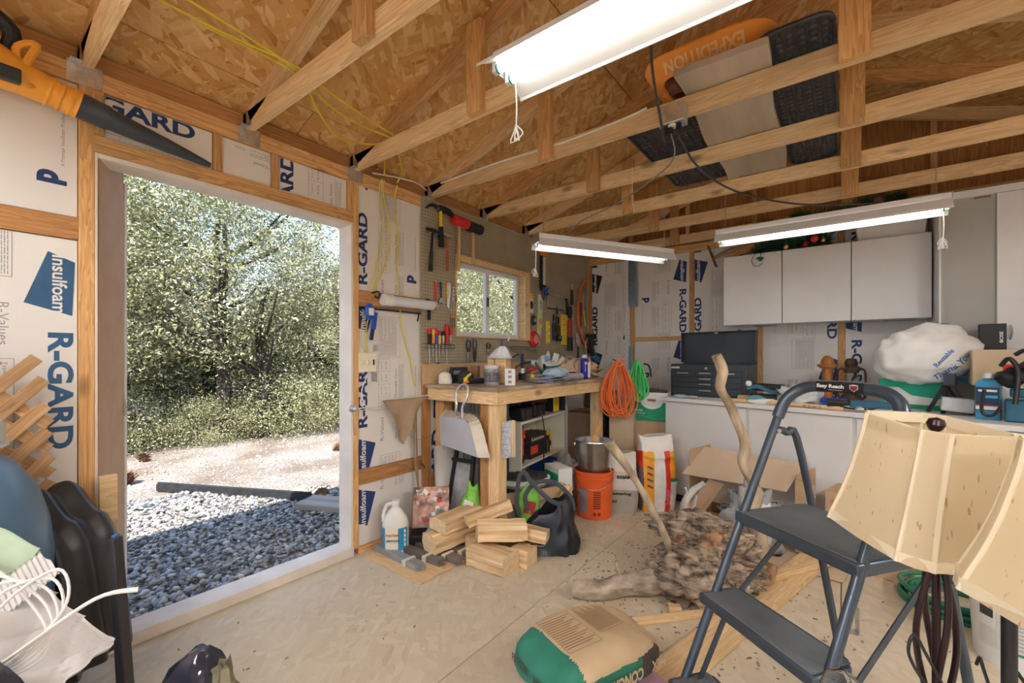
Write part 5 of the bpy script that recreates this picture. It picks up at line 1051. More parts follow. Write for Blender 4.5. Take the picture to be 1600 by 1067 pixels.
def sbox(label, u, d, z, w_, dd, h_, m_, tx=None, tm=YEL, extra=None):
    t = S3('carton', label, 'box', u, d, z, grp='boxes in the white shelf'); rb = MB(); rbox(rb, w_, dd, h_); rb.build('box', m_, t, bevel=.002)
    if tx: b = MB(); fit(b, tx, -w_ * .44, h_ * .35, 0, w_ * .85, h_ * .35, bold=.03); b.build('lettering', tm, t, (0, -dd / 2 - .0008, 0), smooth=False)
    if extra: b = MB(); b.box(*extra); b.build('picture', RT, t)
    return t
sbox('black box with yellow lettering, lower of the two in the white shelf', -.02, -.02, .4135, .32, .16, .115, GB, None, YEL, (-.15, -.02, -.0815, -.0805, .035, .10)); sbox('black box with cream lettering, stacked on the other black one', -.02, -.02, .529, .30, .16, .075, GB, 'Lionmo', CREAM)
t = S3('carton', 'bright yellow carton right of the black boxes in the shelf', 'box', .22, -.01, .4135, grp='boxes in the white shelf'); rb = MB(); rbox(rb, .15, .14, .17); rb.build('box', YEL, t, bevel=.002); b = MB(); b.cbox((-.02, -.0715, .12), (.08, .002, .03), (0, -20, 0)); b.build('print', RED, t); b = MB(); b.box(-.02, .0, -.0722, -.0705, .03, .07); b.box(.03, .05, -.0722, -.0705, .04, .08); b.build('print', BLK, t)
t = S3('figure_box', 'black framed cluster toy in front of the black boxes', 'toy', .10, -.12, .4135); b = MB(); b.tube([(-.03, 0, .01), (-.035, 0, .09), (0, 0, .15), (.04, 0, .10), (.03, 0, .01)], .010, 6, sm=3); b.build('body', BLK, t); MB().box(-.015, .015, -.005, .005, .03, .11).build('core', STEEL, t)
t = S3('shallow_box', 'big blue folder leaning inside the lower shelf', 'folder', .20, -.03, .0690); MB().cbox((0, 0, .15), (.02, .26, .29), (0, 4, 0)).build('cover', mat('folder_blue', (.01, .06, .25), .4), t); MB().cbox((.02, -.0, .145), (.012, .25, .28), (0, 4, 0)).build('pages', WPL, t)
t = S3('power_tool', 'black boxy appliance lying on top of the white shelf, left end', 'appliance', -.30, -.06, .7505, 98); MB().cbox((0, 0, .05), (.18, .16, .10)).build('body', BLK, t, bevel=.012); MB().cbox((-.01, -.082, .05), (.05, .006, .07)).build('panel', DGREY, t, bevel=.002)
t = S3('power_tool', 'black rounded drill case on top of the white shelf, centre', 'appliance', -.07, -.07, .7505, 98); b = MB(); b.cbox((0, 0, .055), (.20, .14, .11)); b.cbox((.12, 0, .05), (.08, .09, .07)); b.build('body', BLK, t, bevel=.015); MB().cbox((-.09, .0, .12), (.05, .10, .02)).build('dial', DGREY, t)
t = S3('funnel_hood', 'brown-black angular tray above the shelf top', 'tray', .05, .03, .865, 98); b = MB(); b.prism([(-.20, .03), (.20, .08), (.17, -.03), (-.03, -.015)][::-1], -.10, .08); b.build('tray', mat('brown_black_plastic', (.09, .055, .045), .5), t, bevel=.003)
t = S3('white_bin', 'white box standing on the back of the shelf top', 'box', .12, .06, .7505, 98); rb = MB(); rbox(rb, .26, .12, .11); rb.build('box', WPL, t, bevel=.004)
t = S3('tool_case', 'yellow and black upright case on the right end of the shelf', 'tool case', .33, -.05, .7505, 98); b = MB(); b.prism([(-.06, 0), (.06, 0), (.065, .10), (.03, .17), (-.04, .18), (-.06, .12)], -.06, .06); b.build('case', YEL, t, bevel=.01); MB().box(-.075, -.0615, -.055, .055, 0, .18).build('edge', BLK, t, bevel=.003); MB().cbox((.03, -.0, .15), (.05, .125, .04), (0, 50, 0)).build('band', BLK, t)
t = P3('file_box', 'dark upright binder right of the yellow case', 'binder', -2.22, 3.56, 0, 98); MB().box(-.03, .03, -.12, .12, 0, .93).build('cover', DGREY, t, bevel=.004); MB().box(.031, .14, -.1, .1, 0, .90).build('spine', WHITED, t, bevel=.003)
t = P3('appliance_cable', 'black power cord dangling in front of the white shelf', 'cord', -1.96, 2.98, 0); MB().tube([(-.02, 0, .84), (.01, .01, .70), (.012, .02, .58), (.005, .02, .40), (.01, .02, .30)], .0045, 6, sm=4).build('cord', BLK, t)
t = P3('banner_box', 'tall black box lettered LAND standing behind the front bench leg', 'box', -2.02, 2.52, 0, 60); MB().box(-.055, .055, -.03, .03, 0, .93).build('box', DGREY, t, bevel=.002); b = MB(); fit(b, 'LAND', .03, .62, 90, .29, .055, bold=.02); b.build('lettering', WPL, t, (0, -.0312, 0), smooth=False)
t = P3('folding_stand', 'black folding frame leaning under the left end of the bench', 'frame', -2.16, 2.19, 0, 4)
BF = BLK
for p0, p1 in (((-.10, 0, .02), (-.02, .05, .62)), ((.10, 0, .02), (.13, .05, .62)), ((-.02, .05, .61), (.13, .05, .61)), ((-.10, 0, .08), (.10, 0, .08)), ((-.05, .03, .52), (.13, .03, .52))): b = MB(); b.bar(p0, p1, .022, .03, up=(0, 1, 0)); b.build('rail', BF, t, bevel=.002)
b = MB(); b.add([(-.09, .012, .10), (.10, .012, .10), (.125, .045, .50), (-.03, .045, .50)], [(0, 1, 2, 3)]); b.add([(-.09, .016, .10), (.10, .016, .10), (.125, .049, .50), (-.03, .049, .50)], [(3, 2, 1, 0)]); b.build('panel', mat('grey_panel', (.42, .43, .45), .5, var=.3), t)
t = P3('concrete_form_tube', 'grey ribbed panel standing behind the dustpan', 'panel', -2.20, 2.42, 0, 0); b = MB(); b.sheet(lambda u, v: ((u - .5) * .34, .01 * math.sin(u * 60), v * .93), 60, 1, .004); b.build('panel', mat('weathered_grey', (.34, .34, .34), .7, var=.25, scale=14, stretch=(1, 1, .1)), t)
t = P3('insulation_roll', 'curved white printed foam offcut leaning under the bench end', 'foam offcut', -2.30, 2.28, 0, 75); b = MB(); b.sheet(lambda u, v: (.12 * (u - .5) * 2, -.05 * math.cos((u - .5) * 2.4) + .05 * v, .02 + .58 * v), 12, 2, .01); o = b.build('panel', FOAM, t, sharp=180)
GBG = mat('green_bag_print', (.25, .62, .10), .35, var=.3, scale=12)
for i, (x, y, lab) in enumerate(((-2.02, 2.20, 'green and white seed bag squeezed left of the front bench leg'), (-1.70, 2.42, 'green and white bag with red label right of the front bench leg'))):
    t = P3('seed_bag', lab, 'bag', x, y, 0, 15 + 30 * i, 'green bags by the bench leg'); b = MB(); b.ball((0, 0, .19 - .01), (.075, .05, .19), 16, 12, amp=.5, seed=i); b.build('bag', GBG, t, sharp=180); b = MB(); b.cbox((.0, -.048, .24), (.07, .01, .08), (0, 15, 0)); b.build('label', (WPL, mat('label_red', (.6, .03, .05)))[i], t, bevel=.003)
# bathroom scale / dark round tray resting in an open box
t = P3('cardboard_tray', 'long open cardboard box behind the black tote', 'box', -1.90, 2.62, 0, 62)
for nm, a in (('side', (-.30, .30, -.16, -.155, 0, .30)), ('side', (-.30, .30, .155, .16, 0, .30)), ('side', (-.30, -.295, -.1545, .1545, 0, .30)), ('side', (.295, .30, -.1545, .1545, 0, .30)), ('bottom', (-.2945, .2945, -.1545, .1545, 0, .005))): MB().box(*a).build(nm, CARDL, t)
MB().cbox((0, -.185, .27), (.62, .005, .08), (-35, 0, 0)).build('flap', CARD, t); b = MB(); b.box(-.03, .07, -.1625, -.1605, .06, .22); b.build('label', WPL, t)
t = P3('toilet_seat', 'black furry-topped round tray sitting on the open box', 'tray', -1.90, 2.66, .29, 62); MB().lathe([(0, 0), (.17, 0), (.20, .03), (.20, .055), (.15, .06), (0, .06)], 28, sy=.75).build('tray', WPL, t); MB().ball((0, 0, .065), (.18, .13, .03), 20, 8, amp=.3, seed=5).build('pile', BLKM, t, sharp=180)
t = P3('storage_carton', 'white and green printed carton behind the tote', 'box', -1.77, 2.92, 0, 62); rb = MB(); rbox(rb, .12, .22, .40); rb.build('box', WPL, t, bevel=.003); MB().box(-.0605, -.058, -.10, .10, .28, .36).build('print', GREEN, t)
t = P3('plastic_crate', 'black plastic bin beside the split logs', 'bin', -1.70, 2.80, 0, 62)
b = MB(); b.lathe([(.10, 0), (.13, .24), (.145, .24), (.145, .25), (.125, .25), (.095, .01), (0, .01)], 4, ph=PI / 4, sx=1.2); b.build('bin', BLK, t, bevel=.004)
t = P3('watering_can', 'grey-white watering can lying behind the firewood', 'watering can', -2.05, 2.42, 0, 20); b = MB(); b.lathe([(0, 0), (.10, 0), (.11, .02), (.10, .16), (.085, .17), (.075, .16), (.08, .03), (0, .03)], 22, (0, 0, .05)); b.build('body', mat('grey_white_plastic', (.62, .64, .68), .35), t); MB().tube([(-.09, 0, .09), (-.16, 0, .15), (-.17, 0, .22)], [.02, .014, .02], 8).build('spout', mat('grey_white_plastic', (1, 1, 1)), t); MB().tube([(-.05, 0, .21), (0, 0, .27), (.08, 0, .24), (.11, 0, .14)], .010, 7, sm=4).build('handle', mat('grey_white_plastic', (1, 1, 1)), t); MB().cyl((0, 0, 0), (0, 0, .05), .07, n=16).build('foot', mat('grey_white_plastic', (1, 1, 1)), t)
# boxes and post behind the shelf
def box_(label, x, y, rz, w_, d_, h_, m_=CARD, z=0, name='cardboard_box', grp=None, tape=True, cat='box'):
    t = P3(name, label, cat, x, y, z, rz, grp); rb = MB(); rbox(rb, w_, d_, h_ - .004); rb.build('box', m_, t, bevel=.003)
    for s in (-1, 1): MB().box(-w_ / 2 + .002, w_ / 2 - .002, (0.001 if s > 0 else -d_ / 2 + .002), (d_ / 2 - .002 if s > 0 else -.001), h_ - .0035, h_).build('flap', m_, t)
    if tape: MB().box(-w_ / 2 - .001, w_ / 2 + .001, -.025, .025, h_ + .0003, h_ + .0010).build('tape', CARDL, t)
    return t
t = box_('lower brown box with a shipping label under the bench', -2.06, 3.98, 8, .34, .36, .36, mat('brown_box', (.33, .22, .14), .8), grp='brown boxes under the bench'); MB().box(.02, .14, -.183, -.1805, .12, .26).build('label', WPL, t); MB().box(.04, .12, -.1842, -.1832, .14, .22).build('barcode', DGREY, t)
box_('upper brown box stacked under the bench', -2.06, 3.98, 8, .34, .36, .34, mat('brown_box', (1, 1, 1)), z=.361, grp='brown boxes under the bench')
t = P3('tool_stand', 'tall black cloth-draped stand beside the brown boxes', 'stand', -1.83, 3.90, 0, 20); b = MB(); b.sheet(lambda u, v: ((.12 + .015 * math.sin(u * 40)) * math.cos(2 * PI * u) * (1 - .25 * v), (.10 + .015 * math.sin(u * 40)) * math.sin(2 * PI * u), .92 * v), 36, 4, .003); b.build('drape', BLKG, t, sharp=180); MB().cyl((0, 0, .0), (0, 0, .93), .02, n=8).build('pole', BLK, t); MB().cbox((-.10, -.04, .84), (.17, .14, .16)).build('head', BLK, t, bevel=.01)
t = P3('trash_sack', 'half-full grey plastic sack beside the orange bucket', 'bag', -1.90, 3.30, 0, 0); b = MB(); b.ball((0, 0, .165), (.15, .14, .165), 22, 14, amp=.9, fr=5, seed=8); b.build('sack', mat('grey_film', (.50, .51, .49), .3, var=.12, scale=16, bump=.6, bscale=24), t, sharp=180); MB().tube([(0, 0, .30), (.02, .0, .36)], [.02, .05], 8).build('neck', mat('grey_film', (1, 1, 1)), t)

# orange bucket, metal pail, stir stick
BX, BY_ = -1.575, 3.14
t = P3('bucket', 'orange five-gallon bucket with grey and black printing', 'bucket', BX, BY_, 0, 35); b = MB(); b.lathe([(0, 0), (.133, 0), (.150, .30), (.156, .302), (.156, .318), (.150, .32), (.153, .345), (.158, .347), (.158, .36), (.151, .362), (.149, .362), (.131, .01), (0, .01)], 36); b.build('pail', ORANGEB, t)
b = MB(); b.tube([(-.155, 0, .33), (-.15, -.07, .29), (-.10, -.14, .25), (-.02, -.165, .24), (.06, -.155, .26), (.13, -.10, .30), (.155, 0, .33)], .003, 5, sm=4); b.build('handle', STEEL, t)
def wrap(b, r0, r1, z0, z1, a0, a1, m=0, n=8):
    for i in range(n):
        p = [R(a0 + (a1 - a0) * i / n), R(a0 + (a1 - a0) * (i + 1) / n)]
        b.add([(math.cos(p[0]) * r0, math.sin(p[0]) * r0, z0), (math.cos(p[1]) * r0, math.sin(p[1]) * r0, z0), (math.cos(p[1]) * r1, math.sin(p[1]) * r1, z1), (math.cos(p[0]) * r1, math.sin(p[0]) * r1, z1)], [(0, 1, 2, 3)], m)
b = MB(); wrap(b, .1395, .149, .05, .23, -150, -118); b.build('label', mat('grey_purple', (.30, .26, .30), .5), t); b = MB()
for i in range(8): wrap(b, .1405 + .0009 * i, .141 + .0009 * i, .09 + .017 * i, .100 + .017 * i, -100, -78)
wrap(b, .138, .1395, .035, .06, -86, -78); wrap(b, .138, .1395, .035, .06, -100, -92); b.build('print', mat('print_black_red', (.16, .03, .01)), t)
t = P3('metal_pail', 'galvanised metal pail standing inside the orange bucket', 'pail', BX, BY_, .30, 20); b = MB(); b.lathe([(0, 0), (.115, 0), (.148, .28), (.152, .285), (.150, .292), (.144, .288), (.112, .008), (0, .008)], 36); b.build('pail', STEEL, t); b = MB(); b.tube([(-.148, 0, .25), (-.13, -.06, .16), (-.07, -.13, .12)], .003, 5, sm=4); b.build('bail', STEEL, t); MB().cyl((-.155, 0, .25), (-.143, 0, .25), .014, n=8).build('ear', GALV, t)
t = P3('stir_stick', 'orange-brown wooden paint stick leaning in the metal pail', 'stick', BX + .02, BY_ - .05, .33); b = MB(); b.bar((-.02, .02, 0), (.05, -.06, .32), .035, .006, up=(.5, -.7, .4)); b.bar((.05, -.06, .32), (.115, -.11, .43), .03, .006, up=(.5, -.7, .4)); b.build('stick', mat('orange_wood', (.72, .38, .14), .6), t, bevel=.002)
# sacks
def sack(label, x, y, rz, w_, d_, h_, mats, paint, name='sand_sack', seed=1, top=None):
    t = P3(name, label, 'sack', x, y, 0, rz); mb = MB()
    def fn(u, v):
        a = 2 * PI * u; c, s = math.cos(a), math.sin(a); k = (1 - max(0, v - .72) / .28 * .75) if v > .72 else (.86 + .14 * math.sin(v / .72 * PI)); ex = 1 if v < .72 else 1 + .1 * (v - .72)
        q = .45; sx = math.copysign(abs(c) ** q, c); sy = math.copysign(abs(s) ** q, s)
        n_ = 1 + .05 * noise.noise(Vector((c * 2, s * 2, v * 5 + seed)))
        return (sx * w_ / 2 * n_ * (k if v < .72 else (.86 + .1 * (v - .72))), sy * d_ / 2 * k * n_, v * h_ + .012 * math.sin(a * 3 + v * 4) * v)
    mb.sheet(fn, 88, 44, 0); o = mb.build('sack', mats, t, sharp=180)
    bm_ = o.data; 
    for p in bm_.polygons: p.material_index = paint(p.center, w_, h_)
    return t
PS = mat('white_sack_film', (.66, .62, .55), .4, var=.08, bump=.3); PSB = mat('grey_sack_foot', (.40, .37, .31), .6, var=.1)
t = sack('plastering sand sack, clear white with a grey-brown foot', -1.46, 3.36, 30, .30, .20, .47, [PS, PSB], lambda c, w_, h_: 1 if c.z < .19 else 0, seed=3)
b = MB(); fit(b, 'Plastering', -.09, .145, 0, .17, .03, bold=.03); fit(b, 'Sand', -.09, .09, 0, .06, .024, bold=.03); fit(b, 'scale', -.03, .28, 0, .10, .035, bold=.03); b.build('lettering', BLK, t, (0, -.104, 0), smooth=False)
SR = mat('sack_red', (.68, .04, .02), .35, bump=.3); SO = mat('sack_orange', (.85, .38, .03), .35, bump=.3); SWH = mat('sack_white', (.80, .76, .72), .35, bump=.3); SD = mat('sack_dark_print', (.16, .10, .13), .4)
def rp(c, w_, h_):
    if c.z > h_ * .80: return 2
    if c.x < -.13: return 3 if c.z < h_ * .6 else 0
    if c.x < -.035: return 1
    if c.x < .03: return 2
    if c.x < .085: return 0
    return 1 if c.z > h_ * .45 else (3 if c.z > h_ * .40 else 2)
t = sack('bright red, orange and white striped feed sack by the white base cabinet', -1.245, 3.58, 42, .32, .22, .60, [SR, SO, SWH, SD], rp, seed=9)
b = MB(); [b.cbox((-.085, -.117, .36 - .05 * k), (.05, .004, .014), (0, 25, 0)) for k in range(4)]; b.build('print', SD, t); b = MB(); fit(b, 'GAME', .07, .06, 80, .12, .04, bold=.04); b.build('lettering', mat('pinkish', (.75, .15, .18)), t, (0, -.113, 0), smooth=False)
b = MB(); [b.cyl((.10 + .012 * (k % 3), -.114, .12 + .02 * k), (.10 + .012 * (k % 3), -.11, .12 + .02 * k), .007, n=6) for k in range(6)]; b.build('dots', SWH, t); MB().cbox((.115, -.112, .255), (.07, .006, .012)).build('band', GREEN, t)

# boxes in the corner
t = box_('tall plain brown carton standing under the coiled orange cord', -1.66, 3.93, 12, .22, .26, .72, CARDL)
box_('big brown carton below the green and white storage box', -1.50, 4.12, 6, .42, .36, .655, CARD)
t = P3('storage_box', 'green and white cardboard storage box with open handle hole', 'box', -1.47, 4.10, .657, 6); b = MB()
for a in ((-.19, .19, -.15, -.146, 0, .26), (-.19, .19, .146, .15, 0, .26), (-.19, -.186, -.1455, .1455, 0, .26), (.186, .19, -.1455, .1455, 0, .26), (-.1855, .1855, -.1455, .1455, 0, .004)): MB().box(*a).build('side', WPL, t)
b = MB(); b.box(-.1895, .1895, -.1512, -.1505, 0, .17); b.build('print', GREEN, t, smooth=False)
b = MB(); b.T = Matrix.Translation((.05, -.152, .18)) @ Matrix.Rotation(R(90), 4, 'X'); b.lathe([(0, 0), (.10, 0)], 30, sy=.72, cap=False); b.build('oval', WPL, t, smooth=False)
MB().cbox((.05, -.1532, .19), (.075, .001, .022)).build('handle_hole', CARDD, t); b = MB(); b.tube([(-.19, -.1527, .03), (-.05, -.1527, .045), (.1, -.1527, .02), (.19, -.1527, .05)], .005, 5, sm=4, flat=.1); fit(b, 'STORAGE BOXES', -.17, .085, 0, .14, .016, y=-.1524, bold=.03); fit(b, 'MOVING AND STORAGE', -.17, .062, 0, .16, .011, y=-.1524, bold=.02); b.build('lettering', WPL, t, smooth=False); MB().cbox((.04, .02, .262), (.20, .16, .02), (4, 6, 0)).build('papers', DGREY, t)
# coiled orange cord and green hose hanging from the corner stud
def coil(name, label, cat, x, y, z, n_, rw, rh, r, m_, seed, rz=35, dy=.04):
    t = P3(name, label, cat, x, y, z, rz); rn = random.Random(seed)
    for k in range(n_):
        pts = []; a_ = rw * rn.uniform(.18, 1.05); c_ = rh * rn.uniform(.9, 1.03); o_ = rn.uniform(-dy, dy); xo = rn.uniform(-.03, .03)
        for i in range(14):
            q = 2 * PI * i / 14; s_ = math.sin(q); wdt = a_ * (.35 + .65 * (1 - (math.cos(q) + 1) / 2) ** .7)
            pts.append((xo * (1 - math.cos(q)) + wdt * s_, o_ + .02 * math.sin(q * 2 + k), -c_ + c_ * math.cos(q)))
        b = MB(); b.tube(pts, r, 6, closed=True, sm=3); b.build('loop', m_, t)
    return t
OC = mat('orange_cord_jacket', (.85, .20, .05), .4, var=.08)
t = coil('extension_cable', 'thick coil of orange extension cord hanging at the end of the bench', 'extension cord', -1.60, 3.66, 1.20, 24, .17, .24, .0055, OC, 3, dy=.06); MB().tube([(-.03, -.05, -.02), (0, -.07, .03), (.04, -.05, 0), (0, -.055, -.04)], .008, 6, sm=4, closed=True).build('tie', OC, t); MB().cyl((.0, 0, .0), (-.0, .25, .02), .006, n=6).build('hook', DGREY, t)
t = coil('garden_hose', 'bright green hose coiled behind the orange cord', 'hose', -1.52, 3.90, 1.20, 7, .13, .17, .010, mat('hose_green', (.08, .60, .16), .35), 8); MB().tube([(.05, -.03, -.02), (.10, -.03, -.04), (.12, -.03, -.14)], .008, 6, sm=3).build('strap', BLK, t)

# ---- on the floor before the bench
t = P3('juice_jug', 'white plastic jug with blue and red label standing on the floor by the doorway', 'jug', -2.27, 1.765, 0, 40); JW = mat('milky_jug', (.80, .79, .74), .3)
b = MB(); b.lathe([(0, 0), (.070, 0), (.082, .012), (.082, .19), (.070, .23), (.038, .275), (.022, .29), (.022, .31), (0, .31)], 24, sy=.8); b.build('bottle', JW, t); MB().tube([(.012, 0, .285), (-.02, 0, .31), (-.055, 0, .30), (-.075, 0, .25), (-.075, 0, .20)], .012, 8, sm=4).build('handle', JW, t); MB().lathe([(0, .31), (.025, .31), (.025, .335), (0, .335)], 14).build('cap', WPL, t)
b = MB(); 
for i in range(14):
    a0, a1 = R(-160 + 10 * i), R(-150 + 10 * i); mcol = 1 if 2 < i < 9 else 0
    b.add([(math.cos(a) * .0832, math.sin(a) * .0832 * .8, z) for a, z in ((a0, .035), (a1, .035), (a1, .175), (a0, .175))], [(0, 1, 2, 3)], mcol)
b.build('label', [mat('label_blue', (.04, .30, .52)), CREAM], t); b = MB(); fit(b, 'Ruby Gold', -.055, .125, 0, .075, .018, bold=.03); b.build('lettering', RED, t, (0.01, -.0685, 0), smooth=False); b = MB(); fit(b, 'LEMON JUICE', -.055, .09, 0, .085, .018, bold=.04); b.build('lettering', TEAL, t, (0.01, -.0685, 0), smooth=False)
b = MB(); [b.box(.045, .072, -.062 + .0, -.061, .06 + .028 * k, .08 + .028 * k) for k in range(4)]; b.build('label_panel', WPL, t, (0, .018, 0), smooth=False)
t = P3('picture_tin', 'colourful printed picture panel leaning on the wall by the jug', 'box', -2.20, 2.00, .09, 45); b = MB(); b.cbox((0, .03, .14), (.24, .05, .26), (-22, 0, 0)); b.build('panel', mat('collage_print', (.40, .22, .16), .3, var=.8, scale=16), t, bevel=.003)
b = MB()
rn = random.Random(2)
for k in range(26): b.cbox((rn.uniform(-.10, .10), 0, rn.uniform(-.11, .11)), (rn.uniform(.015, .05), .001, rn.uniform(.012, .04)), (0, rn.uniform(0, 90), 0), rn.randrange(5))
b.build('picture', [mat('photo_tan', (.65, .45, .30)), mat('photo_red', (.55, .06, .04)), mat('photo_pink', (.70, .50, .45)), mat('photo_grey', (.25, .22, .24)), WPL], t, (0, -.007 + .012, .145), (-22, 0, 0), smooth=False)
tb = P3('black_tray', 'black plastic tray under the picture panel', 'tray', -2.18, 2.00, 0, 45); rb = MB(); rbox(rb, .30, .16, .088); rb.build('tray', BLK, tb, bevel=.008)
t = P3('wrapper_bag', 'yellow and grey crumpled wrapper in front of the picture panel', 'wrapper', -2.02, 1.98, .03, 45); b = MB(); b.cbox((0, 0, .09), (.10, .02, .14), (-10, 12, 0)); b.build('front', YEL, t, bevel=.004); MB().ball((-.08, 0, .08), (.05, .03, .08), 14, 9, amp=1., seed=4).build('foil', mat('grey_blue_foil', (.35, .42, .45), .3, .3), t, sharp=180); MB().cbox((0, 0, .0), (.14, .05, .05)).build('foot', mat('grey_blue_foil', (1, 1, 1)), t)
t = P3('plywood_offcut', 'thin plywood offcut lying on the floor under the firewood', 'plywood', -2.10, 1.85, 0, 0); MB().box(-.26, .26, -.255, .28, 0.0005, .013).build('sheet', WX, t, bevel=.002)
def strips(label, x, y, rz, z=.0135, n_=9, l=.42, m_=None, tape=(.08,)):
    t = P3('shingle_bundle', label, 'strip bundle', x, y, z, rz, 'strip bundles on the floor'); m_ = m_ or mat('grey_brown_strip', (.17, .14, .12), .6, var=.3); rn = random.Random(int(x * 99))
    k = 0
    for r_ in range(3):
        for c in range(n_ // 3):
            b = MB(); o_ = rn.uniform(-.02, .02); b.cbox((o_, (c - (n_ // 3 - 1) / 2) * .021 + rn.uniform(-.002, .002), .0055 + r_ * .0112), (l, .019, .0105)); b.build('strip', m_, t); k += 1
    for a in tape: b = MB(); b.box(a, a + .025, -.012 - .0105 * n_ / 3, .012 + .0105 * n_ / 3, -.0002, .036); b.build('tape', mat('clear_tape', (.68, .64, .55), .3), t, bevel=.003)
strips('taped bundle of silver-grey strips, nearest the doorway', -2.15, 1.70, -3, .0135, m_=mat('silver_strip', (.36, .37, .39), .4, .3)); strips('taped bundle of dark strips behind the silver one', -2.10, 1.80, 2, .0135); strips('bundle of dark strips sticking out under the biggest log', -2.02, 1.89, -2, .0135); strips('bundle of dark strips at the right end of the row', -1.98, 1.98, 3, .0135)
def log(label, x, y, z, rz, l, poly, tilt=(0, 0), bark=None):
    t = thing('split_log', label, 'firewood', (x, y, z), 0, 'split firewood logs', rot=(R(tilt[0]), R(tilt[1]), R(rz))); n = len(poly); rn = random.Random(int(l * 1000)); k = 7; vs = []
    for i in range(k):
        for (a, b_) in poly:
            q = 1 + .05 * rn.uniform(-1, 1); vs.append(((i / (k - 1) - .5) * l + rn.uniform(-.006, .006) * (0 < i < k - 1), a * q, b_ * q))
    fs = [(i * n + j, i * n + (j + 1) % n, (i + 1) * n + (j + 1) % n, (i + 1) * n + j) for i in range(k - 1) for j in range(n)]
    mb = MB(); mb.add(vs, fs, 0); mb.add(vs[:n], [tuple(range(n))[::-1]], 1); mb.add(vs[-n:], [tuple(range(n))], 1); o = mb.build('wood', [WCOV, mat('log_end_grain', (.78, .58, .34), .75, var=.12, scale=30)], t, bevel=.003, sharp=25)
    if bark: b = MB(); b.sheet(lambda u, v: ((u - .5) * l * .96, bark[0] + (bark[1] - bark[0]) * v, bark[2] + .006 * math.sin(u * 20) - .010 * math.cos((v - .5) * 3)), 16, 5, .007); b.build('bark', WBARK, t, sharp=180)
S1 = [(-.065, -.05), (.05, -.055), (.075, 0), (.06, .05), (-.03, .055), (-.07, .02)]; S2 = [(-.08, -.035), (.075, -.04), (.085, .02), (.03, .045), (-.07, .04)]; S3_ = [(-.08, -.055), (.08, -.055), (.07, .02), (.0, .065), (-.06, .03)]
log('big square-split log lying lowest on the left of the pile', -2.00, 2.0, .108, 83, .36, S1, (0, -2)); log('grooved flat split log lying on top on the left', -1.99, 2.04, .205, 87, .34, S2, (6, -1))
log('smooth brown-sided split log at the front of the pile', -1.66, 1.99, .062, 2, .27, [(-.075, -.06), (.08, -.06), (.085, .04), (.02, .055), (-.08, .045)]); log('short yellow block right of the front log', -1.54, 2.14, .052, 5, .12, [(-.06, -.05), (.06, -.05), (.06, .045), (-.055, .05)])
log('wedge log with dark speckled bark-side on top in the middle', -1.68, 2.10, .182, 48, .30, S3_, (-10, 3), None); log('narrow knotty split log leaning up behind the wedge', -1.78, 2.10, .262, 62, .30, [(-.04, -.03), (.045, -.03), (.04, .03), (-.02, .04)], (0, -12)); log('flaky split log behind the front log with curled bark', -1.58, 2.24, .148, 20, .26, [(-.06, -.03), (.06, -.035), (.05, .03), (-.04, .035)], (0, 6), (-.06, .06, -.035)); log('pale split log standing up behind the black tote', -1.62, 2.66, .20, 60, .30, [(-.06, -.03), (.06, -.03), (.05, .03), (-.05, .025)], (0, -62)); log('hidden square log supporting the grooved one', -1.84, 2.16, .06, 80, .28, [(-.055, -.05), (.055, -.05), (.055, .05), (-.055, .05)])
# black tote
t = P3('tote_bag', 'slumped black tote bag with long handles beside the firewood', 'tote bag', -1.55, 2.40, 0, 28)
b = MB()
def tf(u, v):
    a = 2 * PI * u; c, s = math.cos(a), math.sin(a); wd = .19 * (1 - .55 * v * v + .07 * math.sin(3 * a + 1)); dp = .12 * (1 - .62 * v)
    f = 1 + .16 * noise.noise(Vector((c * 2.2, s * 2.2, v * 3))) + .10 * (1 - 2 * abs(noise.noise(Vector((c * 1.6 + 4, s * 1.6, v * 2.2)))))
    return (wd * math.copysign(abs(c) ** .6, c) * f + .03 * v, dp * math.copysign(abs(s) ** .6, s) * f, .27 * v * (1 + .28 * math.cos(a - .3)) + .012 * math.sin(5 * a) * v + .002)
b.sheet(tf, 48, 14, .003); b.lathe([(0, .003), (.15, .003)], 24, sy=.5, cap=False); b.build('bag', mat('black_tote_fabric', (.02, .022, .026), .32, var=.25, bump=.5, bscale=9), t, sharp=50)
STR = mat('grey_black_webbing', (.05, .055, .065), .5)
MB().tube([(-.16, -.06, .22), (-.18, -.07, .32), (-.165, -.06, .46), (-.135, -.05, .50), (-.09, -.05, .44), (.02, -.06, .34), (.10, -.05, .30)], .015, 8, sm=5, flatn=.15).build('handle', STR, t); MB().tube([(-.11, -.02, .24), (-.13, -.02, .34), (-.06, 0, .42), (.06, .02, .42), (.16, .02, .33), (.18, .01, .25)], .015, 8, sm=5, flatn=.15).build('handle', STR, t)

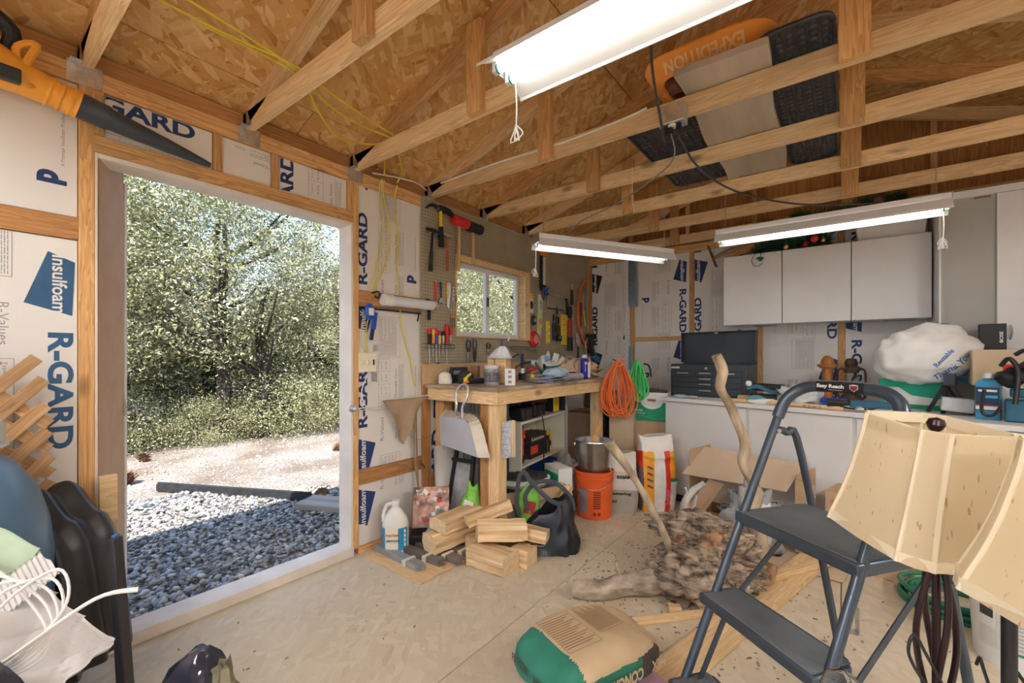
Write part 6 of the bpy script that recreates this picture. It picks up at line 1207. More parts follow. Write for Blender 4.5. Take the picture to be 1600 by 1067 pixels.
# ============================================================ BACK OF THE ROOM
def P3(name, label, cat, x, y, z=0, rz=0, grp=None): return thing(name, label, cat, (x, y, z), rz, grp)
CZ = .892
bc = P3('base_cabinet', 'long low white cabinet with a worn white counter by the back wall', 'cabinet', -1.25, 3.85, 0, -15)
MB().box(-.03, 2.08, -.025, .80, .862, CZ).build('countertop', WHITED, bc, bevel=.004)
MB().box(0.002, 2.05, .02, .78, .07, .861).build('body', WHITED, bc, bevel=.002)
for a, b_ in ((.004, .682), (.704, 1.332), (1.354, 2.046)): MB().box(a, b_, .002, .019, .09, .855).build('door', WHITED, bc, bevel=.003)
MB().box(.03, 2.0, .06, .74, 0.001, .069).build('toe_kick', DGREY, bc)
b = MB(); [b.cyl((.03 + .05 * k, .055, .045), (.04 + .05 * k, .05, .045), .006, n=6) for k in range(3)]; b.box(-.01, .2, .045, .058, .0, .06); b.build('leg_rail', DGREY, bc)
def onc(u, v): c_, s_ = math.cos(R(-15)), math.sin(R(-15)); return (-1.25 + u * c_ - v * s_, 3.85 + u * s_ + v * c_)
def K(name, label, cat, u, v, rz=-15, grp=None, z=CZ + .0005):
    x, y = onc(u, v); return thing(name, label, cat, (x, y, z), rz, grp)
# tool chest
t = thing('tool_chest', 'dark grey steel tool chest with its lid raised, on the white counter', 'tool chest', (-.94, 4.17, CZ + .0005), -9)
TC = mat('charcoal_steel', (.06, .075, .09), .38, .4, var=.15, scale=3)
MB().box(-.325, .325, -.12, .15, 0, .285).build('body', TC, t, bevel=.006)
for i, (x0, x1, z0, z1) in enumerate(((-.305, -.10, .175, .222), (-.096, .085, .175, .222), (.089, .29, .175, .222), (-.305, .29, .128, .171), (-.305, .29, .082, .124), (-.305, .29, .018, .078))):
    d_ = MB().box(x0, x1, -.130, -.1205, z0, z1).build('drawer', TC, t, bevel=.003)
    xc = (x0 + x1) / 2; b = MB(); b.box(xc - .05, xc + .05, -.141, -.138, (z0 + z1) / 2 + .002, (z0 + z1) / 2 + .014); b.box(xc - .05, xc - .044, -.138, -.1302, (z0 + z1) / 2, (z0 + z1) / 2 + .012); b.box(xc + .044, xc + .05, -.138, -.1302, (z0 + z1) / 2, (z0 + z1) / 2 + .012); b.build('handle', STEEL, d_, bevel=.001)
ld = MB(); ld.box(-.325, .325, .146, .152, .286, .58); ld.box(-.325, -.318, .09, .146, .30, .58); ld.box(.318, .325, .09, .146, .30, .58); ld.box(-.318, .318, .09, .146, .572, .58); ld.build('lid', TC, t, bevel=.002)
MB().box(-.31, .31, -.11, .14, .2853, .2863).build('tray_rim', DGREY, t); MB().cyl((-.0, -.126, .25), (0, -.12, .25), .012, n=14).build('lock', STEEL, t); MB().box(-.315, -.24, -.1225, -.1205, .247, .262).build('name_plate', WPL, t); b = MB(); fit(b, 'KENNEDY', -.31, .251, 0, .06, .007, bold=.02); b.build('lettering', BLK, t, (0, -.1228, 0), smooth=False)
[MB().box(x - .03, x + .03, .08, .10, .2865, .292).build('hinge', BLK, t) for x in (-.13, .2)]; MB().cbox((0, .10, .566), (.03, .012, .012)).build('catch', STEEL, t)
t = K('work_gloves', 'folded light blue and grey gloves at the left end of the counter', 'gloves', .12, .05); MB().ball((0, 0, .014), (.07, .035, .014), 14, 7, amp=.5, seed=3).build('glove', mat('pale_teal', (.35, .55, .58), .7), t, sharp=180); MB().ball((.09, .02, .012), (.06, .03, .012), 14, 7, amp=.6, seed=5).build('glove', mat('mauve_cloth', (.42, .38, .42), .8), t, sharp=180)
t = K('water_shoes', 'pair of black shoes with teal wave soles beside the tool chest', 'shoes', .78, .12, 10); 
for k in range(2):
    o_ = .075 * k; MB().tube([(-.11, o_ * .6, .05 + o_), (-.04, o_ * .6, .045 + o_), (.05, o_ * .6, .04 + o_), (.12, o_ * .6, .045 + o_)], [.030, .040, .040, .028], 10, sm=3, flat=.8).build('upper', BLK, t); MB().sheet(lambda u, v: (-.13 + .26 * u, o_ * .6 - .05 - .0 * v, .018 + o_ + .02 * math.sin(u * 7) + .028 * v), 20, 1, .02).build('sole', TEALM if k else mat('teal_rubber', (.10, .30, .33), .5), t, sharp=60)
MB().ball((-.12, -.03, .15), (.022, .02, .022), 8, 6).build('pull_tab', WPL, t); MB().ball((-.02, -.06, .02), (.11, .03, .02), 12, 6, amp=.3).build('liner', WPL, t)
t = K('plastic_bag', 'clear crinkled plastic bag on the counter behind the stick', 'plastic bag', .98, .18); MB().ball((0, 0, .065), (.13, .10, .07), 20, 12, amp=1.1, fr=7, seed=6).build('bag', mat('crinkled_film', (.62, .64, .66), .15, var=.15, bump=.8, bscale=30), t, sharp=180)
t = K('paper_roll', 'small brown roll in front of the shoes', 'roll', .62, .10); MB().cyl((-.04, 0, .028), (.05, .02, .028), .026, n=14).build('roll', CARD, t); MB().ball((.13, .0, .018), (.05, .03, .018), 12, 6, amp=.4).build('rock', mat('grey_brown', (.3, .25, .2)), t)
t = K('walking_stick', 'long peeled stick lying along the counter front', 'stick', .50, .035); MB().tube([(-.03, 0, .016), (.2, .01, .014), (.45, .02, .016), (.78, .0, .014)], [.010, .016, .014, .015], 8, sm=3).build('shaft', WX, t); b = MB(); [b.box(.55 + .03 * k, .57 + .03 * k, -.016, -.014, .006, .02) for k in range(4)]; b.build('marks', TAN, t)
t = K('blue_bin', 'low blue plastic tray behind the ladder handle', 'tray', 1.15, .22); b = MB(); b.lathe([(.07, 0), (.12, .055), (.128, .055), (.128, .062), (.115, .062), (.065, .006), (0, .006)], 4, ph=PI / 4, sy=.6); b.build('tray', BLUE, t, bevel=.003)
t = thing('lamp_post_finial', 'turned orange-brown wooden post with a ringed cap beside the rusty lantern', 'wood turning', (-.107, 4.19, CZ + .0005), 0); FW_ = mat('orange_stained_wood', (.42, .15, .04), .35, var=.2, stretch=(1, 1, .2)); MB().lathe([(0, 0), (.035, 0), (.035, .26), (.03, .26), (.03, .262), (0, .262)], 12).build('post', FW_, t); MB().lathe([(0, .262), (.05, .262), (.055, .272), (.066, .276), (.066, .29), (.045, .296), (.042, .32), (.030, .345), (.015, .358), (0, .36)], 20).build('cap', FW_, t)
t = thing('oil_lantern', 'rusty old oil lantern with a glass globe standing on the counter', 'lantern', (.04, 4.28, CZ + .0005), 0); RU = mat('rusty_metal', (.13, .085, .065), .7, .5, var=.5, scale=30)
MB().lathe([(0, 0), (.065, 0), (.07, .02), (.06, .055), (.035, .07), (0, .07)], 20).build('tank', RU, t); MB().lathe([(.035, .075), (.052, .12), (.055, .15), (.035, .22), (.033, .225), (.052, .152), (.049, .12), (.032, .078)], 20, cap=False).build('globe', GLASS, t); MB().lathe([(0, .225), (.045, .225), (.05, .245), (.05, .25), (.035, .27), (.04, .295), (.045, .30), (.03, .335), (0, .34)], 20).build('chimney', RU, t)
for s in (-1, 1): MB().tube([(s * .062, 0, .02), (s * .085, 0, .06), (s * .085, 0, .22), (s * .07, 0, .255), (s * .045, 0, .26)], .008, 7, sm=3).build('side_tube', RU, t)
MB().tube([(-.085, .01, .22), (-.10, .03, .15), (-.06, .05, .10)], .002, 5, sm=4).tube([(.085, .01, .22), (.11, .03, .17), (.10, .04, .08)], .002, 5, sm=4).build('bail', STEEL, t)
t = K('wall_picture', 'green and white framed card leaning behind the bagged lamp', 'card', 1.42, .55, -12); MB().cbox((.10, 0, .10), (.34, .012, .20), (8, 0, 0)).build('card', mat('mint_green', (.02, .45, .28), .5), t, bevel=.002); b = MB(); b.prism([(-.04, .03), (.26, .03), (.26, .07), (.1, .09), (.0, .17), (-.04, .18)], -.012, -.010); b.build('print', WPL, t)
t = K('heat_lamp', 'black and teal clamp gun lying at the counter edge under the ladder handle', 'power tool', 1.26, .04, -5); MB().cbox((.16, 0, .05), (.22, .05, .045)).build('body', TEALM, t, bevel=.006); MB().tube([(.05, 0, .05), (.0, 0, .05), (-.07, 0, .05)], [.012, .022, .028], 10).build('nozzle', BLK, t); MB().tube([(.0, -.01, .03), (.05, -.02, .02), (.14, -.02, .02), (.20, -.02, .04)], .006, 6, sm=4).build('cord', BLK, t); MB().ball((.10, -.02, .02), (.03, .02, .018), 8, 6).build('trigger', STEEL, t)
# bagged object with printed plastic bag
t = K('bench_grinder', 'dark stand with angled legs carrying the white plastic bag', 'stand', 1.72, .42); b = MB(); b.bar((-.10, 0, 0), (-.02, 0, .18), .02, .02); b.bar((.10, 0, 0), (-.0, 0, .18), .02, .02); b.bar((-.02, -.08, 0), (-.02, 0, .17), .02, .02); b.bar((.06, .08, 0), (0, 0, .17), .02, .02); b.build('legs', BLK, t); MB().cbox((.04, -.07, .06), (.14, .10, .08), (0, 5, 10)).build('housing', mat('pale_grey_plastic', (.6, .63, .62), .5), t, bevel=.006); MB().cbox((0, 0, .21), (.05, .05, .07)).build('head', DGREY, t)
t = thing('plastic_bag', 'big white printed plastic shopping bag pulled over a lamp on the counter', 'plastic bag', (.415, 3.93, 1.245), 20)
TB = mat('thank_you_bag_film', (.84, .84, .83), .28, var=.03, bump=.35, bscale=7)
b = MB()
def bagf(u, v):
    th = PI * v; a = 2 * PI * u; d = Vector((math.sin(th) * math.cos(a), math.sin(th) * math.sin(a), math.cos(th)))
    f = 1 + .13 * noise.noise(d * 2.6 + Vector((3, 1, 2))) + .05 * abs(noise.noise(d * 7)) + .04 * noise.noise(Vector((a * 1.5, d.z * 8, 0)))
    if d.z < -.3: f *= 1 - .18 * (-.3 - d.z)
    return (d.x * .265 * f, d.y * .19 * f, d.z * .205 * f + .03 * d.x)
b.sheet(bagf, 64, 32, 0); bag_o = b.build('film', TB, t, sharp=180)
def project_text(mb_, parent, fn_out, mat_):
    """lays flat text on the bag's front by following its surface"""
    dg = None; o = []
    from mathutils.bvhtree import BVHTree
    me = bag_o.data; bv = BVHTree.FromPolygons([v.co for v in me.vertices], [p.vertices for p in me.polygons])
    vs = []
    for x, y, z in mb_.v:
        h = bv.ray_cast(Vector((x, -1, z)), Vector((0, 1, 0))); vs.append((x, (h[0].y if h[0] else -.1) - .003, z))
    q = MB(); q.add(vs, mb_.f, 0); return q.build('printing', mat_, parent, smooth=False)
b = MB(); fit(b, 'Reusable', -.03, -.07, 49, .135, .028, bold=.02); fit(b, 'Thank You', .0, -.155, 45, .22, .042, bold=.01)
for k in range(5): b.prism([(.13 + .03 * math.cos(k * .9) * 0, -.14), (.13 + .09 * math.cos(k * .75 - .2) - .02 * math.sin(k * .75), -.14 + .075 * math.sin(k * .75 - .2) + .02 * math.cos(k * .75)), (.13 + .11 * math.cos(k * .75 - .2), -.14 + .09 * math.sin(k * .75 - .2)), (.13 + .09 * math.cos(k * .75 - .2) + .02 * math.sin(k * .75), -.14 + .075 * math.sin(k * .75 - .2) - .02 * math.cos(k * .75))], 0, 0)
project_text(b, t, None, mat('bag_blue_print', (.02, .16, .48), .4))
t = K('dark_case', 'black carton with white letters behind the plastic bag', 'box', 1.95, .76, -5, z=CZ + .0005); MB().box(-.14, -.02, -.02, .04, 0, .56).build('box', BLK, t, bevel=.003); b = MB(); fit(b, 'BOSE', -.035, .44, 90, .07, .016, bold=.03); b.build('lettering', WPL, t, (0, -.0212, 0), smooth=False)
# spray bottle, machine, boxes
t = K('detergent_bottle', 'blue liquid bottle with a dark striped label and white cap', 'bottle', 1.90, .22, -20); MB().lathe([(0, 0), (.062, 0), (.068, .01), (.068, .19), (.055, .215), (.028, .225), (.028, .23), (0, .23)], 4, ph=PI / 4, sy=.62).build('bottle', mat('blue_liquid', (.05, .30, .55), .12, var=.1), t, bevel=.012); MB().lathe([(0, .23), (.024, .23), (.022, .26), (0, .26)], 16).build('cap', WPL, t)
b = MB(); b.box(-.045, .045, -.0325, -.0308, .05, .18); b.build('label', mat('label_navy', (.015, .05, .11), .4), t); b = MB(); b.box(-.045, .045, -.0335, -.0327, .055, .075); b.box(-.035, .038, -.0335, -.0327, .155, .167); b.build('label_white', WPL, t, smooth=False); b = MB(); b.box(-.045, .045, -.0336, -.0328, .077, .082); b.build('label_red', RED, t, smooth=False); b = MB(); b.box(-.02, .04, -.0336, -.0328, .12, .135); b.build('label_blue', mat('cyan_print', (.10, .45, .70)), t, smooth=False)
t = K('white_drawer_box', 'low white drawer cabinet on the right end of the counter', 'cabinet', 1.98, .52, -5); MB().box(-.10, .50, -.16, .12, 0, .18).build('body', WHITE, t, bevel=.004); MB().box(-.09, .49, -.175, -.161, .01, .17).build('drawer', WHITE, t, bevel=.003); MB().tube([(.10, -.176, .06), (.10, -.196, .085), (.10, -.196, .115), (.10, -.176, .14)], .006, 6, sm=3).build('handle', STEEL, t)
t = K('tool_carton', 'tan cardboard tool box with red lettering on the white drawer cabinet', 'box', 2.02, .50, -5, z=CZ + .1815); MB().box(-.22, .38, -.12, .12, 0, .21).build('box', CARDL, t, bevel=.003); b = MB(); fit(b, 'BOSCH', -.10, .065, 0, .40, .062, bold=.05); b.build('lettering', RED, t, (0, -.1212, 0), smooth=False)
t = K('miter_saw', 'dark teal bench machine with black knobs right of the blue bottle', 'power tool', 2.02, .20, -12); b = MB(); b.cbox((.06, 0, .155), (.20, .09, .05)); b.cbox((.0, 0, .06), (.12, .12, .12)); b.prism([(.0, .0), (.08, .0), (.16, .11), (.05, .14)], -.03, .03); b.build('body', TEALM, t, bevel=.008); MB().cyl((.16, 0, .155), (.24, 0, .155), .018, n=12).build('shaft', STEEL, t)
b = MB(); b.ball((-.03, -.02, .24), (.06, .05, .05), 14, 9, amp=.5); b.build('motor', BLK, t, sharp=180)
for k in range(4): MB().tube([(-.06 + .02 * k, -.03, .26), (.0 + .02 * k, -.05, .30 + .02 * (k % 2)), (.05, -.04, .33 - .03 * k)], [.010, .014, .008], 7, sm=3).build('knob', BLK, t)
t = K('power_cable', 'thick black power cord looping down over the white drawer front', 'cord', 2.05, .18, -12); CB = mat('cord_black', (.02, .02, .022), .35)
MB().tube([(-.10, -.04, .30), (-.07, -.06, .34), (-.04, -.06, .27), (-.05, -.08, .10)], .011, 8, sm=5).build('cord', CB, t); MB().tube([(-.05, -.05, .36), (.0, -.07, .38), (.08, -.10, .27), (.12, -.12, .16), (.24, -.12, .06), (.42, -.10, .01)], .011, 8, sm=5).build('cord', CB, t); MB().tube([(.0, -.04, .25), (.15, -.10, .19), (.42, -.06, .18)], .009, 8, sm=4).build('cord', CB, t); MB().tube([(-.16, -.06, .17), (-.17, -.06, .05), (-.13, -.06, .03), (-.10, -.05, .08)], .008, 8, sm=4).build('cord', CB, t)
# wall cabinets
def wallcab(x0, x1, label, ext=''):
    t = P3('wall_cabinet', label, 'cabinet', (x0 + x1) / 2, 4.56, 1.535, 0, 'white wall cabinets'); w_ = (x1 - x0) / 2 - .001
    MB().box(-w_, w_, -.14, .158, 0, .62).build('body', WHITE, t, bevel=.001); MB().box(-w_ + .001, w_ - .001, -.16, -.1415, -.003, .622).build('door', WHITE, t, bevel=.002)
wallcab(-.892, -.430, 'white wall cabinet farthest from the corner shelf, left of three'); wallcab(-.428, .040, 'middle white wall cabinet of the row of three'); wallcab(.042, .508, 'white wall cabinet next to the grey tall cupboard, right of three')
# tall cabinet
tc = P3('tall_cupboard', 'tall white cupboard with a grey recessed panel and curved handles', 'cupboard', .53, 4.2, 0)
GP = mat('greige_panel', (.44, .44, .415), .6, var=.05, scale=1.2)
MB().box(0, 1.40, .02, .515, 0.001, 2.36).build('body', GP, tc, bevel=.002); MB().box(-.012, .0, -.002, .515, 0.001, 2.36).build('side_panel', WHITE, tc, bevel=.001)
MB().box(.0005, 1.40, -.004, .0195, 2.315, 2.362).build('top_rail', WHITE, tc, bevel=.002); MB().box(.0005, .022, .0, .0195, 0.001, 2.314).build('stile', GP, tc)
for z0, z1, hz in ((1.275, 2.312, 1.40), (.10, 1.270, .95)):
    for x0 in (.262, .83):
        d_ = MB().box(x0, x0 + .566, -.004, .0195, z0, z1).build('door', WHITE, tc, bevel=.003)
        if x0 < .5: MB().tube([(x0 + .06, -.004, hz - .045), (x0 + .06, -.03, hz - .02), (x0 + .06, -.03, hz + .02), (x0 + .06, -.004, hz + .045)], .006, 8, sm=4).build('handle', GALV, d_)
MB().box(.16, .24, .017, .0199, 2.30, 2.312).build('scratch', CARDD, tc)
# things on top of the wall cabinets (top at 2.157)
TZ = 2.1575
t = P3('storage_bin', 'translucent white storage tub on top of the wall cabinets', 'tub', .28, 4.54, TZ); b = MB(); b.lathe([(0, 0), (.26, 0), (.29, .17), (.30, .17), (.30, .185), (0, .185)], 4, ph=PI / 4, sy=.5, sx=1.05); b.build('tub', mat('milky_tub', (.72, .73, .73), .35, var=.05), t, bevel=.02); MB().lathe([(0, .186), (.305, .186), (.30, .205), (0, .21)], 4, ph=PI / 4, sy=.5, sx=1.05).build('lid', mat('milky_tub', (1, 1, 1)), t, bevel=.012)
NEED = mat('garland_green', (.03, .11, .05), .7, var=.5, scale=30)
def garland(label, pts, n_, seed, sp=.055):
    t = P3('garland', label, 'garland', pts[0][0], pts[0][1], pts[0][2], 0, 'green garlands'); rn = random.Random(seed); path = smooth_path([Vector(p) - Vector(pts[0]) for p in pts], 10); b = MB()
    for i in range(n_):
        p = path[int(rn.random() * (len(path) - 1))]; d = Vector((rn.gauss(0, 1), rn.gauss(0, 1), rn.gauss(0, .9))).normalized() * rn.uniform(.6, 1.2) * sp
        s_ = d.orthogonal().normalized() * .0035; b.add([p - s_, p + s_, p + d], [(0, 1, 2)])
    o = b.build('needles', NEED, t, smooth=False); o['kind'] = 'stuff'
    MB().tube(path, .006, 5).build('wire', mat('wire_brown', (.06, .05, .03)), t)
    return t
garland('green artificial garland heaped on the left wall cabinet', [(-.62, 4.46, 2.19), (-.5, 4.44, 2.22), (-.36, 4.46, 2.20), (-.22, 4.48, 2.23), (-.12, 4.50, 2.21)], 3600, 1, .10)
garland('higher green garland with pink flowers along the back wall plate', [(-.35, 4.56, 2.46), (-.1, 4.55, 2.42), (.15, 4.54, 2.46), (.38, 4.55, 2.48)], 3000, 2, .10)
garland('small green garland sprig sticking up behind the hanging light', [(-.66, 4.60, 2.42), (-.56, 4.60, 2.46), (-.46, 4.60, 2.41)], 700, 3, .06)
for i, (x, z, r_, m_, lab) in enumerate(((-.20, 2.22, .030, RED, 'red bauble on the garland left of the tub'), (-.14, 2.20, .018, BRASS, 'gold bell hanging off the garland'), (-.40, 2.185, .022, BRASS, 'gold star ornament on the cabinet edge'), (-.26, 2.19, .024, mat('dark_berry', (.25, .02, .04), .3), 'dark red berry cluster at the garland foot'), (.10, 2.44, .035, mat('pink_flower', (.55, .12, .14), .6), 'pink flower on the upper garland'), (.02, 2.45, .022, mat('dark_berry', (1, 1, 1)), 'small dark flower beside the pink one'), (.22, 2.48, .038, mat('cone_pink', (.30, .15, .14), .7), 'frosted cone on the upper garland, right end'))):
    b = MB(); b.ball((0, 0, 0), r_, 10, 7, amp=.6 if i > 2 else 0); b.tube([(0, 0, r_ * .8), (0, 0, r_ * 1.5)], .004, 5); o = b.build('ornament', m_, None, (x, 4.40 if i < 4 else 4.52, z)); tag(o, lab, 'ornament')
t = P3('light_string', 'green bow with a looped dark cord hanging over the left cabinet door', 'cord', -.60, 4.392, 2.12); MB().tube([(-.03, .01, .045), (-.06, -.004, -.02), (-.04, -.004, -.07), (.0, -.004, -.075), (.03, -.004, -.05)], .0025, 5, sm=5).build('cord', DGREY, t); MB().tube([(.01, .01, .045), (.012, -.004, .0)], .0025, 5).build('cord', DGREY, t); b = MB(); b.ball((-.003, -.012, -.01), (.018, .012, .012), 8, 6, amp=.5); b.ball((.02, -.012, -.015), (.016, .010, .012), 8, 6, amp=.5); b.ball((.008, -.012, -.03), (.010, .008, .010), 8, 6); b.build('bow', mat('garland_dark', (.02, .12, .07), .5), t)
t = P3('mattock', 'rusty flat-headed mattock lying on the left wall cabinet, head overhanging', 'mattock', -.86, 4.48, 2.165); b = MB(); b.bar((-.17, -.05, .125), (-.10, -.05, -.075), .075, .012, up=(1, 0, .2)); b.build('head', mat('rust', (.20, .12, .08), .8, .4, var=.4), t, bevel=.002); MB().tube([(-.135, -.05, .0), (.0, -.02, .06), (.22, .02, .115)], [.014, .022, .026], 8, sm=3).build('handle', mat('old_handle', (.28, .17, .10), .7), t); MB().cbox((.13, .0, .05), (.20, .03, .06), (0, -14, 0)).build('wedge', W0D, t)
# framing square and steel rules leaning on the back wall
t = P3('drywall_square', 'long perforated white steel square leaning on the foam beside the first stud', 'square', -1.945, 4.70, .75); b = MB(); b.box(-.03, .03, -.004, 0, 0, 1.58); b.build('blade', WEN, t); b = MB(); [b.cyl((-.012 + .024 * (k % 2), -.0052, .02 + .031 * k), (-.012 + .024 * (k % 2), -.0042, .02 + .031 * k), .005, n=6) for k in range(50)]; b.build('holes', GREYP, t, smooth=False)['kind'] = 'stuff'
t = P3('hand_saw', 'blue-grey saw blade hanging from the plate against the stud', 'saw', -1.87, 4.70, 1.80); MB().box(-.055, .02, -.006, -.004, 0, .53).build('blade', mat('blued_steel', (.26, .38, .48), .3, .8), t); MB().box(.021, .045, -.007, -.003, 0.0, .53).build('back', GREYP, t); b = MB(); [b.prism([(-.055, .02 + .022 * k), (-.055, .04 + .022 * k), (-.068, .03 + .022 * k)][::-1], -.006, -.004) for k in range(22)]; b.build('teeth', mat('blued_steel', (1, 1, 1)), t)['kind'] = 'stuff'
t = P3('paint_tool', 'small blue handled tool hanging on the lower stud', 'tool', -1.90, 4.70, 1.10); MB().box(-.022, .022, -.02, 0, 0, .26).build('handle', mat('blue_grey_tool', (.25, .38, .45)), t, bevel=.008); MB().cyl((0, -.02, .24), (0, -.01, .24), .006, n=6).build('hook', BLK, t)
for i, (x, z) in enumerate(((-.56, 1.524), (.33, 1.528))):
    t = P3('cabinet_shelf_strip', ('thin dark strip tucked under the wall cabinets, left', 'thin dark strip tucked under the wall cabinets, right')[i], 'strip', x, 4.43, z - .012, 3); MB().box(-.09, .09, -.01, .01, 0, .006).build('strip', DGREY, t)

# ---- opened cartons in front of the base cabinet
t = P3('opened_carton', 'big opened cardboard carton standing on its side before the white cabinet', 'box', -.55, 3.47, 0, -16)
def pan(nm, vs, m_=CARD, th=.006):
    b = MB(); a = [Vector(v) for v in vs]; n_ = (a[1] - a[0]).cross(a[2] - a[0]).normalized() * th; k = len(a)
    b.add(a + [v + n_ for v in a], [tuple(range(k))[::-1], tuple(range(k, 2 * k))] + [(i, (i + 1) % k, (i + 1) % k + k, i + k) for i in range(k)]); b.build(nm, m_, t, smooth=False)
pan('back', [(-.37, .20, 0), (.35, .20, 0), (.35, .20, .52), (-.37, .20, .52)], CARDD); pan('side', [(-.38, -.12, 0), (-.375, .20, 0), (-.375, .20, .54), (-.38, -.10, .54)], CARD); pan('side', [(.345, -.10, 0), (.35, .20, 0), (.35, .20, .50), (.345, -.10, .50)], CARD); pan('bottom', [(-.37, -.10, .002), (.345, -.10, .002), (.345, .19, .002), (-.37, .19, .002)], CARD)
pan('flap', [(-.36, .08, .54), (.34, .08, .54), (.315, -.17, .40), (-.40, -.17, .36)], CARDL); pan('flap', [(-.20, -.14, .36), (-.09, -.14, .345), (-.25, -.30, .0), (-.40, -.28, .01)], CARD); pan('flap', [(.06, -.14, .33), (.17, -.14, .32), (.32, -.26, .01), (.16, -.28, .0)], CARD); pan('flap', [(.345, -.11, .47), (.46, -.13, .46), (.46, -.14, .02), (.345, -.11, .02)], CARD)
pan('flap', [(-.06, -.10, .30), (.05, -.10, .32), (.04, -.12, .24), (-.08, -.12, .22)], CARD)
t = P3('carton', 'closed brown carton with a red fragile glass sticker', 'box', .05, 3.36, 0, -14); b = MB(); b.box(-.12, .26, -.12, .16, 0, .43); b.build('box', CARD, t, bevel=.003)
b = MB(); b.box(-.085, .085, -.1235, -.1215, .30, .385); b.build('sticker', WPL, t, smooth=False); b = MB(); b.box(-.085, .085, -.1245, -.1237, .358, .385); b.box(-.085, .085, -.1245, -.1237, .30, .318); b.build('sticker_band', mat('sticker_red', (.70, .10, .06)), t, smooth=False); b = MB(); fit(b, 'FRAGILE', -.07, .364, 0, .14, .016, bold=.03); b.build('lettering', WPL, t, (0, -.1253, 0), smooth=False); b = MB(); fit(b, 'GLASS', -.06, .328, 0, .12, .018, bold=.04); b.build('lettering', RED, t, (0, -.1245, 0), smooth=False)
t = P3('bubble_wrap', 'cloudy plastic wrap spilling out of the opened carton', 'plastic wrap', -.50, 3.13, 0, 0); b = MB(); b.ball((0, 0, .17), (.13, .09, .19), 26, 18, amp=1.3, fr=7, seed=14); b.build('wrap', mat('cloudy_film', (.62, .63, .64), .15, var=.12, trans=.35, bump=1., bscale=40), t, sharp=180); MB().ball((.10, .03, .20), (.10, .05, .13), 16, 12, amp=.6, seed=3).build('foam', WPL, t, sharp=180)
for i, (x, y, rz, w_, d_) in enumerate(((-.33, 3.06, 25, .34, .26), (-.14, 3.12, -8, .30, .22))):
    t = P3('cardboard_sheet', ('flat piece of cardboard lying under the plastic wrap', 'flat piece of cardboard lying beside the first lumber end')[i], 'cardboard', x, y, .0005 + .009 * i, rz); b = MB(); b.sheet(lambda u, v: ((u - .5) * w_, (v - .5) * d_, .004 + .012 * math.sin(u * 3) * (1 - i)), 6, 3, .004); b.build('sheet', CARDL, t)
# lumber on the floor
def lum(label, p0, p1, w_, h_, m_=W0L, grp='loose boards on the floor'): o = board('lumber_board', p0, p1, w_, h_, m_); tag(o, label, 'lumber', grp)
lum('long wide pine board running across the floor under the step ladder', (-.60, 1.45, .0225), (-.13, 3.28, .0225), .14, .038); lum('thin pine strip resting on the wide board', (-.44, 2.52, .058), (-.02, 3.22, .058), .045, .03); lum('narrow pine strip running from the concrete bags to the stump', (-.83, 1.90, .0105), (-.48, 2.30, .0105), .04, .019)
o = MB().box(-.03, .03, -.02, .02, 0, .03).build('wood_block', W0L, None, (-.66, 2.18, .0), (0, 0, 30), bevel=.002); tag(o, 'small pine block at the foot of the stump', 'wood block')
t = P3('metal_bracket', 'little galvanised bracket lying on the floor behind the ladder', 'bracket', .03, 2.50, .0005, 20); MB().box(-.03, .03, -.02, .02, 0, .003).box(.015, .018, -.02, .02, .003, .12).build('plate', GALV, t)
# ---- stump and driftwood
STM = mat('weathered_root_wood', (.38, .29, .21), .95, var=.5, scale=16, bump=1., bscale=36, stretch=(.6, 1, 2.2), dirt=(.06, .04, .03))
STMB = mat('brown_root_wood', (.42, .24, .13), .9, var=.5, scale=16, bump=1., bscale=40, dirt=(.13, .07, .04))
def gnarl(b, c, r, seed, nu=70, nv=44, a1=.32, st=(1, 1, 1), m=0):
    def fn(u, v):
        th = PI * v; a = 2 * PI * u; d = Vector((math.sin(th) * math.cos(a), math.sin(th) * math.sin(a), math.cos(th)))
        q = Vector((d.x * st[0], d.y * st[1], d.z * st[2])); s = Vector((seed, -seed, seed * 2))
        f = 1 + a1 * noise.noise(q * 1.8 + s) + .14 * (1 - 2 * abs(noise.noise(q * 4.5 + s))) + .13 * (1 - 2 * abs(noise.noise(q * 10 + s))) + .09 * (1 - 2 * abs(noise.noise(q * 23 + s)))
        z_ = d.z * r[2] * f
        return (c[0] + d.x * r[0] * f, c[1] + d.y * r[1] * f, max(c[2] + z_, .003))
    b.sheet(fn, nu, nv, 0, m)
t = P3('tree_stump', 'gnarled weathered root stump lying in the middle of the floor', 'stump', -.58, 2.53, 0)
b = MB(); gnarl(b, (0, 0, .15), (.20, .20, .16), 1.3, 130, 80, .4, (1, 1, 2.2)); b.build('root_mass', STM, t, sharp=180)
b = MB(); gnarl(b, (-.04, -.16, .10), (.16, .14, .12), 5.1, 70, 44, .5, (1.6, 1, 1)); b.build('root_end', STM, t, sharp=180); b = MB(); gnarl(b, (.0, -.06, .19), (.13, .12, .10), 8.2, 60, 40, .5); b.build('heart_wood', STMB, t, sharp=180)
b = MB(); gnarl(b, (-.07, .05, .26), (.20, .14, .075), 3.7, 70, 40, .5, (1, 2.4, 3)); b.build('bark_slab', STM, t, sharp=180)
rn = random.Random(12)
for k in range(9):
    a = rn.uniform(0, 6.28); l = rn.uniform(.20, .29); z = rn.uniform(.03, .28); p = Vector((.1 * math.cos(a), .1 * math.sin(a), z)); e_ = Vector((l * math.cos(a + .3), l * math.sin(a + .3), max(.02, z + rn.uniform(-.12, .06))))
    b = MB(); b.tube([p, (p + e_) / 2 + Vector((0, 0, .02)), e_], [.04, .028, .008], 9, sm=5); b.build('root', STM if k % 3 else STMB, t, sharp=180)
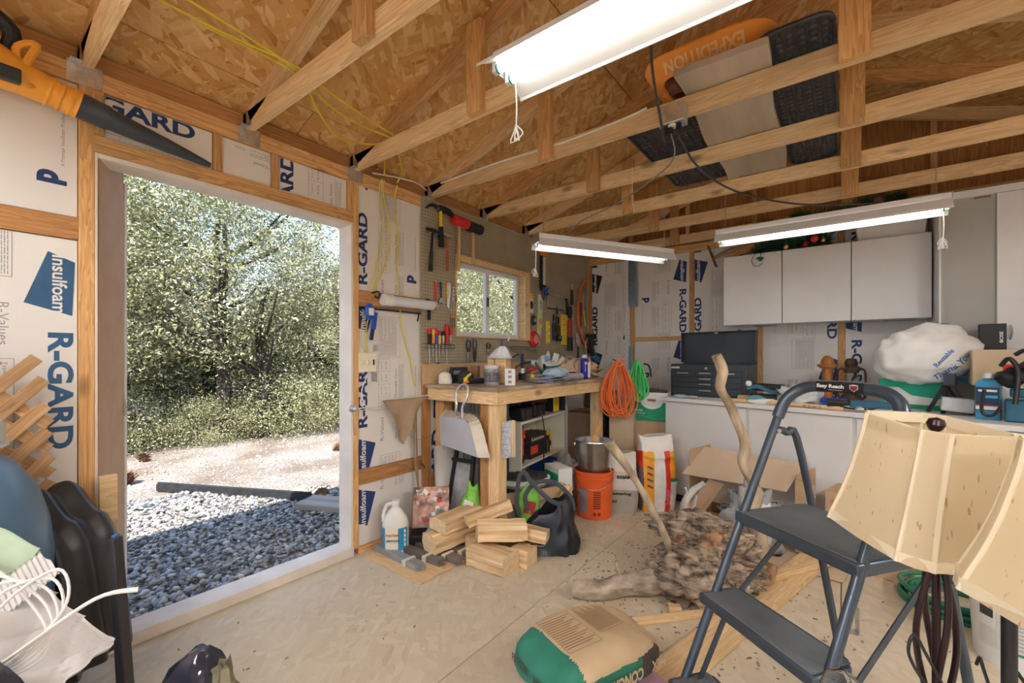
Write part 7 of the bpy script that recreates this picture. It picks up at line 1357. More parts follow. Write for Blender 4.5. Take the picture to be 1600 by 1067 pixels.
b = MB(); b.tube([(.10, .02, .07), (.17, .08, .045), (.24, .14, .05), (.26, .20, .12)], [.055, .05, .04, .035], 10, sm=5); b.build('root', STMB, t, sharp=180)
# bark crumbs
b = MB()
for k in range(420):
    a, r_ = rn.uniform(0, 6.28), .15 + rn.random() ** .8 * .55; x, y = -.62 + r_ * math.cos(a), 2.40 + r_ * math.sin(a) * .9; s = rn.uniform(.002, .008)
    b.cbox((x, y, .002), (s * 2.2, s, .003), (0, 0, rn.uniform(0, 180)))
tag(b.build('bark_crumbs', STM, smooth=False), 'dark bark crumbs scattered on the floor around the stump', 'bark crumbs', kind='stuff')
b = MB()
for k in range(260):
    x, y = rn.uniform(-2.3, 1.6), rn.uniform(.4, 3.6); s = rn.uniform(.0015, .006); b.cbox((x, y, .0018), (s * 3, s, .002), (0, 0, rn.uniform(0, 180)))
tag(b.build('floor_litter', CARDD, smooth=False), 'fine leaf and wood litter sprinkled over the dusty floor', 'litter', kind='stuff')
def drift(label, pts, r, m_=DRIFT, extra=()):
    o = Vector(pts[0]); t = P3('driftwood_branch', label, 'driftwood', *pts[0], 0, 'driftwood branches'); b = MB(); P_ = smooth_path([Vector(p) - o for p in pts], 9); rr = [r[0] + (r[-1] - r[0]) * i / (len(P_) - 1) if len(r) == 2 else float(np.interp(i / (len(P_) - 1), np.linspace(0, 1, len(r)), r)) for i in range(len(P_))]; n_ = 14; vs = []
    N_ = None
    for i, p in enumerate(P_):
        d = (P_[min(i + 1, len(P_) - 1)] - P_[max(i - 1, 0)]).normalized(); N_ = d.orthogonal() if N_ is None else N_ - d * N_.dot(d); N_.normalize(); B_ = d.cross(N_)
        for j in range(n_):
            a = 2 * PI * j / n_ + i * .05; f = 1 + .28 * noise.noise(Vector((math.cos(a) * 1.4, math.sin(a) * 1.4, i * .11))) + .12 * noise.noise(Vector((math.cos(a) * 5, math.sin(a) * 5, i * .09)))
            vs.append(p + (N_ * math.cos(a) + B_ * math.sin(a)) * rr[i] * f)
    k = len(P_); b.add(vs, [(i * n_ + j, i * n_ + (j + 1) % n_, (i + 1) * n_ + (j + 1) % n_, (i + 1) * n_ + j) for i in range(k - 1) for j in range(n_)] + [tuple(range(n_))[::-1], tuple((k - 1) * n_ + j for j in range(n_))]); b.build('branch', m_, t, sharp=60)
    for e_ in extra: b = MB(); b.tube([Vector(p) - o for p in e_[0]], e_[1], 9, sm=5); b.build('twig', m_, t, sharp=180)
DW = mat('pale_drift_bark', (.50, .40, .29), .85, var=.35, scale=12, bump=.8, bscale=40, stretch=(1, 1, .4), dirt=(.22, .15, .09))
drift('straight driftwood branch leaning up left from the stump', [(-.70, 2.38, .08), (-.735, 2.37, .20), (-.80, 2.33, .38), (-.87, 2.29, .53), (-.93, 2.24, .65), (-1.01, 2.19, .78)], [.035, .020, .020, .018, .020, .030], DW)
drift('tall crooked driftwood pole rising in front of the white cabinet', [(-.40, 2.80, .0), (-.385, 2.83, .16), (-.42, 2.82, .33), (-.40, 2.84, .47), (-.46, 2.80, .62), (-.455, 2.80, .75), (-.51, 2.76, .93), (-.565, 2.72, 1.06), (-.56, 2.73, 1.16), (-.585, 2.70, 1.25)], [.050, .05, .038, .030, .030, .028, .026, .024, .030, .026], DW)
drift('forked pale grey driftwood standing behind the stump', [(-.80, 2.82, .05), (-.80, 2.83, .20), (-.795, 2.83, .32), (-.76, 2.86, .40), (-.70, 2.91, .45)], [.034, .028, .024, .022, .020], DRIFTP, (([(-.79, 2.83, .30), (-.775, 2.84, .36), (-.79, 2.82, .43)], [.012, .006]), ([(-.79, 2.84, .20), (-.75, 2.86, .30), (-.74, 2.88, .38)], [.014, .008])))
drift('thick grey driftwood log lying on the floor left of the stump', [(-1.12, 1.99, .05), (-1.0, 2.06, .05), (-.88, 2.20, .055), (-.74, 2.34, .075)], [.042, .048, .056, .062], DRIFT, (([(-.93, 2.17, .08), (-.945, 2.16, .13), (-.955, 2.16, .17)], [.014, .010]),))
# ---- concrete bags
def cbag(label, x, y, z, rz, w_, d_, h_, mats, paint, seed, name='concrete_bag'):
    t = P3(name, label, 'bag', x, y, z, rz); b = MB()
    def fn(u, v):
        th = PI * v; a = 2 * PI * u; c, s = math.cos(a), math.sin(a); st_ = math.sin(th)
        q = .38; X_ = math.copysign(abs(c) ** q, c) * st_ ** .35; Y_ = math.copysign(abs(s) ** q, s) * st_ ** .35; Z_ = math.copysign(abs(math.cos(th)) ** .75, math.cos(th))
        f = 1 + .05 * noise.noise(Vector((X_ * 2, Y_ * 2, Z_ + seed))) + .02 * noise.noise(Vector((X_ * 9, Y_ * 3, seed)))
        zz = Z_ * h_ / 2 * (1 - .22 * abs(X_) ** 4) * f + .008 * math.sin(X_ * 4 + seed)
        return (X_ * w_ / 2 * f, Y_ * d_ / 2 * f * (1 - .06 * X_ * X_), h_ / 2 + zz)
    b.sheet(fn, 120, 64, 0); o = b.build('bag', mats, t, sharp=180)
    for p in o.data.polygons: p.material_index = paint(p.center, w_, d_, h_)
    return t
KB = mat('kraft_bag', (.62, .46, .28), .75, var=.08, bump=.3, bscale=12); CG = mat('bag_green', (.03, .19, .13), .6, var=.15, bump=.3, bscale=12); CD = mat('bag_charcoal', (.07, .06, .06), .6, var=.2)
PKB = mat('bag_pink', (.60, .38, .50), .65, var=.12, bump=.3, bscale=12)
cbag('pink printed concrete bag under the green one', -.67, 1.395, .0, 64, .46, .33, .125, [PKB, CD], lambda c, w_, d_, h_: 0, 4.)
t = bpy.data.objects['concrete_bag']; b = MB(); fit(b, 'CRETE', .02, .03, 0, .15, .05, bold=.03); b.build('lettering', BLK, t, (0, -.168, 0), smooth=False)
t = cbag('kraft and green concrete bag lying on top of the pink one', -.73, 1.40, .122, 69, .48, .33, .155, [KB, CG, CD], lambda c, w_, d_, h_: (1 if c.x < -w_ * .30 else ((2 if c.x > w_ * .20 else 1) if (c.y < -d_ * .40 and c.z < h_ * .72) else (1 if c.x > w_ * .49 else 0))), 2.)
b = MB(); fit(b, 'CONCRETE', .10, .085, 180, .20, .042, bold=.04); fit(b, 'MIX', .21, .085, 180, .07, .035, bold=.03); b.build('lettering', KB, t, (0, -.170, 0), smooth=False)
b = MB(); b.T = Matrix.Rotation(R(-90), 4, 'X')
frame2(b, 0, 0, 0, -.15, -.01, -.09, .10, .002, 0); frame2(b, 0, 0, 0, .01, .12, -.06, .10, .002, 0)
for k in range(14): rect(b, 0, 0, 0, -.145, -.015 - .02 * (k % 3), .085 - .012 * k, .089 - .012 * k)
for k in range(16): rect(b, 0, 0, 0, .015 + .0065 * k, .018 + .0065 * k, -.05, .09 - .01 * (k % 4))
b.build('fine_print', mat('brown_print', (.26, .15, .08)), t, (0, 0, .168), smooth=False)
b = MB(); fit(b, 'FIVE STAR', -.11, .045, 0, .10, .03, bold=.03); fit(b, 'MIX', .02, .03, 0, .06, .04, bold=.03); o = b.build('lettering', CD, t, (-.2445, 0, 0.02), (0, 0, -90), smooth=False)

# ============================================================ STEP LADDER
SL_O = Vector((-.46, 1.30, 0)); wv = Vector((.80, -.60, 0)); 
lad = thing('step_ladder', 'dark blue-grey folding three-step ladder with a labelled handle', 'ladder', SL_O, 0)
def lp(s, w_, z): return Vector((.265 * z, .47 * z, z)) + wv * w_    # a point on the front rails' plane
for w_ in (0., .38):
    b = MB(); b.tube([lp(0, w_, 0), lp(0, w_, .55), lp(0, w_, 1.04)], .0135, 12); b.build('front_rail', SLATE, lad); MB().cyl(lp(0, w_, 0) - Vector((0, 0, 0)), lp(0, w_, .04), .018, n=12).build('foot', BLKM, lad)
b = MB(); b.tube([lp(0, 0, 1.03), lp(0, .0, 1.08) + wv * .015 + Vector((.0, .0, .015)), lp(0, .06, 1.135), lp(0, .13, 1.145), lp(0, .25, 1.145), lp(0, .32, 1.135), lp(0, .365, 1.10), lp(0, .38, 1.03)], .019, 12, sm=6, flat=1.0); b.build('handle', SLATE, lad)
b = MB(); b.sheet(lambda u, v: lp(0, .115 + .15 * u, 1.145) + Vector((-.605 * 0 - .0145 * 0, 0, 0)) + Vector((.60, .80, 0)) * -.0205 * math.cos((v - .5) * 1.6) + Vector((0, 0, .0185 * math.sin((v - .5) * 2.2))), 8, 6, 0); lbl = b.build('label', BLK, lad, sharp=180)
T_ = Matrix(((.80, -.60 * -1 * -1, 0, 0), (-.60, -.80 * -1 * -1, 0, 0), (0, 0, 1, 0), (0, 0, 0, 1)))
def on_label(mb_, nm, m_):
    vs = []
    for x, y, z in mb_.v: vs.append(lp(0, x, 1.145) - Vector((.60, .80, 0)) * (.0212 + .0008) * 1.0 + Vector((0, 0, z)))
    q = MB(); q.add(vs, mb_.f); q.build(nm, m_, lad, smooth=False)
b = MB(); fit(b, 'Easy Reach', .121, -.006, 0, .088, .015, bold=.04); b.prism([(.16, -.0085), (.16, -.0095), (.205, -.0095), (.205, -.0085)], 0, 0); on_label(b, 'lettering', WPL)
b = MB(); b.prism([(.226, .010), (.226, -.002), (.239, -.011), (.252, -.002), (.252, .010), (.239, .0125)], 0, 0); on_label(b, 'badge', WPL); b = MB(); b.prism([(.2285, .0075), (.2285, -.001), (.239, -.008), (.2495, -.001), (.2495, .0075)], 0, 0)
vs = [lp(0, x, 1.145) - Vector((.60, .80, 0)) * .0226 + Vector((0, 0, z)) for x, y, z in b.v]; q = MB(); q.add(vs, b.f); q.build('badge_face', mat('badge_red', (.5, .06, .08)), lad, smooth=False)
RUBT = mat('ribbed_tread', (.15, .165, .18), .6, var=.15, scale=6)
bk = Vector((.60, .80, 0))      # towards the back of the ladder
def step(z, w0, w1, d0, d1, th, name='step', ribs=22):
    """tread from d0 in front of the rails to d1 behind them"""
    o_ = lp(0, 0, z); A = o_ + wv * w0 + bk * d0; 
    t_ = [o_ + wv * w0 + bk * d0, o_ + wv * w1 + bk * d0, o_ + wv * (w1 + .0) + bk * (d1 - .03), o_ + wv * (w1 - .03) + bk * d1, o_ + wv * (w0 + .03) + bk * d1, o_ + wv * w0 + bk * (d1 - .03)]
    b = MB(); k = len(t_); up = Vector((0, 0, th)); b.add([p - up for p in t_] + t_, [tuple(range(k))[::-1], tuple(range(k, 2 * k))] + [(i, (i + 1) % k, (i + 1) % k + k, i + k) for i in range(k)]); st_ = b.build(name, SLATE, lad, bevel=.006)
    b = MB()
    for i in range(ribs):
        dd = d0 + .012 + (d1 - d0 - .03) * i / (ribs - 1); p = o_ + bk * dd + Vector((0, 0, .001)); b.bar(p + wv * (w0 + .014), p + wv * (w1 - .014), .0035, .003)
    r_ = b.build('tread', RUBT, st_, smooth=False); r_['kind'] = 'stuff'
    b = MB(); q_ = [o_ + wv * (w0 + .01) + bk * (d0 + .006), o_ + wv * (w1 - .01) + bk * (d0 + .006), o_ + wv * (w1 - .02) + bk * (d1 - .012), o_ + wv * (w0 + .02) + bk * (d1 - .012)]; b.add([p + Vector((0, 0, .0006)) for p in q_], [(0, 1, 2, 3)]); b.build('mat', RUBT, st_, smooth=False)
step(.725, -.012, .392, -.03, .27, .036, 'platform', 30); step(.485, -.008, .388, -.06, .09, .032); step(.245, -.008, .388, -.06, .09, .032)
for w_ in (-.002, .382):
    top = lp(0, w_, .985) + bk * .01; b = MB(); b.tube([top, top + bk * .05 + Vector((0, 0, -.01)), top + bk * .12 + Vector((.0, .0, -.10)), Vector((.265 * .3, .47 * .3, 0)) + wv * w_ + bk * .66 + Vector((0, 0, .0))], .0125, 12, sm=5); b.build('rear_leg', SLATE, lad)
    MB().cyl(top - wv * .02, top + wv * .02, .008, n=10).build('hinge_bolt', STEEL, lad)
    p0 = lp(0, w_ + .02, .70) + bk * .24; p1 = lp(0, w_ + .02, .44) + bk * .05; p2 = lp(0, w_ + .02, .20) + bk * .03
    b = MB(); b.bar(p0, p1, .004, .018, up=bk); b.build('brace', SLATE, lad); b = MB(); b.bar(p1 + wv * .005, p2 + wv * .005, .004, .018, up=bk); b.build('brace', SLATE, lad)
    for p in (p0, p1, p2): MB().cyl(p - wv * .012, p + wv * .012, .006, n=8).build('bolt', STEEL, lad)
p0 = lp(0, .40, .64) + bk * .19; MB().bar(p0, p0 + bk * .20 + Vector((0, 0, -.01)), .004, .014).build('brace', SLATE, lad)

# ============================================================ LAMPS
SHADE = mat('cream_silk_shade', (.74, .62, .42), .7, var=.07, scale=5, sheen=.2); SHADET = mat('cream_trim', (.78, .68, .50), .7, var=.05); SHIN = mat('shade_lining', (.82, .78, .72), .7, var=.02)
m, nt, b_ = _new('slub_silk'); N = nt.nodes; L = nt.links; b_.inputs['Roughness'].default_value = .65
t_ = N.new('ShaderNodeTexCoord'); mp = N.new('ShaderNodeMapping'); mp.inputs['Scale'].default_value = (1, 1, .22); L.new(t_.outputs['Object'], mp.inputs[0]); v = N.new('ShaderNodeTexNoise'); v.inputs['Scale'].default_value = 140; v.inputs['Detail'].default_value = 1; L.new(mp.outputs[0], v.inputs[0])
r_ = N.new('ShaderNodeValToRGB'); L.new(v.outputs['Fac'], r_.inputs[0]); r_.color_ramp.elements[0].position = .69; r_.color_ramp.elements[0].color = (.73, .61, .41, 1); r_.color_ramp.elements[1].position = .74; r_.color_ramp.elements[1].color = (.42, .27, .13, 1); L.new(r_.outputs[0], b_.inputs['Base Color'])
tr_ = N.new('ShaderNodeBsdfTranslucent'); tr_.inputs[0].default_value = (.8, .62, .36, 1); mxs = N.new('ShaderNodeMixShader'); mxs.inputs[0].default_value = .25; L.new(b_.outputs[0], mxs.inputs[1]); L.new(tr_.outputs[0], mxs.inputs[2]); L.new(mxs.outputs[0], N['Material Output'].inputs[0])
SLUB = m
DKB = mat('dark_plum_metal', (.035, .018, .022), .25, .4, var=.2)
def lamp(name, label, x, y, ztop, rb, rt, h, rz, tilt=(0, 0), stem=True):
    t = thing(name, label, 'lamp', (x, y, 0), rz)
    # shade outline: a square with cut corners, bell profile
    def ring(r, cut=.70):
        c = r; k = r * cut; return [(c, -k), (c, k), (k, c), (-k, c), (-c, k), (-c, -k), (-k, -c), (k, -c)]
    ax_ = Matrix.Rotation(-R(rz), 3, 'Z') @ Vector((x, y, 0)).normalized(); T = Matrix.Translation((0, 0, ztop)) @ Matrix.Rotation(R(tilt[0]), 4, ax_) @ Matrix.Rotation(R(tilt[1]), 4, Vector((ax_.y, -ax_.x, 0)))
    prof = [(0, rt), (.15, rt * 1.02), (.3, rt * 1.06), (.5, rt + (rb - rt) * .32), (.7, rt + (rb - rt) * .56), (.87, rt + (rb - rt) * .82), (1, rb)]
    NP = len(prof)
    for i in range(8):
        b = MB(); b.T = T; g = []
        for s_, r in prof:
            q = ring(r); a, c_ = q[i], q[(i + 1) % 8]
            for k in range(5):
                f = k / 4; px_, py_ = a[0] + (c_[0] - a[0]) * f, a[1] + (c_[1] - a[1]) * f; bul = .006 * math.sin(PI * f); l_ = math.hypot(px_, py_); g.append((px_ * (1 + bul / l_), py_ * (1 + bul / l_), -h * s_))
        b.add(g, [(j * 5 + k, (j + 1) * 5 + k, (j + 1) * 5 + k + 1, j * 5 + k + 1) for j in range(NP - 1) for k in range(4)]); b.build('shade_panel', SLUB, t, sharp=180, solid=0)
        b = MB(); b.T = T; b.tube([(ring(r)[i][0] * 1.004, ring(r)[i][1] * 1.004, -h * s_) for s_, r in prof], .0045, 6, sm=3); b.build('rib_trim', SHADET, t)
    for s_, r, hh in ((0, rt, .022), (1, rb, .02)):
        b = MB(); b.T = T; q = ring(r * 1.012); zz = -h * s_ + (.0 if s_ else -hh)
        for i in range(8):
            a, c_ = q[i], q[(i + 1) % 8]; m_ = (1.035, 1.0)
            vs = [(a[0], a[1], zz), (c_[0], c_[1], zz), (c_[0], c_[1], zz + hh), (a[0], a[1], zz + hh)]; vi = [(p[0] * .965, p[1] * .965, p[2]) for p in vs]; b.add(vs + vi, [(0, 1, 2, 3), (7, 6, 5, 4), (3, 2, 6, 7), (0, 4, 5, 1)])
        b.build('rim_band', SHADET, t, smooth=False)
    b = MB(); b.T = T; b.tube([(-rt, 0, -.02), (0, 0, -.035), (rt, 0, -.02)], .0022, 5); b.tube([(0, -rt, -.02), (0, 0, -.035), (0, rt, -.02)], .0022, 5); b.build('spider', BRASS, t)
    b = MB(); b.T = T; b.lathe([(0, -.035), (.004, -.035), (.005, -.02), (.012, -.012), (.0155, -.003), (.012, .007), (0, .011)], 16); b.build('finial', DKB, t)
    return t, T
def cage(t, z0, z1, rmx=.042):
    for k in range(4):
        a = k * PI / 2 + .5; pts = []
        for i in range(9): f = i / 8; r = .008 + rmx * math.sin(PI * f) ** 1.2; aa = a + f * 1.4; pts.append((r * math.cos(aa), r * math.sin(aa), z0 + (z1 - z0) * f))
        b = MB(); b.tube(pts, .0058, 8, sm=3); b.build('cage_bar', DKB, t)
t, T = lamp('floor_lamp', 'floor lamp with a cut-corner cream silk shade on a dark twisted cage stem', .147, 1.222, 1.108, .121, .089, .25, 39, (7, 3))
MB().cyl((0, 0, .30), (0, 0, 1.07), .007, n=10).build('stem', DKB, t); cage(t, .52, .86, .024); MB().cyl((0, 0, .03), (0, 0, .52), .011, n=12).build('stem', DKB, t); MB().lathe([(0, 0), (.12, 0), (.12, .012), (.04, .03), (.015, .06), (0, .06)], 28).build('base', DKB, t); MB().lathe([(0, .95), (.016, .95), (.016, 1.0), (0, 1.0)], 12).build('socket', BRASS, t); MB().ball((0, 0, 1.03), (.025, .025, .03), 12, 8).build('bulb', WPL, t)
b = MB(); b.tube([(0, -.02, .58), (-.05, -.03, .66), (-.075, -.03, .70), (-.085, -.03, .66), (-.05, -.04, .60), (.02, -.05, .57), (.055, -.05, .59), (.04, -.05, .65), (.045, -.04, .66), (.05, -.03, .64)], .003, 7, sm=6); b.build('cord', CB, t)
t, T = lamp('floor_lamp', 'second cream silk shaded lamp cut off by the right picture edge', .345, .985, 1.108, .150, .108, .25, 40, (5, 1))
MB().cyl((0, 0, .02), (0, 0, 1.07), .009, n=10).build('stem', DKB, t); MB().lathe([(0, 0), (.11, 0), (.11, .012), (.03, .03), (0, .03)], 24).build('base', DKB, t)
t = thing('light_stand', 'black telescoping stand pole with a collar under the second lampshade', 'stand', (.243, 1.205, 0), 0); MB().cyl((0, 0, .02), (0, 0, .86), .011, n=14).build('pole', BLK, t); MB().lathe([(.011, .76), (.016, .765), (.018, .79), (.018, .80), (.016, .82), (.011, .825)], 18).build('collar', BLK, t); MB().cyl((0, 0, .86), (0, 0, .90), .008, n=10).build('inner_pole', STEEL, t)
for k in range(3): a = k * 2.094 + 1; MB().tube([(0, 0, .15), (.22 * math.cos(a), .22 * math.sin(a), .01)], .008, 7).build('leg', BLK, t)
MB().tube([(.01, 0, .66), (.04, 0, .60), (.06, -.01, .50), (.10, -.02, .40)], .0035, 6, sm=4).build('cord', CB, t)
t = thing('glass_globe_lamp', 'clear glass globe on a slim dark stand at the very bottom of the picture', 'lamp', (-.004, .935, 0), 0); MB().lathe([(.012, .60), (.028, .615), (.034, .64), (.033, .67), (.022, .695), (.006, .705), (.005, .703), (.021, .692), (.031, .67), (.032, .64), (.026, .617), (.011, .602)], 24, cap=False).build('globe', GLASS, t); MB().cyl((0, 0, .02), (0, 0, .60), .007, n=10).build('stem', DKB, t); MB().lathe([(0, 0), (.08, 0), (.08, .01), (0, .025)], 24).build('base', DKB, t); MB().lathe([(0, .60), (.009, .60), (.011, .65), (0, .67)], 12).build('bulb', STEEL, t)

# ---- white joint-compound bucket and hose
t = P3('bucket', 'white five-gallon bucket with a green and white label beside the lamps', 'bucket', .57, 2.68, 0, 0); b = MB(); b.lathe([(0, 0), (.133, 0), (.150, .33), (.160, .332), (.160, .348), (.152, .35), (.154, .372), (.160, .374), (.160, .39), (.0, .392)], 40); b.build('pail', mat('bucket_white', (.80, .80, .78), .35, var=.03), t)
b = MB(); wrap(b, .1375, .1475, .07, .29, 205, 300, n=14); b.build('label', mat('label_grey_white', (.70, .70, .66), .5, var=.06, scale=30), t); b = MB(); wrap(b, .1475, .1483, .225, .29, 238, 300, n=10); wrap(b, .1385, .139, .075, .085, 238, 300, n=10); b.build('label_band', mat('label_green', (.01, .22, .14), .5), t); b = MB(); wrap(b, .144, .1472, .15, .285, 207, 232, n=5); b.build('label_panel', WPL, t); b = MB(); wrap(b, .146, .1478, .19, .26, 210, 229, n=5); b.build('label_picture', DGREY, t)
for z in (.10, .115, .13, .145, .16, .175, .19): b = MB(); wrap(b, .1388 + z * .03, .139 + z * .03, z, z + .003, 240, 295, n=9); b.build('label_line', GREYP, t)
b = MB(); b.tube([(-.15, 0, .33), (-.155, -.05, .30), (-.13, -.10, .28)], .003, 5, sm=3); b.build('handle', STEEL, t)
t = P3('garden_hose', 'dark green garden hose coiled on the floor behind the ladder', 'hose', .44, 3.06, 0, 0); HG = mat('hose_dark_green', (.03, .20, .12), .4)
for k in range(7): b = MB(); r = .21 - .022 * (k % 3); z = .012 + .022 * (k // 2); b.tube([(r * math.cos(a * PI / 8), r * math.sin(a * PI / 8) * .9, z + .004 * math.sin(a + k)) for a in range(16)], .011, 8, closed=True, sm=2); b.build('loop', HG, t)

# ============================================================ LEFT FOREGROUND
t = P3('plastic_drum', 'blue plastic drum with a pale screw lid by the left wall', 'drum', -2.115, -.045, 0, 0); DB = mat('drum_blue', (.12, .22, .35), .32, var=.25, scale=2.5)
MB().lathe([(0, 0), (.27, 0), (.285, .03), (.285, .62), (.275, .72), (.25, .82), (.20, .91), (.165, .94), (.165, .965), (0, .965)], 44).build('body', DB, t); MB().lathe([(.166, .962), (.186, .966), (.188, .975), (.178, .98), (.178, 1.03), (.170, 1.042), (0, 1.045)], 40).build('lid', mat('pale_lid', (.55, .60, .62), .3, var=.1), t)
b = MB(); wrap(b, .277, .262, .72, .82, 20, 34, n=4); b.build('sight_window', mat('drum_dark', (.06, .07, .13), .3), t)
# lattice offcut
t = thing('lattice_panel', 'piece of cedar lattice leaning on the wall behind the drum', 'lattice', (-2.36, .0, .42), 0, rot=(0, R(-3), R(90)))
LAT = wood('cedar_lattice', (.34, .17, .07), (.62, .38, .19), knots=.3)
u1, u0, zz1 = .285, -.45, .81
for k in range(-4, 13):
    for s in (1, -1):
        # diagonal slats clipped to the panel's rectangle
        c0 = -.62 + .095 * k if s > 0 else -.45 + .095 * k + .03
        pts = []
        for tt in np.linspace(-1.2, 1.2, 481):
            x = (c0 + .1) + tt; z = .40 + s * tt
            if u0 <= x <= u1 and 0 <= z <= zz1: pts.append((x, z))
        if len(pts) > 40:
            a, e_ = pts[0], pts[-1]; y_ = -.012 if s > 0 else -.003
            board('slat', (a[0], y_, a[1]), (e_[0], y_, e_[1]), .040, .008, LAT, t, up=(0, 1, 0))
# dark moulded panels
DP = mat('moulded_dark_grey', (.045, .045, .05), .33, var=.1)
rh = Vector((.796, .605, 0)); fw_ = Vector((-.605, .796, 0))
t = thing('plastic_seat_shell', 'stack of curved dark grey moulded plastic shells leaning by the doorway', 'plastic shell', (-2.255, .17, 0), 0)
pr = [(-.05, .77), (0, .75), (.05, .735), (.10, .70), (.15, .655), (.19, .57), (.215, .47), (.235, .36), (.25, .26), (.262, .17)]
for k in range(2):
    def sf(u, v):
        q = u * (len(pr) - 1); i = min(int(q), len(pr) - 2); f = q - i; s_ = pr[i][0] * (1 - f) + pr[i + 1][0] * f; z_ = pr[i][1] * (1 - f) + pr[i + 1][1] * f
        w_ = .018 * math.cos(v * 15) + .010 * math.sin(u * 14) * (1 - u)
        p = rh * (s_ * .95 - .05 * k + w_ * .8 * u) + fw_ * (-.06 + .24 * v - .045 * k) ; return (p.x, p.y, z_ - .035 * k + w_ * (1 - u) + .02 * math.sin(s_ * 40) * (1 - u))
    b = MB(); b.sheet(sf, 60, 40, .006); b.build('shell', DP, t, sharp=60)
MB().cyl((.06, .02, .55), (.075, .005, .545), .008, n=8).build('rivet', STEEL, t)
t = thing('dark_post', 'dark grey plastic post standing on the doorway side of the shells', 'post', (-1.985, .375, 0), 37); b = MB(); b.prism([(.01, 0), (.045, 0), (-.005, .62), (-.025, .62)], -.01, .03); b.build('post', DP, t, bevel=.004); MB().box(-.02, -.008, .0, .02, .62, .628).build('cap', mat('blue_cap', (.08, .2, .5)), t)
t = thing('wood_stub', 'short pale wooden block against the door jamb', 'wood block', (-2.40, .40, .50), 90); MB().box(-.005, .05, -.03, .0, 0, .26).build('block', W0L, t, bevel=.002)
# carton with quilt and cables
t = thing('supply_carton', 'brown carton hidden under the quilt at the lower left', 'box', (-1.68, -.04, 0), 37); MB().box(-.24, .16, -.20, .16, 0, .57).build('box', CARD, t, bevel=.004)
t = thing('quilted_cloth', 'white quilted cloth draped at the lower left', 'quilt', (-1.59, .05, -.045), 37); QM = mat('white_quilt', (.72, .70, .70), .9, var=.06, bump=.5, bscale=16, sheen=.3)
def qf(u, v):
    x = -.16 + .38 * u + .03 * math.sin(v * 6); 
    if v < .3: y = .12 - .30 * v / .3; z = .70 + .05 * math.cos(u * 3) 
    else: f = (v - .3) / .7; y = -.18 - .10 * f ** .7 - .01 * math.sin(u * 16); z = .70 + .05 * math.cos(u * 3) - .62 * f
    z -= .30 * max(0, u - .55) ** 1.2 
    qx, qz = math.sin(u * 16 + v * 10), math.sin(u * 16 - v * 18); pf = .011 * (abs(qx) ** .5 + abs(qz) ** .5)
    edge = .005 * math.sin(v * 90) * (u > .96)
    return (x + edge, y - pf, z + pf * .7 + .012 * math.sin(u * 8 + v * 5))
b = MB(); b.sheet(qf, 90, 90, .012); b.build('quilt', QM, t, sharp=180)
GRC = mat('green_gingham', (.42, .52, .38), .85, var=.25, scale=6)
t = thing('green_cloth', 'pale green checked cloth with a white lacy edge lying over the quilt', 'cloth', (-1.62, .06, .71), 37); b = MB(); b.sheet(lambda u, v: (-.20 + .22 * u + .05 * v, -.17 + .24 * v, .02 + .05 * math.sin(u * 4) + .06 * v * u + .01 * math.sin(v * 20) - .10 * (1 - v) * (1 - u) - .06 * (1 - v)), 30, 30, .004); b.build('cloth', GRC, t, sharp=180)
b = MB(); b.sheet(lambda u, v: (.02 + .05 * u + .05 * v, -.17 + .24 * u * 0 + .24 * v, .02 + .05 * math.sin(4) + .06 * v + .004 * math.sin(v * 160 + u * 9) - .05 * u - .06 * (1 - v)), 10, 120, .003); b.build('lace_edge', QM, t, sharp=180)
t = thing('white_cables', 'loops of white cable lying on the quilt and cloth', 'cable', (-1.46, .36, -.02), 37); rn = random.Random(4)
for k in range(5):
    o_ = .02 * k; pts = [(-.22, -.24 - .01 * k, .62 + .03 * k), (-.13 - .01 * k, -.24, .74 + .018 * k), (-.04 - .014 * k, -.22, .80 - .02 * k), (.0 - .01 * k, -.24, .74 - .02 * k), (-.05, -.27, .66 - .01 * k), (-.14 - .01 * k, -.30, .58), (-.20, -.32, .50 + .015 * k)]
    b = MB(); b.tube(pts, .003, 7, sm=6); b.build('cable', ROPE, t)
b = MB(); b.tube([(-.20, -.30, .56), (-.06, -.28, .66), (.04, -.22, .735), (.10, -.18, .735)], [.004, .004, .004, .006], 7, sm=6); b.build('cable', ROPE, t)
# shiny dark sacks
TRB = mat('black_refuse_film', (.03, .032, .05), .12, var=.4, bump=.9, bscale=9, coat=.4)
def facet(name, label, x, y, z0, r, seed, amp=1.0, m_=TRB, peak=None, extra=None):
    t = thing(name, label, 'bag', (x, y, z0), 0); b = MB()
    def fn(u, v):
        th = PI * v; a = 2 * PI * u; d = Vector((math.sin(th) * math.cos(a), math.sin(th) * math.sin(a), math.cos(th)))
        f = 1 + .18 * amp * (1 - 2 * abs(noise.noise(d * 1.7 + Vector((seed, 0, seed))))) * .6 + .05 * amp * noise.noise(d * 5 + Vector((0, seed, 0)))
        p = Vector((d.x * r[0] * f, d.y * r[1] * f, d.z * r[2] * f))
        if peak and d.z > .2: p += Vector(peak) * (d.z - .2) ** 2
        return (p.x, p.y, max(p.z + r[2], .0))
    b.sheet(fn, 40, 26, 0); b.build('bag', m_, t, sharp=22)
    return t
t = facet('refuse_bag', 'shiny blue-black plastic sack peaking up near the bottom of the picture', -1.34, .39, 0, (.13, .11, .205), 3.3, peak=(.04, .04, .10))
MB().ball((.09, .05, .40), (.035, .03, .075), 10, 8, amp=.9, seed=2).build('torn_corner', mat('olive_film', (.20, .18, .12), .25, var=.5), t, sharp=20)
facet('refuse_bag', 'shiny dark plastic sack in the bottom left corner', -1.26, .02, 0, (.12, .12, .33), 7.1, peak=(-.05, -.03, .06))
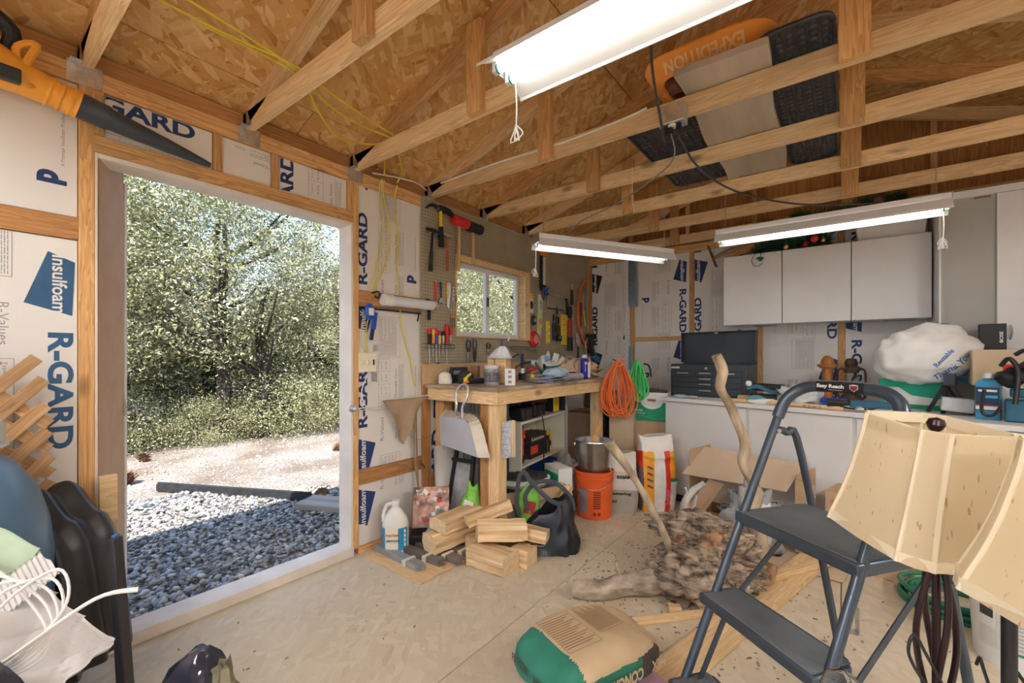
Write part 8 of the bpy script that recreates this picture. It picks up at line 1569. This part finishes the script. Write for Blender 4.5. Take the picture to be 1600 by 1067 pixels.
MB().tube([(-1.38, .17, .40), (-1.33, .23, .425), (-1.29, .25, .41), (-1.30, .23, .38)], .003, 6, sm=5).build('wire_loop', BLK); tag(bpy.data.objects['wire_loop'], 'thin black wire loop sticking out beside the quilt', 'wire')
# leaf blower
t = thing('leaf_blower', 'orange and black leaf blower hanging high on the wall left of the doorway', 'leaf blower', (-2.36, .25, 2.235), 90); OB = mat('blower_orange', (.85, .38, .05), .35, var=.08)
MB().tube([(.09, -.0, -.02), (.22, 0, -.045), (.36, 0, -.07), (.525, 0, -.10)], [.048, .040, .030, .012], 18, sm=4).build('nozzle', mat('blower_black', (.05, .06, .075), .35, var=.2), t); MB().cyl((.075, 0, -.018), (.17, 0, -.035), .050, .047, n=18).build('collar', mat('blower_black', (1, 1, 1)), t)
b = MB(); b.tube([(-.18, 0, .04), (-.06, 0, .01), (.03, 0, -.008), (.085, 0, -.02)], [.085, .06, .048, .054], 16, sm=3); b.build('body', OB, t)
for x in (-.0, .03, .06): MB().tube([(x + .0, 0 + .0, -.003 - x * .2), (x + .008, 0, -.005 - x * .2)], .056, 18).build('ring', OB, t)
b = MB(); b.tube([(-.08, -.03, .09), (-.03, -.04, .13), (-.06, -.04, .03), (-.04, -.04, -.03)], .012, 8, sm=5, closed=True); b.build('guard', OB, t); MB().tube([(-.26, 0, .20), (-.16, -.01, .20), (-.09, -.01, .16), (-.10, 0, .09)], [.03, .03, .026, .02], 10, sm=4).build('handle', BLK, t); MB().ball((-.19, -.0, .02), (.10, .08, .10), 14, 10).build('motor_housing', OB, t); MB().cbox((-.10, -.07, -.02), (.06, .03, .05)).build('switch', DGREY, t, bevel=.005); MB().cyl((-.05, .0, .08), (-.05, .085, .085), .004, n=6).build('hook', STEEL, t)

# ============================================================ CEILING THINGS
CHZ = 2.4995
# upside-down orange sled
t = thing('sled', 'orange plastic sled lettered on its rim lying upside down on the trusses', 'sled', (-.51, 2.70, 2.60), 0, rot=(R(0), R(0), R(0)))
def rr(w_, l_, c, n_=6):
    P_ = []
    for cx, cy, a0 in ((w_ - c, l_ - c, 0), (-w_ + c, l_ - c, 90), (-w_ + c, -l_ + c, 180), (w_ - c, -l_ + c, 270)):
        for i in range(n_ + 1): a = R(a0 + 90 * i / n_); P_.append((cx + c * math.cos(a), cy + c * math.sin(a)))
    return P_
OS = mat('sled_orange', (.92, .36, .07), .4, var=.05)
rings = [(.285, .66, .13, .045), (.285, .66, .13, .037), (.215, .575, .08, -.022), (.205, .565, .07, -.014), (.19, .55, .08, .12), (.185, .545, .08, .13), (.0, .36, .0001, .135)]
vs = []; 
for a in rings: vs += [(x, y, a[3]) for x, y in rr(a[0] if a[0] else .001, a[1], a[2])]
n_ = 28; b = MB(); b.add(vs, [(i * n_ + j, (i + 1) * n_ + j, (i + 1) * n_ + (j + 1) % n_, i * n_ + (j + 1) % n_) for i in range(len(rings) - 1) for j in range(n_)])
b.build('shell', OS, t, sharp=40)
b = MB(); fit(b, 'EXPEDITION', 0, 0, 0, .34, 1, bold=.03); q = MB()
q.add([(.17 - x, -.66 + .085 * (.2 + .6 * z), .0355 - .059 * (.2 + .6 * z) - .0012) for x, y, z in b.v], [f[::-1] for f in b.f]); q.build('lettering', mat('sled_orange_light', (.98, .62, .32), .5), t, smooth=False)
BM = mat('black_dimpled_rubber', (.035, .037, .042), .35, var=.3, scale=10)
def bmat(label, x0, x1, y0, y1, grp='black dimpled mats'):
    t = thing('rubber_mat', label, 'mat', ((x0 + x1) / 2, (y0 + y1) / 2, CHZ + .042), 0, grp); w_, l_ = (x1 - x0) / 2, (y1 - y0) / 2
    b = MB(); P_ = rr(w_, l_, .06); k = len(P_); b.add([(x, y, 0) for x, y in P_] + [(x, y, .006) for x, y in P_], [tuple(range(k))[::-1], tuple(range(k, 2 * k))] + [(i, (i + 1) % k, (i + 1) % k + k, i + k) for i in range(k)]); b.build('sheet', BM, t)
    b = MB(); b.tube([(x * .985, y * .99, -.003) for x, y in P_], .008, 6, closed=True); b.build('rim', BM, t)
    b = MB(); nx, ny = max(2, int(2 * w_ / .042)), int(2 * l_ / .042)
    for i in range(nx):
        for j in range(ny):
            x, y = -w_ + .03 + (2 * w_ - .06) * i / (nx - 1), -l_ + .03 + (2 * l_ - .06) * j / (ny - 1)
            if abs(i - nx * .35) < .6 and nx > 6: continue
            b.lathe([(.0155, 0), (.013, -.006), (.006, -.008), (0, -.008)], 7, (x, y, -.0002), cap=False)
    o = b.build('dimples', BM, t, sharp=60); o['kind'] = 'stuff'
bmat('black dimpled rubber mat on the trusses, left of the weathered plank', -1.02, -.63, 2.34, 3.42); bmat('black dimpled rubber mat on the trusses, beside the king posts', -.29, -.03, 2.02, 3.50)
GW = mat('grey_weathered_board', (.46, .38, .30), .8, var=.22, scale=5, bump=.3, stretch=(1, .15, 1))
b = MB(); b.sheet(lambda u, v: (-.18 + .36 * u + .012 * math.sin(v * 9 + u), -.70 + 1.40 * v, .003 + .0 * u), 4, 12, -.030); o = b.build('weathered_plank', GW, None, (-.46, 2.72, CHZ + .002), (0, 0, 2)); tag(o, 'wide grey weathered plank lying on the trusses under the orange sled', 'plank')
b = MB(); b.box(-.16, .16, -.012, .012, 0, .10); o = b.build('board_scrap', mat('dark_red_wood', (.16, .07, .05), .7, var=.5, scale=20), None, (-.53, 2.19, CHZ + .035)); tag(o, 'dark rough board end inside the orange sled', 'board')
t = thing('black_crate', 'black plastic crate on the trusses behind the big shop light', 'crate', (-.46, 1.40, CHZ + .002), 0); MB().box(-.16, .16, -.45, .28, 0, .06).build('body', BLK, t, bevel=.01); b = MB(); [b.box(-.15 + .06 * k, -.145 + .06 * k, -.44, .27, .06, .07) for k in range(5)]; b.build('rib', DGREY, t)
# junction box and cords
t = thing('junction_box', 'grey steel junction box fixed to the truss face under the sled', 'junction box', (-.66, 2.188, 2.40), 0); MB().box(-.06, .06, -.075, -.001, -.045, .045).build('box', GALV, t, bevel=.004); MB().cyl((-.0, -.045, -.056), (0, -.045, -.045), .02, n=14).build('knockout', CREAM, t)
for x in (-.03, -.01, .03): MB().cyl((x, -.045, -.085), (x, -.045, -.0455), .013, n=10).build('plug', BLK, t)
def cord(label, pts, r=.0055, m_=None, cat='cord', sm=6): b = MB(); b.tube(pts, r, 7, sm=sm); o = b.build('electric_cable', m_ or mat('cord_dark', (.05, .048, .05), .4), None); tag(o, label, cat, None)
cord('black cord hanging from the near truss down to the steel junction box', [(-.556, 1.555, 2.42), (-.60, 1.70, 2.36), (-.66, 1.98, 2.30), (-.69, 2.12, 2.28), (-.685, 2.14, 2.31)])
cord('grey cord swinging from the junction box to the light over the left bench', [(-.665, 2.14, 2.315), (-.72, 2.30, 2.24), (-1.10, 2.55, 2.20), (-1.45, 2.72, 2.19), (-1.66, 2.80, 2.12)], .004, mat('cord_grey', (.22, .21, .21), .4))
cord('black cord sagging from the junction box to the light before the wall cabinets', [(-.64, 2.14, 2.315), (-.60, 2.40, 2.22), (-.50, 2.85, 2.21), (-.25, 3.25, 2.20), (.05, 3.42, 2.18), (.25, 3.45, 2.165)])
cord('thick black cord curving between the big shop light and the near truss', [(-.93, 1.37, 2.33), (-.90, 1.45, 2.36), (-.80, 1.53, 2.385), (-.66, 1.56, 2.40), (-.59, 1.56, 2.44), (-.57, 1.57, 2.47)], .008)
YC = WIRE
cord('yellow cable running along the trusses towards the doorway, upper strand', [(-1.93, .40, 2.505), (-1.93, .66, 2.505), (-1.90, .93, 2.505), (-1.93, 1.05, 2.506), (-1.955, 1.20, 2.49), (-2.02, 1.45, 2.50), (-2.06, 1.60, 2.507), (-2.08, 1.65, 2.48)], .0048, YC, 'cable')
cord('yellow cable running along the trusses, middle strand', [(-1.84, .45, 2.505), (-1.88, .75, 2.507), (-1.93, .98, 2.507), (-2.0, 1.15, 2.47), (-2.06, 1.38, 2.48), (-2.09, 1.59, 2.506), (-2.11, 1.64, 2.47)], .0048, YC, 'cable')
cord('yellow cable sagging lowest under the trusses', [(-1.95, .62, 2.507), (-1.955, .97, 2.507), (-2.03, 1.12, 2.43), (-2.16, 1.30, 2.42), (-2.20, 1.50, 2.47), (-2.19, 1.60, 2.506)], .0048, YC, 'cable')
cord('yellow cable dropping through the top plate beside the doorway', [(-2.20, 1.62, 2.508), (-2.32, 1.72, 2.46), (-2.38, 1.76, 2.42)], .0048, YC, 'cable'); cord('second yellow cable dropping through the top plate', [(-2.10, 1.64, 2.47), (-2.30, 1.84, 2.46), (-2.40, 1.88, 2.415)], .0048, YC, 'cable')
cord('white cable lying along the top plate toward the pegboard', [(-2.42, 1.70, 2.425), (-2.36, 1.85, 2.43), (-2.34, 2.0, 2.435), (-2.38, 2.12, 2.43)], .0045, WIREW, 'cable')
cord('white conduit stapled along the truss before the junction box', [(-2.3, 2.185, 2.485), (-1.8, 2.184, 2.49), (-1.3, 2.186, 2.478), (-.95, 2.184, 2.49), (-.80, 2.184, 2.505)], .0055, ROPE, 'cable')
t = thing('hanging_wire', 'thin wire hanging down from the truss left of the junction box', 'wire', (-1.12, 2.79, 2.50), 0); MB().tube([(0, 0, .0), (0, -.0, -.20), (.01, 0, -.30)], .0025, 5).build('wire', ROPE, t)
GM = mat('green_paint_mark', (.02, .14, .09), .6)
for i, (x0, x1) in enumerate(((-.78, -.54), (-.37, -.24), (-.235, -.17))):
    b = MB(); b.prism([(x0, -.025), (x0 + (x1 - x0) * .5, -.03), (x1, -.005), (x1 - .03, .015), (x0 + (x1 - x0) * .3, .0)], 0, .0005); 
    o = b.build('paint_mark', GM, bpy.data.objects['roof_truss.004'], (0, .37 + .6125 * 2 - .0202, 2.455), smooth=False)
